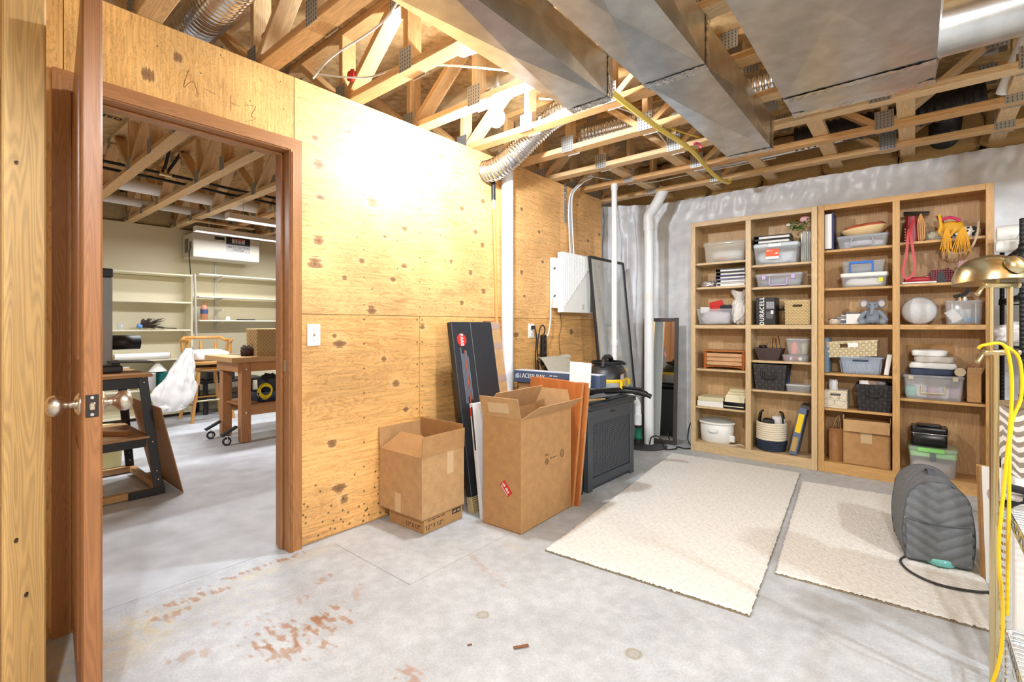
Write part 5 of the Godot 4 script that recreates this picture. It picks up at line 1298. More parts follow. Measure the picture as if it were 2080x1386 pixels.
func shelf_items_two() -> void:
	var t: Node3D
	t = thing("ring_binder", "navy binder standing on end in the oak bookcase", "binder", V(1.928, 1.758, -4.66))
	part(t, "cover", bx(0.06, 0.295, 0.2, 0.004, V(0, 0.1475, 0)), mat(30, 34, 62, 0.4)); part(t, "pages", bx(0.045, 0.275, 0.01, 0.001, V(-0.004, 0.1475, 0.1)), M.paper); part(t, "spine_edge", bx(0.012, 0.295, 0.012, 0.002, V(0.026, 0.1475, 0.1)), mat(56, 62, 104, 0.35))
	t = clear_box("carry_case", "clear flat case with a grey handle under a red pie cushion", V(2.14, 1.758, -4.67), 0.33, 0.1, 0.2, clear(214, 222, 234, 0.45, 0.15), 0.02)
	part(t, "handle", tube(st(), [V(-0.06, 0.08, 0.1), V(-0.075, 0.03, 0.112), V(-0.06, 0.02, 0.114), V(0.06, 0.02, 0.114), V(0.075, 0.03, 0.112), V(0.06, 0.08, 0.1)], 0.006, 8), mat(176, 176, 180, 0.4))
	stuffing(t, "contents", V(0, 0.035, 0), V(0.13, 0.028, 0.07), mat(196, 198, 206, 0.6), 21)
	t = thing("pie_cushion", "beige pleated cushion with a rust red top in the oak bookcase", "cushion", V(2.155, 1.858, -4.67), 0.0)
	t.rotation.z = 0.09
	part(t, "crust", lathe(st(), [Vector2(0.06, 0.0), Vector2(0.1, 0.004), Vector2(0.15, 0.045), Vector2(0.16, 0.06), Vector2(0.15, 0.066), Vector2(0.0, 0.067)], 30, Vector3.ZERO, Basis(), 1.0, 0.62), mat(226, 196, 146, 0.9))
	part(t, "filling", lump(st(), V(0, 0.066, 0), V(0.145, 0.03, 0.088), 0.9, 0.1, 4, 14), mat(176, 84, 52, 0.9))
	t = clear_box("storage_bin", "clear bin with a white lid and yellow sticker under the blue box", V(2.15, 1.456, -4.67), 0.3, 0.11, 0.2, M.white, 0.03)
	stuffing(t, "paper", V(0, 0.038, 0), V(0.12, 0.03, 0.075), M.paper, 22); part(t, "yellow_sticker", bx(0.026, 0.03, 0.001, 0.0, V(0.105, 0.05, 0.0975)), mat(240, 226, 30, 0.5))
	t = clear_box("storage_bin", "clear box with a bright blue latch on the white lidded bin", V(2.145, 1.567, -4.67), 0.28, 0.09, 0.19, M.clear, 0.015)
	part(t, "blue_latch", bx(0.15, 0.02, 0.012, 0.003, V(-0.01, 0.078, 0.096)), mat(46, 112, 206, 0.4)); for x in [-0.082, 0.062]: part(t, "blue_latch", bx(0.01, 0.08, 0.012, 0.003, V(x, 0.04, 0.095)), mat(46, 112, 206, 0.4))
	stuffing(t, "contents", V(0, 0.03, 0), V(0.1, 0.022, 0.06), mat(120, 130, 140, 0.6), 23)
	for k in 6: one("magazine", ["bottom magazine in the messy pile beside the plush elephant", "blue magazine second in the pile beside the plush elephant", "white booklet third in the pile beside the plush elephant", "grey magazine fourth in the pile beside the plush elephant", "striped booklet fifth in the pile beside the plush elephant", "topmost magazine on the pile beside the plush elephant"][k], "magazine", bx(0.24 - 0.02 * k, 0.014, 0.19, 0.002), [M.paper, mat(110, 130, 176, 0.4), M.white, mat(150, 150, 156, 0.4), mat(190, 196, 214, 0.4), mat(96, 100, 116, 0.4)][k], V(2.05 + 0.008 * k, 1.174 + k * 0.0155, -4.69), V(0, 0.12 * (k % 3) - 0.1, 0))
	t = thing("tin_bowl", "small glass jar with a metal rim before the magazines", "jar", V(1.965, 1.167, -4.565))
	part(t, "jar", lathe(st(), [Vector2(0.0, 0.0), Vector2(0.04, 0.0), Vector2(0.042, 0.035), Vector2(0.0, 0.036)], 20), mat(196, 182, 156, 0.3)); part(t, "rim", lathe(st(), [Vector2(0.043, 0.034), Vector2(0.043, 0.046), Vector2(0.0, 0.047)], 20), M.chrome)
	one("packet", "white printed packet between the jar and the plush elephant", "packet", bx(0.1, 0.08, 0.02, 0.003), M.paper, V(2.09, 1.208, -4.57), V(-0.1, 0.1, 0))
	# plush elephant: one continuous body
	t = thing("plush_elephant", "grey knitted plush elephant sitting on the fixed shelf", "toy", V(2.205, 1.166, -4.6))
	var el := mat(150, 160, 172, 0.95, 0.0, speck_tex, Vector3.ONE * 9.0, 0.5)
	var es := st()
	lump(es, V(0, 0.062, 0), V(0.046, 0.06, 0.04), 0.95, 0.02, 1, 14); lump(es, V(0.0, 0.142, 0.012), V(0.036, 0.034, 0.034), 1.0, 0.02, 2, 14)
	tube(es, curve([V(0, 0.135, 0.04), V(0.0, 0.11, 0.056), V(-0.004, 0.085, 0.058), V(-0.01, 0.072, 0.066)], 5), [0.017, 0.016, 0.015, 0.015, 0.014, 0.014, 0.013, 0.013, 0.012, 0.012, 0.012, 0.011, 0.011, 0.011, 0.011, 0.011], 12)
	for sx in [-1.0, 1.0]:
		tube(es, curve([V(sx * 0.034, 0.1, 0.01), V(sx * 0.06, 0.075, 0.02), V(sx * 0.078, 0.04, 0.028)], 5), 0.017, 12); tube(es, curve([V(sx * 0.028, 0.025, 0.02), V(sx * 0.05, 0.022, 0.05), V(sx * 0.062, 0.022, 0.07)], 5), 0.02, 12)
		lump(es, V(sx * 0.078, 0.034, 0.03), V(0.02, 0.02, 0.02), 1.0, 0.0, 1, 10); lump(es, V(sx * 0.063, 0.023, 0.072), V(0.022, 0.022, 0.018), 1.0, 0.0, 1, 10)
		lump(es, V(sx * 0.053, 0.158, 0.002), V(0.03, 0.032, 0.008), 1.0, 0.03, 5, 10)
	part(t, "body", es, el)
	for sx in [-1.0, 1.0]: part(t, "inner_ear", lump(st(), V(sx * 0.055, 0.157, 0.01), V(0.02, 0.022, 0.003), 1.0, 0.0, 5, 8), mat(206, 196, 192, 0.9)); part(t, "eye", lump(st(), V(sx * 0.016, 0.15, 0.044), V(0.004, 0.004, 0.003), 1.0, 0.0, 1, 6), M.black)
	# lower shelves of the first oak bay
	one("picture_book", "upright blue and white patterned book at the bay's end", "book", bx(0.03, 0.275, 0.19, 0.002), mat(150, 180, 206, 0.5, 0.0, weave_tex, Vector3.ONE * 12.0), V(1.912, 0.921, -4.665))
	t = woven_bin("wicker_basket", "cream woven basket tilted on top of the pale blue basket", V(2.08, 0.915, -4.66), 0.33, 0.12, 0.18, mat(222, 206, 168, 0.8), 0.93, 6)
	t.rotation.z = 0.07
	part(t, "hand_slot", bx(0.05, 0.03, 0.003, 0.001, V(-0.05, 0.09, 0.0925)), mat(90, 66, 40, 0.9)); part(t, "name_tag", bx(0.065, 0.036, 0.003, 0.0, V(0.01, 0.092, 0.0945)), M.white)
	t = thing("lattice_basket", "pale blue pierced plastic basket under the cream woven basket", "basket", V(2.13, 0.783, -4.665))
	var lb := mat(176, 192, 212, 0.4)
	part(t, "body", tub(0.235, 0.16, 0.27, 0.19, 0.128, 0.02), clear(190, 204, 222, 0.55, 0.2))
	part(t, "rim", tube(st(), ring_path(0.275, 0.195, 0.128), 0.005, 8), lb)
	var lat := st()
	for k in 26:
		var u := -0.12 + k * 0.0096
		bar(lat, V(u, 0.008, 0.082), V(u + 0.012 * (1 if k % 2 else -1), 0.1, 0.0915), 0.002, 0.003, 0.0)
	part(t, "lattice", lat, lb).set_meta("kind", "stuff")
	part(t, "hand_slot", slab(0.1, 0.004, 0.014, 0.002, 0.0), mat(60, 74, 96, 0.7), V(0, 0.098, 0.095))
	stuffing(t, "contents", V(0, 0.045, 0), V(0.1, 0.035, 0.06), mat(206, 206, 216, 0.7), 31)
	one("white_box", "slim white box leaning beside the pale blue basket", "box", bx(0.03, 0.155, 0.16, 0.003), M.white, V(2.298, 0.863, -4.645), V(0, 0, -0.14))
	t = thing("tissue_box", "cream box printed with black circles holding a plastic bag", "box", V(1.97, 0.505, -4.655))
	part(t, "carton", bx(0.152, 0.14, 0.18, 0.003, V(0, 0.07, 0)), mat(222, 210, 186, 0.7))
	for q in [[-0.04, 0.05], [0.03, 0.05], [-0.005, 0.09], [0.05, 0.09], [-0.06, 0.1]]:
		var ci := []
		for k in 21: ci.append(V(clampf(q[0] + cos(k * TAU / 20) * 0.034, -0.075, 0.075), clampf(q[1] + sin(k * TAU / 20) * 0.034, 0.003, 0.137), 0.0903))
		part(t, "circle_print", tube(st(), ci, 0.0008, 4, false), M.ink)
	part(t, "hand_slot", slab(0.07, 0.002, 0.016, 0.001, 0.0), M.hole, V(0, 0.1, 0.0905))
	stuffing(t, "plastic_bag", V(-0.02, 0.17, 0.02), V(0.03, 0.05, 0.03), mat(214, 216, 220, 0.25), 33)
	t = woven_bin("strap_bin", "black woven strap bin with paper and plastic inside", V(2.215, 0.505, -4.66), 0.23, 0.2, 0.19, mat(50, 48, 49, 0.75), 0.84, 7)
	part(t, "handle", tube(st(), curve([V(-0.045, 0.155, 0.096), V(-0.03, 0.12, 0.108), V(0.03, 0.12, 0.108), V(0.045, 0.155, 0.096)], 5), 0.009, 8), mat(40, 38, 38, 0.7))
	for k in 3: stuffing(t, "crumpled_paper", V(-0.06 + 0.05 * k, 0.2, 0.02), V(0.035, 0.03, 0.04), [M.paper, mat(150, 128, 110, 0.7), mat(120, 116, 116, 0.4)][k], 40 + k)
	t = thing("paper_bag", "brown kraft paper bag with a twisted handle", "bag", V(1.965, 0.084, -4.66), 0.15)
	part(t, "bag", loft(st(), [rr(0.1, 0.1, 0.004, 0.0, 1), rr(0.1, 0.1, 0.004, 0.1, 1), rr(0.104, 0.085, 0.004, 0.18, 1), rr(0.1, 0.06, 0.004, 0.25, 1)], true, true), mat(182, 128, 78, 0.85, 0.0, speck_tex, Vector3.ONE * 3.0))
	part(t, "handle", tube(st(), curve([V(-0.025, 0.25, 0.03), V(0.0, 0.33, 0.03), V(0.02, 0.35, 0.032), V(0.028, 0.25, 0.03)], 5), 0.0025, 6), mat(200, 160, 110, 0.8))
	t = thing("cardboard_box", "large brown cardboard box with a folded front flap in the oak bookcase", "box", V(2.165, 0.084, -4.655), 0.03)
	carton(t, 0.29, 0.345, 0.2, M.card, M.card2, [[0.0, 0.03, 0.0], [0.0, 0.03, 0.0], [2.85, 0.09, 0.004], [-0.35, 0.04, 0.0]])
	part(t, "packing_tape", bx(0.07, 0.11, 0.001, 0.0, V(0.0, 0.23, 0.1012)), M.tape)
	# handbags on the last bay
	var redl := mat(176, 34, 48, 0.35)
	t = thing("handbag", "dark red leather handbag whose long strap hangs over the shelf", "handbag", V(2.43, 1.769, -4.66))
	part(t, "bag_body", loft(st(), [rr(0.08, 0.15, 0.02, 0.0), rr(0.085, 0.16, 0.025, 0.06), rr(0.06, 0.15, 0.02, 0.19)]), mat(140, 26, 40, 0.4))
	part(t, "strap", bar_path([V(0.0, 0.13, 0.08), V(-0.015, 0.06, 0.125), V(-0.025, -0.1, 0.13), V(-0.045, -0.22, 0.13), V(-0.02, -0.27, 0.13), V(0.02, -0.22, 0.13), V(0.015, -0.1, 0.13), V(0.0, 0.06, 0.125), V(0.015, 0.16, 0.08)], 0.016, 0.004), mat(196, 62, 66, 0.4))
	part(t, "buckle", tube(st(), arc(0, TAU, 0.015, V(-0.012, 0.09, 0.11), 12), 0.003, 6), M.chrome)
	for k in 6: part(t, "chain_link", lump(st(), V(-0.032, 0.09 - k * 0.02, 0.126), V(0.003, 0.008, 0.003), 1.0, 0.0, 1, 6), M.brass)
	t = thing("handbag", "tan handbag with folded straps beside the dark red one", "handbag", V(2.485, 1.769, -4.665))
	part(t, "bag_body", loft(st(), [rr(0.03, 0.14, 0.01, 0.0), rr(0.035, 0.14, 0.012, 0.1), rr(0.02, 0.12, 0.008, 0.16)]), mat(196, 142, 84, 0.5))
	for k in 4: part(t, "strap", tube(st(), curve([V(-0.012 + k * 0.01, 0.01, 0.075), V(-0.016 + k * 0.012, 0.12, 0.08), V(0.0, 0.2, 0.06), V(0.014, 0.15, 0.05)], 5), 0.005, 6), mat(206, 152, 92, 0.5))
	one("clutch", "flat black clutch laid over the red and tan handbags", "handbag", slab(0.15, 0.14, 0.012, 0.01), M.blackg, V(2.46, 1.982, -4.68), V(0, 0, -0.1))
	t = thing("handbag", "cream crochet purse with brown handles", "handbag", V(2.565, 1.769, -4.65))
	part(t, "bag_body", lump(st(), V(0, 0.035, 0), V(0.06, 0.034, 0.05), 0.7, 0.15, 9, 16), mat(226, 216, 190, 0.9, 0.0, weave_tex, Vector3.ONE * 14.0, 0.4)); part(t, "collar", lump(st(), V(0.045, 0.08, 0), V(0.026, 0.045, 0.03), 0.8, 0.1, 4, 12), mat(232, 224, 206, 0.9))
	part(t, "handle", tube(st(), curve([V(0.03, 0.12, 0.02), V(0.01, 0.17, 0.02), V(0.03, 0.175, 0.0), V(0.045, 0.12, 0.0)], 5), 0.005, 6), mat(120, 80, 62, 0.6))
	t = thing("pouch", "black and white leopard print pouch with a tan loop strap", "pouch", V(2.72, 1.769, -4.665), -0.15)
	part(t, "pouch_body", lump(st(), V(0, 0.042, 0), V(0.085, 0.042, 0.06), 0.55, 0.05, 3, 16), mat(228, 222, 208, 0.7))
	for k in 26: part(t, "spot", lump(st(), V(rng.randf_range(-0.075, 0.075), rng.randf_range(0.012, 0.072), 0.058), V(0.009, 0.006, 0.004), 0.9, 0.3, k, 6), M.black)
	part(t, "strap", bar_path([V(-0.09, 0.05, 0.07), V(-0.085, -0.05, 0.135), V(-0.04, -0.11, 0.135), V(0.04, -0.09, 0.135), V(0.075, 0.0, 0.13), V(0.08, 0.1, 0.08)], 0.012, 0.003), mat(198, 172, 140, 0.6))
	t = thing("handbag", "mustard yellow tassel purse with a pink zip", "handbag", V(2.645, 1.79, -4.6))
	part(t, "bag_body", lump(st(), V(0, 0.06, -0.03), V(0.07, 0.045, 0.035), 0.7, 0.1, 5, 14), mat(222, 164, 30, 0.6)); part(t, "pink_zip", tube(st(), curve([V(-0.05, 0.12, 0.0), V(0.0, 0.13, 0.01), V(0.05, 0.1, 0.01)], 5), 0.01, 8), mat(206, 44, 96, 0.5))
	part(t, "strap", bar_path([V(-0.06, 0.16, 0.0), V(-0.05, 0.08, 0.02), V(-0.055, 0.02, 0.03), V(-0.01, -0.01, 0.05), V(0.03, 0.05, 0.04)], 0.016, 0.004), mat(232, 172, 34, 0.5))
	for q in [[-0.02, 0.06, 8], [0.06, 0.05, 12]]:
		var ts := st()
		for k in q[2]: tube(ts, curve([V(q[0], q[1], 0.07), V(q[0] + (k - q[2] / 2.0) * 0.004, q[1] - 0.05, 0.082), V(q[0] + (k - q[2] / 2.0) * 0.009, q[1] - 0.16 - 0.02 * (k % 3), 0.08)], 3), 0.003, 5)
		part(t, "tassel", ts, mat(232, 168, 40, 0.6))
	t = thing("handbag", "shiny burgundy crocodile purse lying on its side", "handbag", V(2.6, 1.463, -4.64), 0.1)
	part(t, "bag_body", prism(st(), [Vector2(-0.09, 0.0), Vector2(0.06, 0.0), Vector2(0.1, 0.04), Vector2(0.03, 0.1), Vector2(-0.06, 0.09), Vector2(-0.1, 0.03)], 0.12), mat(120, 18, 34, 0.2, 0.0, weave_tex, Vector3.ONE * 9.0, 0.6)); part(t, "gusset", prism(st(), [Vector2(-0.03, 0.0), Vector2(0.02, 0.0), Vector2(0.0, 0.085), Vector2(-0.03, 0.06)], 0.125), M.black)
	t = thing("wallet", "flat red wallet with a metal ring on a white pad", "wallet", V(2.465, 1.474, -4.6))
	part(t, "wallet_body", slab(0.15, 0.09, 0.035, 0.012), redl); part(t, "ring", tube(st(), arc(0, TAU, 0.02, V(0.055, 0.036, 0.02), 14, true), 0.003, 6), M.chrome)
	one("notepad", "white notepad under the red wallet", "notepad", bx(0.19, 0.011, 0.12, 0.002), M.white, V(2.475, 1.4685, -4.6))
	one("pouch", "pink quilted pouch with a dark piped edge", "pouch", loft(st(), [rr(0.075, 0.05, 0.02, 0.0), rr(0.08, 0.055, 0.02, 0.06), rr(0.07, 0.04, 0.015, 0.12), rr(0.05, 0.02, 0.008, 0.15)]), mat(222, 176, 186, 0.5, 0.0, soft_tex, V(14, 3, 14), 1.2), V(2.725, 1.463, -4.6), V(0, 0, 0.08))
	t = thing("globe_shade", "round frosted white glass lamp shade resting on the fixed shelf", "lamp shade", V(2.475, 1.266, -4.64))
	part(t, "glass", lathe(st(), [Vector2(0.0, -0.03), Vector2(0.06, -0.025), Vector2(0.098, -0.004), Vector2(0.104, 0.004), Vector2(0.09, 0.02), Vector2(0.05, 0.04), Vector2(0.0, 0.046)], 32, Vector3.ZERO, Basis(V(1, 0, 0), PI / 2)), mat(234, 234, 236, 0.3, 0.0, speck_tex, Vector3.ONE * 8.0, 0.6))
	t = clear_box("storage_bin", "clear ribbed bin of tape and cards with black straps on top", V(2.712, 1.167, -4.655), 0.195, 0.165, 0.19, clear(236, 240, 244, 0.35, 0.15), 0.014)
	for k in 4: part(t, "card", bx(0.06, 0.09, 0.012, 0.002), [M.white, mat(206, 206, 200, 0.6), M.white, mat(196, 202, 206, 0.6)][k], V(-0.05 + 0.03 * k, 0.06, 0.05 - 0.02 * k), V(0.2, 0.2 * k, 0.6 - 0.3 * k))
	part(t, "blue_packet", bx(0.08, 0.03, 0.06, 0.003, V(0.04, 0.03, 0.04)), mat(70, 140, 190, 0.5))
	for x in [-0.06, 0.06]: part(t, "rib", bx(0.006, 0.14, 0.004, 0.001, V(x, 0.075, 0.0915)), clear(240, 242, 244, 0.5, 0.15))
	one("webbing_strap", "black webbing strap coiled on the clear ribbed bin", "strap", bar_path([V(2.66, 1.36, -4.6), V(2.7, 1.37, -4.58), V(2.73, 1.39, -4.57), V(2.735, 1.44, -4.56), V(2.72, 1.455, -4.545), V(2.715, 1.47, -4.56)], 0.022, 0.003), M.black)
	for k in 3: one("disc_stack", "flat silver disc lying on the clear ribbed bin", "disc", tube(st(), [V(0, 0, 0), V(0, 0.008, 0)], 0.055 - 0.004 * k, 24), [M.chrome, M.chrome, M.chrome][k], V(2.72, 1.3335 + k * 0.0095, -4.68), Vector3.ZERO, "discs on the clear bin")
	# clear file box with folded cloths
	t = clear_box("file_box", "clear file box with a beige handle under folded white cloths", V(2.55, 0.626, -4.665), 0.335, 0.175, 0.22, clear(226, 234, 244, 0.35, 0.15), 0.02)
	for k in 5: stuffing(t, "craft_supply", V(-0.12 + 0.06 * k, 0.05, 0.04), V(0.035, 0.04, 0.03), [mat(110, 190, 170, 0.6), mat(226, 226, 226, 0.6), mat(186, 150, 170, 0.6), mat(206, 206, 214, 0.6), mat(170, 140, 150, 0.6)][k], 50 + k)
	part(t, "handle", tube(st(), [V(-0.06, 0.1, 0.108), V(-0.066, 0.05, 0.12), V(0.066, 0.05, 0.12), V(0.06, 0.1, 0.108)], 0.007, 8), mat(206, 192, 160, 0.5))
	for x in [-0.12, 0.12]: part(t, "latch", bx(0.03, 0.03, 0.01, 0.003, V(x, 0.155, 0.112)), mat(196, 186, 160, 0.5))
	for k in 4: one("folded_cloth", ["dark blue folded cloth at the bottom of the cloth pile", "white folded cloth second in the cloth pile", "striped folded cloth in the cloth pile", "white folded cloth on top of the cloth pile"][k], "cloth", lump(st(), V(0, 0.022, 0), V([0.12, 0.13, 0.11, 0.1][k], 0.024, 0.09), 0.35, 0.06, 60 + k, 14), [mat(60, 72, 96, 0.9), mat(238, 238, 236, 0.9), mat(206, 202, 192, 0.9), mat(242, 242, 240, 0.9)][k], V(2.54 + [0.0, 0.01, 0.02, -0.01][k], 0.802 + k * 0.045, -4.66))
	one("rolled_cloth", "rolled beige cloth beside the white cloth pile", "cloth", tube(st(), [V(0, 0.03, 0.06), V(0, 0.03, -0.08)], 0.03, 16), mat(206, 190, 160, 0.9), V(2.695, 0.802, -4.65))
	one("cardboard_sheet", "flat cardboard sheet behind the white cloth pile", "cardboard", bx(0.26, 0.22, 0.006, 0.001), M.card, V(2.54, 0.91, -4.776), V(-0.02, 0, 0.05))
	t = thing("open_carton", "tipped open brown carton at the bookcase's end", "box", V(2.765, 0.627, -4.665), 0.0)
	carton(t, 0.07, 0.2, 0.2, M.card, M.card2, [[0.3, 0.05, 0.0], [-0.4, 0.04, 0.0], [0.5, 0.05, 0.0], null])
	for k in 3: one("wire_hanger", "thin copper wire hook standing in the tipped carton", "hanger", tube(st(), curve([V(0, 0, 0), V(0, 0.06, 0), V(0.018, 0.09, 0), V(0.004, 0.105, 0), V(-0.008, 0.09, 0)], 5), 0.0018, 5), mat(196, 134, 92, 0.3, 0.8), V(2.75 + 0.018 * k, 0.8, -4.62 - 0.03 * k), Vector3.ZERO, "wire hooks in the carton")
	# bottom of the last bay
	t = clear_box("storage_bin", "clear bin with a bright green latching lid on the oak bookcase floor", V(2.55, 0.084, -4.655), 0.27, 0.2, 0.22, clear(200, 232, 200, 0.5, 0.2), 0.03)
	part(t, "green_band", loft(st(), [rr(0.256, 0.206, 0.02, 0.135), rr(0.262, 0.212, 0.02, 0.17)], true, false), mat(150, 222, 130, 0.4)); part(t, "green_handle", bx(0.15, 0.03, 0.02, 0.006, V(-0.01, 0.185, 0.112)), mat(146, 224, 126, 0.4)); part(t, "grey_latch", bx(0.03, 0.06, 0.008, 0.003, V(0, 0.14, 0.11)), mat(110, 116, 120, 0.4))
	stuffing(t, "beads", V(0, 0.05, 0), V(0.11, 0.045, 0.08), mat(176, 160, 150, 0.7), 71)
	t = thing("camera_case", "glossy black hard case on the green lidded bin", "case", V(2.53, 0.2855, -4.66))
	part(t, "case_body", slab(0.2, 0.15, 0.09, 0.02), M.blackg); part(t, "case_lid", slab(0.205, 0.155, 0.045, 0.022, 0.094), M.blackg); part(t, "bright_seam", slab(0.207, 0.157, 0.005, 0.022, 0.0895), M.chrome); part(t, "lid_ridge", slab(0.14, 0.1, 0.012, 0.02, 0.139), mat(34, 34, 37, 0.3)); part(t, "clasp", bx(0.012, 0.03, 0.012, 0.003, V(0.1, 0.095, 0.06)), M.chrome)

# flat strap along points
func bar_path(pts: Array, w: float, t: float) -> SurfaceTool:
	var c := curve(pts, 8)
	var rings := []
	for k in c.size():
		var d: Vector3 = (c[min(k + 1, c.size() - 1)] - c[max(k - 1, 0)]).normalized()
		var side := d.cross(V(0, 0, 1))
		if side.length() < 0.2: side = d.cross(V(0, 1, 0))
		side = side.normalized()
		var up := side.cross(d).normalized()
		var a := side * w / 2; var b := up * t / 2
		rings.append([c[k] + a + b, c[k] + a - b, c[k] - a - b, c[k] - a + b])
	return loft(st(), rings, true, true, -1)

func rug(label: String, c: Array, seed_: int) -> void:
	var nz := noise(seed_, 60.0, 2); var big := noise(seed_ + 5, 1.6, 3); var ed := noise(seed_ + 9, 18.0, 3)
	var f := func(u, v):
		var a: Vector2 = c[0].lerp(c[1], u); var b: Vector2 = c[3].lerp(c[2], u)
		var p := a.lerp(b, v)
		if u == 0.0 or u == 1.0: p += (c[1] - c[0]).normalized() * 0.007 * ed.get_noise_2d(v * 8.0, u)
		if v == 0.0 or v == 1.0: p += (c[3] - c[0]).normalized() * 0.007 * ed.get_noise_2d(u * 8.0, v + 4.0)
		var e: float = minf(minf(u, 1.0 - u) * 90.0, minf(v, 1.0 - v) * 160.0)
		return V(p.x, 0.0075 + 0.0085 * clampf(e, 0.3, 1.0) + 0.0045 * nz.get_noise_2d(p.x, p.y) + 0.002 * big.get_noise_2d(p.x, p.y), p.y)
	var t := thing("carpet_remnant", label, "rug")
	part(t, "pile", grid(st(), 170, 260, f, 0.0), mat(244, 241, 234, 0.98, 0.0, speck_tex, Vector3.ONE * 5.0))
	var pts := []
	for k in 4: pts.append(c[k])
	var bs := st()
	prism(bs, pts, 0.0075, V(0, 0.004, 0), Basis(V(1, 0, 0), V(0, 0, 1), V(0, -1, 0)))
	part(t, "backing", bs, mat(150, 136, 112, 0.95))

func floor_things() -> void:
	rug("longer cream carpet remnant lying towards the pale bookcase", [Vector2(0.772, -4.263), Vector2(1.765, -4.327), Vector2(1.952, -2.073), Vector2(0.999, -2.007)], 81)
	rug("cream carpet remnant under the grey quilted mixer cover", [Vector2(1.815, -4.105), Vector2(2.62, -4.165), Vector2(2.73, -2.556), Vector2(1.955, -2.508)], 91)
	# quilted mixer cover
	var t := thing("mixer_cover", "grey quilted appliance cover with a rounded top on the carpet", "appliance cover", V(2.512, 0.028, -3.225), 0.15)
	var q := mat(122, 126, 130, 0.9, 0.0, speck_tex, Vector3.ONE * 7.0)
	var hw := 0.118; var hh := 0.385; var hd := 0.168
	var prof := func(u: float) -> Vector2:
		# left bottom, over the arch, to right bottom
		if u < 0.3: return Vector2(-hw - 0.012 * sin(u / 0.3 * PI), lerpf(0.0, hh - hw * 1.05, u / 0.3))
		if u > 0.7: return Vector2(hw + 0.012 * sin((1.0 - u) / 0.3 * PI), lerpf(0.0, hh - hw * 1.05, (1.0 - u) / 0.3))
		var a := PI - (u - 0.3) / 0.4 * PI
		return Vector2(cos(a) * hw, hh - hw * 1.05 + sin(a) * hw * 1.05)
	part(t, "wrap_panel", grid(st(), 90, 50, func(u, v):
		var p: Vector2 = prof.call(u); var p2: Vector2 = prof.call(minf(u + 0.01, 1.0)); var p0: Vector2 = prof.call(maxf(u - 0.01, 0.0))
		var n := (p2 - p0).normalized().rotated(PI / 2)
		var s: float = u * 0.82; var w: float = v * hd * 2
		var k: float = 0.004 * minf(absf(sin((s + w) * 48.0)), absf(sin((s - w) * 48.0)))
		return V(p.x + n.x * k, p.y + n.y * k, hd - w)), q)
	for sz in [1.0, -1.0]:
		var s := st()
		grid(s, 50, 50, func(u, v):
			var p: Vector2 = prof.call(v * 0.5)
			var x: float = p.x * (1.0 - 2.0 * u)
			var k: float = 0.007 * pow(absf(sin((p.y * 1.0 - absf(x) * 0.62 + 0.02) * 62.0)), 0.7)
			return V(x, p.y, sz * (hd + k)))
		part(t, "end_panel", s, q)
		var pp := []
		for k in 41:
			var p: Vector2 = prof.call(k / 40.0)
			pp.append(V(p.x, p.y, sz * hd))
		part(t, "piping", tube(st(), pp, 0.005, 8), mat(84, 88, 92, 0.8))
	var pk := st()
	grid(pk, 50, 30, func(u, v):
		var y: float = lerpf(0.008, 0.195 - 0.02 * sin(u * PI) * 0.5, v)
		var x: float = lerpf(-hw, hw, u)
		return V(x, y, hd + 0.009 + 0.006 * pow(absf(sin((y - absf(x) * 0.62) * 62.0)), 0.7)))
	part(t, "pocket", pk, mat(116, 120, 124, 0.9, 0.0, speck_tex, Vector3.ONE * 7.0))
	part(t, "pocket_hem", tube(st(), curve([V(-hw, 0.195, hd + 0.012), V(0, 0.185, hd + 0.014), V(hw, 0.195, hd + 0.012)], 6), 0.004, 6), mat(84, 88, 92, 0.8))
	part(t, "carry_strap", bar_path([V(0, hh - 0.002, -0.05), V(0, hh + 0.016, -0.02), V(0, hh + 0.018, 0.03), V(0, hh - 0.002, 0.06)], 0.03, 0.003), mat(84, 90, 98, 0.9))
	one("stand_mixer_base", "turquoise appliance base peeping out under the quilted cover", "mixer", lathe(st(), [Vector2(0.0, 0.0), Vector2(0.085, 0.0), Vector2(0.092, 0.008), Vector2(0.088, 0.03), Vector2(0.05, 0.06), Vector2(0.0, 0.07)], 26, Vector3.ZERO, Basis(), 1.0, 1.75), mat(120, 196, 192, 0.25), V(2.53, 0.019, -3.19), V(0, 0.15, 0))
	one("electric_cable", "dark cord curving from the quilted cover across the carpet", "cord", tube(st(), curve([V(2.42, 0.03, -3.05), V(2.4, 0.024, -2.98), V(2.44, 0.024, -2.88), V(2.53, 0.024, -2.82), V(2.64, 0.024, -2.84), V(2.73, 0.022, -2.9), V(2.85, 0.012, -2.95)], 8), 0.0055, 8), mat(56, 54, 54, 0.5))
	one("wood_splinter", "brown wood splinter lying on the concrete", "splinter", bar(st(), V(1.352, 0.004, -1.33), V(1.385, 0.005, -1.375), 0.012, 0.005, 0.001), wood(150, 96, 60))
	one("wood_chip", "tiny brown chip on the concrete near the splinter", "splinter", bar(st(), V(1.215, 0.003, -1.235), V(1.222, 0.003, -1.25), 0.006, 0.004, 0.001), wood(140, 90, 60))

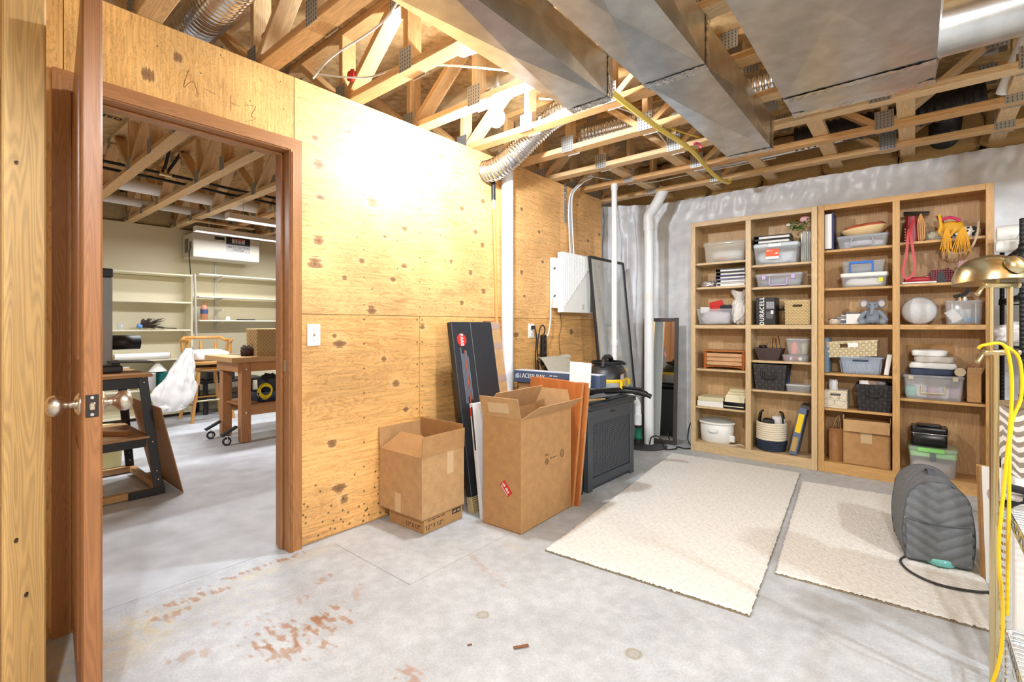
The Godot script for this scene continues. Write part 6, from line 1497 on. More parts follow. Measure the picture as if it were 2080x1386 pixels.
func wire_shelf(t: Node3D, x0: float, x1: float, z0: float, z1: float, y: float, m: Material) -> void:
	var s := st()
	var n := int((z1 - z0) / 0.025)
	for k in n + 1:
		var z := lerpf(z0, z1, float(k) / n)
		tube(s, [V(x0, y, z), V(x1, y, z)], 0.0022, 5)
	part(t, "shelf_wires", s, m).set_meta("kind", "stuff")
	for e in [[V(x0, y, z0), V(x0, y, z1)], [V(x1, y, z0), V(x1, y, z1)], [V(x0, y, z0), V(x1, y, z0)], [V(x0, y, z1), V(x1, y, z1)]]:
		part(t, "edge_rod", tube(st(), [e[0] + V(0, 0.004, 0), e[1] + V(0, 0.004, 0)], 0.0035, 6), m)
		part(t, "edge_rod", tube(st(), [e[0] - V(0, 0.03, 0), e[1] - V(0, 0.03, 0)], 0.0035, 6), m)
		var zig := []
		var c := int((e[1] - e[0]).length() / 0.035)
		for k in c + 1: zig.append(e[0].lerp(e[1], float(k) / c) + V(0, 0.004 if k % 2 == 0 else -0.03, 0))
		part(t, "edge_truss", tube(st(), zig, 0.0026, 5), m)

func wire_rack(label: String, x0: float, x1: float, z0: float, z1: float, h: float, ys: Array, m: Material) -> void:
	var t := thing("wire_rack", label, "rack")
	for x in [x0, x1]:
		for z in [z0, z1]:
			var prof := [Vector2(0.0, 0.0), Vector2(0.016, 0.002), Vector2(0.0127, 0.015)]
			var y := 0.03
			while y < h:
				prof.append_array([Vector2(0.0127, y), Vector2(0.0118, y + 0.0015), Vector2(0.0127, y + 0.003)])
				y += 0.0254
			prof.append_array([Vector2(0.0127, h), Vector2(0.0, h + 0.004)])
			part(t, "post", lathe(st(), prof, 14, V(x, 0, z)), m)
			for s in ys: part(t, "collar", lathe(st(), [Vector2(0.013, -0.034), Vector2(0.0185, -0.03), Vector2(0.0165, 0.008), Vector2(0.013, 0.01)], 14, V(x, s, z)), m)
	for s in ys: wire_shelf(t, x0, x1, z0, z1, s, m)

func near_rack() -> void:
	wire_rack("chrome wire rack standing in front of the white carton", 2.68, 3.12, -2.207, -1.3, 0.6, [0.178, 0.58], M.chrome)
	wire_rack("black wire rack standing beside the oak bookcase", 2.91, 3.36, -4.68, -3.86, 1.75, [0.12, 0.6, 1.02, 1.33, 1.6], mat(26, 26, 28, 0.4, 0.4))
	# brass swing lamp
	var t := thing("floor_lamp", "brass pharmacy floor lamp with a domed shade", "lamp", V(2.652, 0, -2.06), deg_to_rad(39.88))
	part(t, "base", lathe(st(), [Vector2(0.0, 0.0), Vector2(0.085, 0.0), Vector2(0.087, 0.012), Vector2(0.07, 0.022), Vector2(0.02, 0.03), Vector2(0.0, 0.031)], 30, V(-0.018, 0, 0)), M.brass)
	part(t, "pole", tube(st(), [V(-0.018, 0.02, 0), V(-0.018, 1.075, 0)], 0.011, 16), M.brass)
	for y in [1.077, 1.28]: part(t, "crossbar", tube(st(), [V(-0.052, y, 0), V(-0.05, y, 0), V(0.045, y, 0), V(0.047, y, 0)], [0.006, 0.0095, 0.0095, 0.006], 14), M.brass)
	for x in [-0.03, 0.029]: part(t, "rod", tube(st(), [V(x, 1.077, 0), V(x, 1.28, 0)], 0.0075, 14), M.brass)
	for y in [1.077, 1.28]:
		part(t, "thumb_lever", tube(st(), [V(-0.05, y, 0), V(-0.075, y - 0.028, 0.006)], [0.005, 0.007], 10), M.brass)
		part(t, "end_knob", lump(st(), V(0.052, y, 0), V(0.007, 0.01, 0.01), 0.9, 0.0, 1, 10), M.brass)
	part(t, "shade_arm", tube(st(), [V(-0.006, 1.28, 0.0), V(-0.016, 1.35, -0.02)], 0.0075, 12), M.brass)
	part(t, "shade", lathe(st(), [Vector2(0.09, 0.0), Vector2(0.088, 0.02), Vector2(0.078, 0.048), Vector2(0.056, 0.07), Vector2(0.028, 0.081), Vector2(0.01, 0.083)], 34, V(0.0, 1.29, -0.03), Basis(V(1, 0, 0), -0.08)), M.brass)
	part(t, "shade_hub", lathe(st(), [Vector2(0.03, 0.0), Vector2(0.026, 0.012), Vector2(0.012, 0.02), Vector2(0.0, 0.021)], 20, V(-0.006, 1.335, 0.048), Basis(V(1, 0, 0), 1.1)), M.brass)
	# yellow extension cord hung over the lamp
	t = thing("extension_cord", "yellow extension cord looped over the brass lamp and trailing to the floor", "cord")
	part(t, "strand", tube(st(), curve([V(2.6, 1.09, -2.0), V(2.612, 1.1, -1.995), V(2.655, 1.1, -2.01), V(2.672, 1.02, -2.03), V(2.672, 0.9, -2.035), V(2.657, 0.7, -2.02), V(2.643, 0.5, -2.0), V(2.652, 0.33, -2.01), V(2.645, 0.18, -2.0), V(2.61, 0.06, -1.97), V(2.57, 0.008, -1.9), V(2.6, 0.008, -1.6), V(2.7, 0.008, -1.3)], 8), 0.0046, 8), M.yellow)
	part(t, "strand", tube(st(), curve([V(2.655, 1.1, -2.015), V(2.69, 1.06, -2.05), V(2.695, 0.95, -2.055), V(2.672, 0.85, -2.04), V(2.668, 0.6, -2.04), V(2.665, 0.3, -2.04)], 8), 0.0046, 8), M.yellow)
	# white carton with a zigzag basket on top
	t = thing("white_carton", "large white carton with blue print behind the chrome rack", "box", V(2.93, 0, -2.43))
	part(t, "carton", bx(0.45, 0.655, 0.34, 0.004, V(0, 0.3275, 0)), M.white)
	part(t, "blue_print", bx(0.05, 0.03, 0.001, 0.0, V(-0.17, 0.56, 0.1706)), mat(60, 130, 200, 0.5)); part(t, "blue_print", bx(0.08, 0.002, 0.001, 0.0, V(-0.16, 0.62, 0.1706)), mat(70, 96, 160, 0.5)); part(t, "blue_print", bx(0.08, 0.002, 0.001, 0.0, V(-0.16, 0.59, 0.1706)), mat(70, 96, 160, 0.5))
	dashes(t, "lettering", 3, 0.02, 0.012, mat(70, 96, 160, 0.5), V(-0.19, 0.605, 0.171))
	t = thing("fabric_basket", "grey and white zigzag fabric basket on the white carton", "basket", V(2.785, 0.656, -2.36))
	var zn := noise(3, 3.0, 2)
	for k in 14:
		var v0 := k / 14.0
		part(t, "fabric_band", grid(st(), 72, 2, func(u, v):
			var y: float = (v0 + v / 14.0) * 0.235
			var zz: float = 0.034 * absf(fposmod(u * 14.0, 2.0) - 1.0)
			var r: float = 0.095 + 0.035 * (y / 0.235) + 0.004 * zn.get_noise_2d(u * 20.0, y * 20.0)
			return V(cos(-u * TAU) * r, clampf(y + zz - 0.017, 0.0, 0.24), sin(-u * TAU) * r)), mat(236, 234, 230, 0.95) if k % 2 == 0 else mat(150, 140, 128, 0.95))
	part(t, "lining", lathe(st(), [Vector2(0.126, 0.236), Vector2(0.09, 0.006), Vector2(0.0, 0.004)], 36), mat(150, 128, 92, 0.9, 0.0, weave_tex, Vector3.ONE * 10.0))
	# work gloves on the rack top
	t = thing("work_gloves", "pair of grey and black work gloves on the chrome rack", "gloves", V(2.7, 0.6, -2.16))
	var gs := st()
	lump(gs, V(0.0, 0.03, 0.0), V(0.035, 0.02, 0.05), 0.8, 0.05, 3, 14)
	for k in 4: tube(gs, curve([V(-0.01, 0.032, -0.03 + k * 0.02), V(-0.045, 0.03 - 0.002 * k, -0.035 + k * 0.021), V(-0.058, 0.012, -0.03 + k * 0.02), V(-0.045, -0.002, -0.026 + k * 0.02)], 4), 0.0095, 8)
	tube(gs, curve([V(0.0, 0.03, 0.045), V(-0.03, 0.035, 0.06), V(-0.05, 0.03, 0.052)], 4), 0.01, 8)
	part(t, "glove", gs, mat(176, 168, 166, 0.95))
	var g2 := st()
	lump(g2, V(0.07, 0.04, 0.02), V(0.06, 0.022, 0.045), 0.8, 0.06, 6, 14)
	for k in 4: tube(g2, curve([V(0.03, 0.036, -0.015 + k * 0.02), V(-0.005, 0.022, -0.015 + k * 0.02), V(-0.03, 0.008 - 0.003 * k, -0.01 + k * 0.018)], 4), 0.0095, 8)
	tube(g2, curve([V(0.05, 0.05, 0.05), V(0.01, 0.06, 0.06), V(-0.02, 0.062, 0.05)], 4), 0.012, 8)
	part(t, "glove", g2, mat(38, 38, 42, 0.9))
	# boards standing behind the lamp
	for k in 3: one("foam_board", ["front white foam board standing behind the brass lamp", "middle brown edged board behind the white foam board", "rear brown edged board behind the white foam board"][k], "board", bx(0.6, 0.52, 0.008, 0.001, V(0.3, 0.26, 0)), [M.white, M.card2, M.card][k], V(2.7 - 0.008 * k, 0.0, -3.04 - k * 0.012), V(-0.02, -0.12, 0.03))
	# things on the black rack
	one("paper_roll", "upper thick white paper roll on the black rack", "paper roll", tube(st(), [V(0, 0, 0), V(0.005, 0, 0), V(0.5, 0, 0)], [0.042, 0.047, 0.047], 24), M.white, V(2.84, 1.725, -4.22)); one("paper_roll", "lower short white paper roll on the black rack", "paper roll", tube(st(), [V(0, 0, 0), V(0.005, 0, 0), V(0.14, 0, 0)], [0.034, 0.037, 0.037], 24), M.white, V(2.835, 1.643, -4.2))
	t = thing("artificial_fern", "bright green artificial plant beside the paper rolls", "plant", V(3.0, 1.61, -4.02))
	for k in 30: part(t, "frond", grid(st(), 4, 1, func(u, v): return V((v - 0.5) * 0.012 * (1.0 - u), -0.1 * u * u, 0.07 * u)), [mat(78, 130, 48, 0.6), mat(104, 160, 62, 0.6)][k % 2], V(rng.randf_range(-0.05, 0.05), rng.randf_range(0.06, 0.14), rng.randf_range(-0.04, 0.04)), V(0, rng.randf_range(0, 6.2), 0))
	part(t, "pot", lathe(st(), [Vector2(0.0, 0.0), Vector2(0.045, 0.0), Vector2(0.055, 0.08), Vector2(0.0, 0.081)], 18), M.white)
	t = thing("plastic_bag", "white plastic bag with red print on the black rack", "bag", V(2.98, 1.034, -4.1))
	part(t, "bag_body", lump(st(), V(0, 0.075, 0), V(0.15, 0.07, 0.1), 0.7, 0.18, 17, 20), mat(236, 236, 236, 0.35)); part(t, "red_print", lump(st(), V(0.0, 0.1, 0.085), V(0.04, 0.025, 0.012), 0.8, 0.1, 3, 10), M.red)
	woven_bin("wicker_basket", "brown wicker basket of plastic bags on the black rack", V(3.04, 0.612, -3.98), 0.24, 0.14, 0.2, mat(150, 100, 62, 0.8), 0.9, 10)
	one("plastic_bag", "clear crumpled plastic in the brown wicker basket", "bag", lump(st(), V(0, 0.06, 0), V(0.09, 0.06, 0.07), 0.8, 0.3, 19, 16), mat(190, 198, 208, 0.2), V(3.03, 0.66, -3.98))
	one("folded_linen", "stack of folded grey linen on the black rack", "linen", lump(st(), V(0, 0.06, 0), V(0.16, 0.06, 0.12), 0.3, 0.06, 23, 16), mat(176, 176, 180, 0.9), V(3.12, 1.345, -4.2))
	one("cushion", "dark brown cushion on the bottom shelf of the black rack", "cushion", lump(st(), V(0, 0.12, 0), V(0.17, 0.12, 0.16), 0.4, 0.05, 29, 16), mat(94, 66, 48, 0.9), V(3.13, 0.135, -4.25))

func workshop() -> void:
	var t: Node3D
	# cream built-in shelves
	t = thing("shelf_unit", "cream built-in shelf unit on the workshop wall", "shelves", V(0, 0, 0))
	var cw := mat(228, 222, 194, 0.55)
	for z in [-2.15, -0.7]: part(t, "side", bx(0.29, 1.82, 0.02, 0.002, V(-4.9, 0.91, z)), cw)
	for y in [1.815, 1.462, 1.108, 0.74, 0.372, 0.06]: part(t, "shelf", bx(0.29, 0.02, 1.43, 0.003, V(-4.9, y - 0.01, -1.425)), cw)
	part(t, "back", bx(0.006, 1.78, 1.43, 0.0, V(-5.045, 0.9, -1.425)), cw); part(t, "shaded_toe_kick", bx(0.02, 0.045, 1.43, 0.0, V(-4.8, 0.0225, -1.425)), mat(70, 62, 54, 0.8))  # toe kick coloured dark to stand for the shadow gap below the shelf
	t = thing("wall_shelves", "three white shelves on slotted wall standards", "shelves", V(0, 0, 0))
	for z in [-2.517, -3.355]:
		part(t, "standard", bx(0.014, 1.05, 0.026, 0.001, V(-5.043, 1.62, z)), mat(206, 206, 200, 0.4, 0.3))
		for y in [1.845, 1.549, 1.4, 1.233]: part(t, "bracket", prism(st(), [Vector2(0, 0), Vector2(0.27, 0), Vector2(0.27, -0.012), Vector2(0.05, -0.06), Vector2(0, -0.07)], 0.012, V(-5.036, y - 0.021, z)), mat(216, 214, 206, 0.4))
	for y in [1.845, 1.549, 1.233]: part(t, "shelf", bx(0.27, 0.019, 1.4, 0.003, V(-4.885, y - 0.0095, -2.93)), mat(232, 228, 210, 0.5))
	# air cleaner hung from the trusses
	t = thing("air_cleaner", "hanging grey air filtration box with a black and red badge", "air cleaner", V(-4.8, 2.04, -2.52))
	part(t, "housing", bx(0.4, 0.31, 0.81, 0.006, V(0, 0.155, 0)), mat(206, 202, 186, 0.5))
	part(t, "intake_grille", bx(0.14, 0.18, 0.003, 0.001, V(-0.05, 0.16, 0.4055)), mat(110, 108, 102, 0.6)); part(t, "socket_panel", bx(0.07, 0.08, 0.003, 0.001, V(0.1, 0.16, 0.4055)), mat(84, 74, 66, 0.6))
	part(t, "display", bx(0.003, 0.04, 0.12, 0.001, V(0.2005, 0.27, 0.1)), mat(40, 38, 38, 0.4))
	var bg := part(t, "badge", bx(0.003, 0.1, 0.3, 0.0, V(0.2008, 0.255, -0.13)), mat(30, 34, 46, 0.4))
	part(bg, "badge_plate", bx(0.003, 0.06, 0.16, 0.0, V(0.202, 0.258, -0.13)), mat(210, 210, 206, 0.5)); part(bg, "red_bar", bx(0.003, 0.012, 0.14, 0.0, V(0.203, 0.278, -0.13)), M.red)
	words(bg, "brand_print", "J E T", 0.036, M.ink, V(0.2042, 0.25, -0.13), Basis(V(0, 1, 0), PI / 2), true)
	var pn := part(t, "name_panel", bx(0.003, 0.1, 0.3, 0.0, V(0.2008, 0.154, -0.13)), mat(178, 178, 174, 0.5))
	words(pn, "name_print", "AIR FILTRATION", 0.028, M.ink, V(0.2028, 0.172, -0.13), Basis(V(0, 1, 0), PI / 2)); words(pn, "name_print", "SYSTEM", 0.028, M.ink, V(0.2028, 0.135, -0.13), Basis(V(0, 1, 0), PI / 2))
	for z in [-0.35, 0.35]: part(t, "hook_chain", tube(st(), [V(0.1, 0.31, z), V(0.1, 0.4, z)], 0.006, 6), M.chrome)
	part(t, "power_cord", tube(st(), curve([V(0.13, 0.13, 0.41), V(0.1, 0.05, 0.42), V(0.06, -0.1, 0.4), V(0.02, -0.21, 0.38)], 6), 0.006, 6), M.black)
	# things on the shelves
	t = thing("feather_duster", "brown feather duster lying on the cream shelf", "duster", V(-4.8, 1.11, -1.75))
	var fd := st()
	for k in 170: bar(fd, V(0, 0.04, 0.13), V(rng.randf_range(-0.07, 0.07), rng.randf_range(0.006, 0.14), 0.12 - rng.randf_range(0.0, 0.24)), 0.016, 0.002, 0.0)
	part(t, "feathers", fd, mat(96, 82, 74, 0.9)); part(t, "handle", tube(st(), [V(0, 0.02, -0.05), V(0, 0.012, -0.24)], 0.006, 8), M.black); part(t, "cap", tube(st(), [V(0.02, 0.03, 0.13), V(0.02, 0.05, 0.17)], 0.028, 14), mat(96, 150, 206, 0.4))
	one("glass_tumbler", "small clear tumbler on the cream shelf by the duster", "glass", lathe(st(), [Vector2(0.03, 0.0), Vector2(0.036, 0.08), Vector2(0.034, 0.08), Vector2(0.028, 0.004)], 16), clear(226, 230, 230, 0.3, 0.08), V(-4.8, 1.109, -1.42))
	t = thing("paper_roll", "white paper roll lying along the cream shelf", "paper roll", V(-4.79, 0.742, -1.63))
	part(t, "paper", tube(st(), [V(0, 0.04, -0.28), V(0, 0.04, 0.27)], 0.04, 20), M.white); for z in [-0.29, 0.28]: part(t, "core", tube(st(), [V(0, 0.04, z), V(0, 0.04, z + 0.02)], 0.03, 14), M.card)
	var cans := [[-4.8, -1.68, 0.09, 0.19, M.white, "white paint pail with a wire handle on the cream shelf", "paint_pail"], [-4.84, -1.87, 0.085, 0.19, mat(24, 128, 124, 0.4), "teal paint can on the cream shelf", "paint_can"], [-4.83, -1.46, 0.055, 0.28, mat(226, 226, 222, 0.4), "tall white tub on the cream shelf", "tall_tub"]]
	for c in cans:
		t = thing(c[6], c[5], "paint can", V(c[0], 0.373, c[1]))
		part(t, "can", lathe(st(), [Vector2(0.0, 0.0), Vector2(c[2], 0.0), Vector2(c[2], c[3]), Vector2(c[2] + 0.004, c[3] + 0.004), Vector2(c[2] - 0.004, c[3] + 0.01), Vector2(0.0, c[3] + 0.008)], 24), c[4])
		part(t, "bail", tube(st(), curve([V(0.0, c[3] * 0.85, c[2]), V(c[2] + 0.01, c[3] * 0.5, 0.02), V(0.0, c[3] * 0.85, -c[2])], 6), 0.002, 5), M.chrome)
	one("filter_cone", "white paper strainer cone standing on the teal can", "cone", lathe(st(), [Vector2(0.1, 0.0), Vector2(0.015, 0.11), Vector2(0.0, 0.112)], 20), M.paper, V(-4.84, 0.584, -1.8))
	t = thing("glue_bottle", "orange brown glue bottle on the lowest wall shelf", "bottle", V(-4.82, 1.234, -2.31))
	part(t, "bottle", lathe(st(), [Vector2(0.0, 0.0), Vector2(0.045, 0.0), Vector2(0.045, 0.15), Vector2(0.03, 0.19), Vector2(0.012, 0.2), Vector2(0.0, 0.2)], 18), mat(200, 136, 104, 0.45)); part(t, "spout", lathe(st(), [Vector2(0.013, 0.2), Vector2(0.005, 0.245), Vector2(0.0, 0.246)], 12), mat(176, 80, 56, 0.5)); part(t, "blue_label", lathe(st(), [Vector2(0.0455, 0.08), Vector2(0.0455, 0.14)], 18), mat(70, 84, 130, 0.5))
	one("bottle_cap", "white cone cap on the lowest wall shelf", "cap", lathe(st(), [Vector2(0.0, 0.0), Vector2(0.035, 0.0), Vector2(0.02, 0.05), Vector2(0.0, 0.052)], 14), M.white, V(-4.82, 1.234, -2.6)); one("chisel", "black handled tool lying on the lowest wall shelf", "tool", bar(st(), V(-4.8, 1.24, -2.7), V(-4.8, 1.24, -2.95), 0.02, 0.012, 0.003), M.black)
	one("level", "long grey spirit level standing between the shelf units", "level", bx(0.03, 0.85, 0.02, 0.002), mat(176, 172, 166, 0.4), V(-4.72, 1.4, -2.178), V(0.02, 0, 0))
	# workbench on casters
	t = thing("workbench", "sturdy wooden workbench on swing-up casters", "workbench", V(0, 0, 0))
	part(t, "top", bx(0.72, 0.05, 1.5, 0.004, V(-2.91, 0.825, -2.57)), wood(222, 174, 116, 2))
	for x in [-2.64, -3.12]:
		for z in [-1.97, -3.15]: part(t, "leg", bx(0.09, 0.79, 0.09, 0.004, V(x, 0.405, z)), wood(196, 134, 82, 1))
		part(t, "apron", bx(0.038, 0.1, 1.3, 0.003, V(x + (0.064 if x > -3 else -0.064) * 0.0, 0.75, -2.56)), wood(206, 146, 90, 2)); part(t, "stretcher", bx(0.038, 0.09, 1.1, 0.003, V(x, 0.31, -2.56)), wood(206, 146, 90, 2))
	for z in [-1.915, -3.2]: part(t, "apron", bx(0.55, 0.1, 0.038, 0.003, V(-2.88, 0.75, z)), wood(200, 140, 86))
	part(t, "lower_shelf", bx(0.55, 0.02, 1.2, 0.002, V(-2.88, 0.365, -2.56)), wood(190, 130, 80, 2))
	for x in [-2.64, -3.06]:
		part(t, "caster_bracket", bar(st(), V(x, 0.17, -1.9), V(x, 0.1, -1.76), 0.05, 0.02, 0.003), M.black)
		var wh := part(t, "caster_wheel", lathe(st(), [Vector2(0.0, -0.014), Vector2(0.034, -0.014), Vector2(0.04, -0.006), Vector2(0.04, 0.006), Vector2(0.034, 0.014), Vector2(0.0, 0.014)], 22, V(x, 0.04, -1.81), Basis(V(0, 1, 0), V(1, 0, 0), V(0, 0, -1))), M.black)
		part(wh, "hub", lathe(st(), [Vector2(0.0, 0.0), Vector2(0.026, 0.0), Vector2(0.02, 0.006), Vector2(0.0, 0.007)], 18, V(x + 0.013, 0.04, -1.81), Basis(V(0, 1, 0), V(1, 0, 0), V(0, 0, -1))), mat(206, 206, 206, 0.4))
		part(t, "caster_fork", bar(st(), V(x + 0.02, 0.1, -1.8), V(x + 0.02, 0.04, -1.81), 0.03, 0.003, 0.0), M.chrome)
	for q in [[-2.594, 0.73, -1.97], [-2.594, 0.3, -1.97]]: part(t, "bolt", lump(st(), V(q[0], q[1], q[2]), V(0.006, 0.01, 0.01), 0.9, 0.0, 1, 6), M.chrome)
	woven_bin("wicker_basket", "square seagrass basket on the workbench top", V(-2.72, 0.851, -2.3), 0.26, 0.27, 0.46, mat(206, 174, 122, 0.85), 0.98, 14)
	one("saw_blade", "dark flat sheet lying on the workbench top", "sheet", bx(0.3, 0.004, 0.35, 0.001), mat(70, 72, 78, 0.4), V(-3.02, 0.8525, -2.2), V(0, 0.2, 0))
	one("bristle_brush", "dark bristly brush head beside the seagrass basket", "brush", lump(st(), V(0, 0.05, 0), V(0.05, 0.05, 0.05), 0.9, 0.4, 41, 14), mat(74, 58, 54, 0.9), V(-2.72, 0.851, -2.02))
	t = thing("tool_tote", "navy tool tote with coiled yellow rope and red handled tools", "tool box", V(-2.8, 0.376, -2.32))
	part(t, "tray", tub(0.26, 0.4, 0.3, 0.44, 0.1, 0.02), mat(42, 60, 84, 0.5)); stuffing(t, "tools", V(0, 0.16, -0.02), V(0.1, 0.1, 0.13), mat(40, 46, 56, 0.6), 81); stuffing(t, "tools", V(0.06, 0.1, -0.1), V(0.08, 0.06, 0.09), mat(54, 44, 44, 0.6), 82)
	for k in 4: part(t, "red_handle", tube(st(), [V(0.08, 0.09 + 0.05 * k, 0.02 - 0.04 * k), V(0.12, 0.12 + 0.05 * k, -0.08 - 0.02 * k)], 0.012, 8), mat(206, 48, 52, 0.5))
	for k in 6: part(t, "rope_loop", tube(st(), arc(0, TAU, 0.075 - 0.004 * k, V(0.13 + 0.004 * k, 0.1 + 0.01 * (k % 3), 0.14), 22), 0.006, 6), mat(244, 214, 20, 0.5))
	# captain's stool with a white bag
	t = thing("bar_stool", "varnished captain's stool with a curved spindle back", "stool", V(-4.32, 0, -2.18))
	var pine := wood(226, 166, 88, 1, 0.35)
	part(t, "seat", slab(0.46, 0.5, 0.04, 0.12, 0.685), wood(226, 170, 92, 0, 0.35)); part(t, "swivel", tube(st(), [V(0, 0.65, 0), V(0, 0.69, 0)], 0.14, 20), M.dark); part(t, "leg_frame", slab(0.36, 0.36, 0.045, 0.1, 0.605), pine)
	for x in [-1.0, 1.0]:
		for z in [-1.0, 1.0]: part(t, "leg", tube(st(), [V(x * 0.13, 0.62, z * 0.13), V(x * 0.16, 0.45, z * 0.155), V(x * 0.163, 0.43, z * 0.16), V(x * 0.19, 0.25, z * 0.185), V(x * 0.193, 0.235, z * 0.19), V(x * 0.22, 0.0, z * 0.225)], [0.02, 0.026, 0.018, 0.024, 0.017, 0.02], 12), pine)
		part(t, "rung", tube(st(), [V(x * 0.19, 0.25, -0.19), V(x * 0.19, 0.25, 0.19)], 0.011, 8), M.brass if x > 0 else pine); part(t, "rung", tube(st(), [V(-0.19, 0.2, x * 0.19), V(0.19, 0.2, x * 0.19)], 0.011, 8), pine)
	var rail := []
	for k in 21:
		var a := lerpf(-0.6, PI + 0.6, k / 20.0) + PI / 2
		rail.append(V(cos(a) * 0.23 + 0.0, 0.975 + (0.03 if k > 5 and k < 15 else 0.0), sin(a) * 0.27))
	part(t, "back_rail", tube(st(), rail, 0.02, 10), pine)
	for k in 7: part(t, "spindle", tube(st(), [V(cos(lerpf(-0.4, PI + 0.4, k / 6.0) + PI / 2) * 0.2, 0.725, sin(lerpf(-0.4, PI + 0.4, k / 6.0) + PI / 2) * 0.235), V(cos(lerpf(-0.4, PI + 0.4, k / 6.0) + PI / 2) * 0.215, 0.82, sin(lerpf(-0.4, PI + 0.4, k / 6.0) + PI / 2) * 0.25), V(cos(lerpf(-0.4, PI + 0.4, k / 6.0) + PI / 2) * 0.225, 0.97, sin(lerpf(-0.4, PI + 0.4, k / 6.0) + PI / 2) * 0.265)], [0.016, 0.021, 0.012], 10), pine)
	for k in 2: one("foam_pad", ["thick white foam roll on the stool seat", "white foam pad behind the foam roll on the stool"][k], "foam", lump(st(), V(0, 0.06 + 0.01 * k, 0), V(0.1, 0.06, 0.19), 0.5, 0.03, 90 + k, 14), mat(244, 244, 244, 0.8), V(-4.22 - 0.21 * k, 0.727, -2.2 - 0.02 * k))
	t = thing("plastic_sack", "large white plastic sack hanging from the stool", "sack", V(-3.98, 0, -1.72))
	var sn := noise(44, 3.0, 3)
	part(t, "sack", grid(st(), 40, 30, func(u, v):
		var a: float = u * TAU
		var y: float = lerpf(0.2, 0.9, v)
		var w: float = lerpf(0.24, 0.02, pow(v, 1.1)) * (0.6 + 0.4 * smoothstep(0.0, 0.18, v))
		var cz: float = lerpf(0.02, -0.17, pow(v, 0.9))
		var nn: float = 0.035 * sn.get_noise_3d(cos(a) * 1.5, y * 1.4, sin(a) * 1.5) + 0.012 * sin(a * 9.0 + y * 4.0)
		return V(cos(a) * (w * 0.45 + nn), y + 0.08 * maxf(0.0, sin(a)) * (1.0 - v), cz + sin(a) * (w + nn))), mat(236, 236, 232, 0.45))
	part(t, "sack_bottom", lump(st(), V(0, 0.24, 0.02), V(0.08, 0.05, 0.16), 0.8, 0.15, 7, 16), mat(236, 236, 232, 0.45))
	t = thing("plastic_shelving", "low black plastic shelf stand behind the stool", "shelves", V(-4.78, 0, -2.6))
	for y in [0.2, 0.42]: part(t, "shelf", bx(0.4, 0.035, 0.8, 0.005, V(0, y, 0)), M.black)
	for z in [-0.34, 0.34]: for x in [-0.15, 0.15]: part(t, "leg", tube(st(), [V(x * 1.15, 0.0, z), V(x, 0.42, z)], 0.03, 10), M.black)
	one("tool_case", "black hard tool case with a paper label on the plastic stand", "case", bx(0.26, 0.12, 0.34, 0.01), mat(40, 42, 46, 0.4), V(-4.76, 0.4985, -2.45)); one("white_plank", "white plank lying on the floor under the plastic stand", "board", bx(0.12, 0.03, 0.6, 0.003), M.white, V(-4.4, 0.016, -2.75))
	# steel machine stand with a bench sander
	t = thing("tool_stand", "black steel tool stand with splayed legs and wooden shelves", "stand", V(-1.92, 0, -0.62))
	var bs := mat(34, 35, 38, 0.45)
	part(t, "top_board", bx(0.66, 0.022, 0.7, 0.003, V(0, 0.815, 0)), wood(206, 150, 92, 2)); part(t, "lower_board", bx(0.7, 0.018, 0.66, 0.003, V(0, 0.395, 0)), wood(206, 160, 108, 2))
	for sx in [-1.0, 1.0]:
		part(t, "top_rail", bx(0.01, 0.07, 0.66, 0.002, V(sx * 0.3, 0.765, 0)), bs); part(t, "lower_rail", bx(0.01, 0.06, 0.62, 0.002, V(sx * 0.34, 0.36, 0)), bs)
		part(t, "foot_rail", bx(0.04, 0.045, 0.8, 0.003, V(sx * 0.38, 0.03, 0)), wood(206, 160, 104, 2))
		for sz in [-1.0, 1.0]:
			part(t, "leg", bar(st(), V(sx * 0.3, 0.8, sz * 0.3), V(sx * 0.38, 0.05, sz * 0.37), 0.055, 0.01, 0.002, V(1, 0, 0)), bs)
			part(t, "foot_angle", bx(0.012, 0.05, 0.2, 0.002, V(sx * 0.405, 0.03, sz * 0.3)), bs)
			for y in [0.1, 0.16, 0.36, 0.77]: part(t, "bolt", lump(st(), V(sx * lerpf(0.388, 0.31, y / 0.8) , y, sz * lerpf(0.38, 0.3, y / 0.8)), V(0.01, 0.008, 0.008), 0.9, 0.0, 1, 6), M.chrome)
	for sz in [-1.0, 1.0]: part(t, "top_rail", bx(0.6, 0.07, 0.01, 0.002, V(0, 0.765, sz * 0.3)), bs); part(t, "foot_rail", bx(0.72, 0.04, 0.04, 0.003, V(0, 0.03, sz * 0.385)), wood(206, 160, 104))
	t = thing("bench_sander", "grey machine column with a black cap on the tool stand", "machine", V(-1.95, 0.827, -0.705))
	part(t, "foot", bx(0.24, 0.05, 0.3, 0.01, V(0, 0.025, 0)), mat(62, 64, 68, 0.5)); part(t, "column", bx(0.16, 0.62, 0.2, 0.008, V(0, 0.36, 0)), mat(150, 154, 154, 0.45)); part(t, "cap", bx(0.165, 0.06, 0.205, 0.006, V(0, 0.7, 0)), M.black)
	part(t, "table_plate", box(st(), V(0.02, 0.07, -0.2), V(0.22, 0.012, 0.26), 0.003, Basis(V(1, 0, 0), -0.05)), mat(70, 72, 76, 0.4))
	part(t, "trunnion", tube(st(), [V(-0.02, 0.06, -0.12), V(0.06, 0.06, -0.12)], 0.026, 14), mat(90, 92, 96, 0.4))
	var roll := part(t, "rolled_mat", lathe(st(), [Vector2(0.032, -0.02), Vector2(0.036, -0.16), Vector2(0.052, -0.165), Vector2(0.052, 0.0), Vector2(0.0, 0.0)], 26, V(0.02, 0.21, -0.1), Basis(V(1, 0, 0), PI / 2)), M.black)
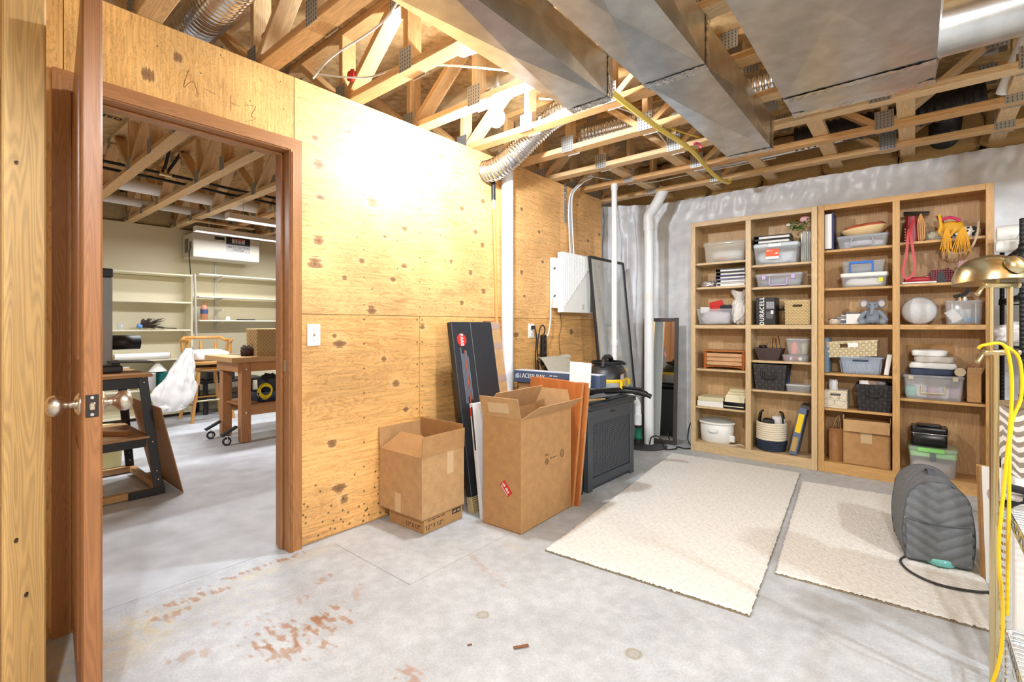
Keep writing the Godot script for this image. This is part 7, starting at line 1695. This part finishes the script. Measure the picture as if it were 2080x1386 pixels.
	part(roll, "inner_wrap", lathe(st(), [Vector2(0.026, -0.168), Vector2(0.03, -0.168), Vector2(0.03, -0.02), Vector2(0.026, -0.02)], 24, V(0.02, 0.21, -0.1), Basis(V(1, 0, 0), PI / 2)), mat(126, 118, 110, 0.6))
	one("wood_block", "angled offcut of wood on the tool stand's lower shelf", "wood block", bar(st(), V(-1.86, 0.42, -0.72), V(-1.68, 0.42, -0.86), 0.05, 0.03, 0.002), wood(190, 132, 80)); one("cardboard_sheet", "printed cardboard sheet leaning on the end of the tool stand", "cardboard", grid(st(), 2, 2, func(u, v): return V(-2.2 + 0.78 * u, 0.004 + 0.6 * v, -1.1 + 0.13 * v), 0.006), mat(166, 124, 88, 0.85, 0.0, speck_tex, Vector3.ONE * 2.0))
	one("yellow_bucket", "pale yellow bucket on the floor behind the tool stand", "bucket", lathe(st(), [Vector2(0.0, 0.0), Vector2(0.13, 0.0), Vector2(0.15, 0.33), Vector2(0.155, 0.335), Vector2(0.145, 0.34), Vector2(0.125, 0.02), Vector2(0.0, 0.018)], 26), mat(236, 220, 150, 0.45), V(-2.58, 0, -0.86))
	# overhead runs in the workshop
	one("insulated_pipe", "white wrapped pipe running under the workshop trusses", "pipe", tube(st(), curve([V(-3.62, 2.6, 0.8), V(-3.62, 2.58, -0.6), V(-3.62, 2.57, -1.7), V(-3.64, 2.57, -2.4), V(-3.66, 2.58, -3.4)], 8), 0.06, 16), mat(230, 230, 228, 0.5)); one("insulated_pipe", "second white wrapped pipe along the workshop rim", "pipe", tube(st(), curve([V(-4.3, 2.56, 0.4), V(-4.3, 2.55, -1.2), V(-4.32, 2.55, -2.6), V(-4.3, 2.56, -3.6)], 6), 0.045, 14), mat(214, 210, 204, 0.5))
	for k in 2: one("black_pipe", ["upper black plastic pipe strung through the workshop trusses", "lower black plastic pipe strung through the workshop trusses"][k], "pipe", tube(st(), curve([V(-3.05 - 0.07 * k, 2.62 - 0.04 * k, 0.4), V(-3.05 - 0.08 * k, 2.61 - 0.04 * k, -1.3), V(-3.1 - 0.09 * k, 2.6 - 0.04 * k, -2.2), V(-3.1 - 0.1 * k, 2.6 - 0.04 * k, -3.2)], 6), 0.014, 10), M.black)
	for k in 2: one("black_pipe", ["short black pipe curving up to the strand board", "second short black pipe rising to the strand board"][k], "pipe", tube(st(), curve([V(-3.06, 2.62, -1.4 - 0.03 * k), V(-3.02, 2.72, -1.42 - 0.06 * k), V(-2.95, 2.87, -1.43 - 0.12 * k)], 5), 0.014, 10), M.black)
	t = thing("pipe_fitting", "brass pipe tee joining the black workshop pipes", "fitting", V(-3.055, 2.605, -1.42))
	part(t, "tee", tube(st(), [V(0, 0, 0.05), V(0, 0, -0.05)], 0.02, 12), M.brass); part(t, "branch", tube(st(), [V(0, 0, 0), V(0.01, 0.05, 0)], 0.017, 12), M.brass)
	one("ceiling_board", "thin wooden strip lying under the trusses above the air cleaner", "board", bx(0.06, 0.02, 0.7, 0.002), M.fir3, V(-4.22, 2.428, -2.35))
	one("pull_cord", "white pull cord drooping from the shop light", "cord", tube(st(), curve([V(-2.78, 2.44, -2.3), V(-2.78, 2.3, -2.34), V(-2.8, 2.1, -2.45), V(-2.7, 2.0, -2.62), V(-2.6, 1.97, -2.8)], 6), 0.004, 6), mat(226, 222, 210, 0.7))
	words(get_node("ceiling"), "sheathing_print", "OSB", 0.06, M.ink, V(-2.62, 2.873, -0.93), Basis(V(1, 0, 0), PI / 2) * Basis(V(0, 0, 1), PI / 2), true)
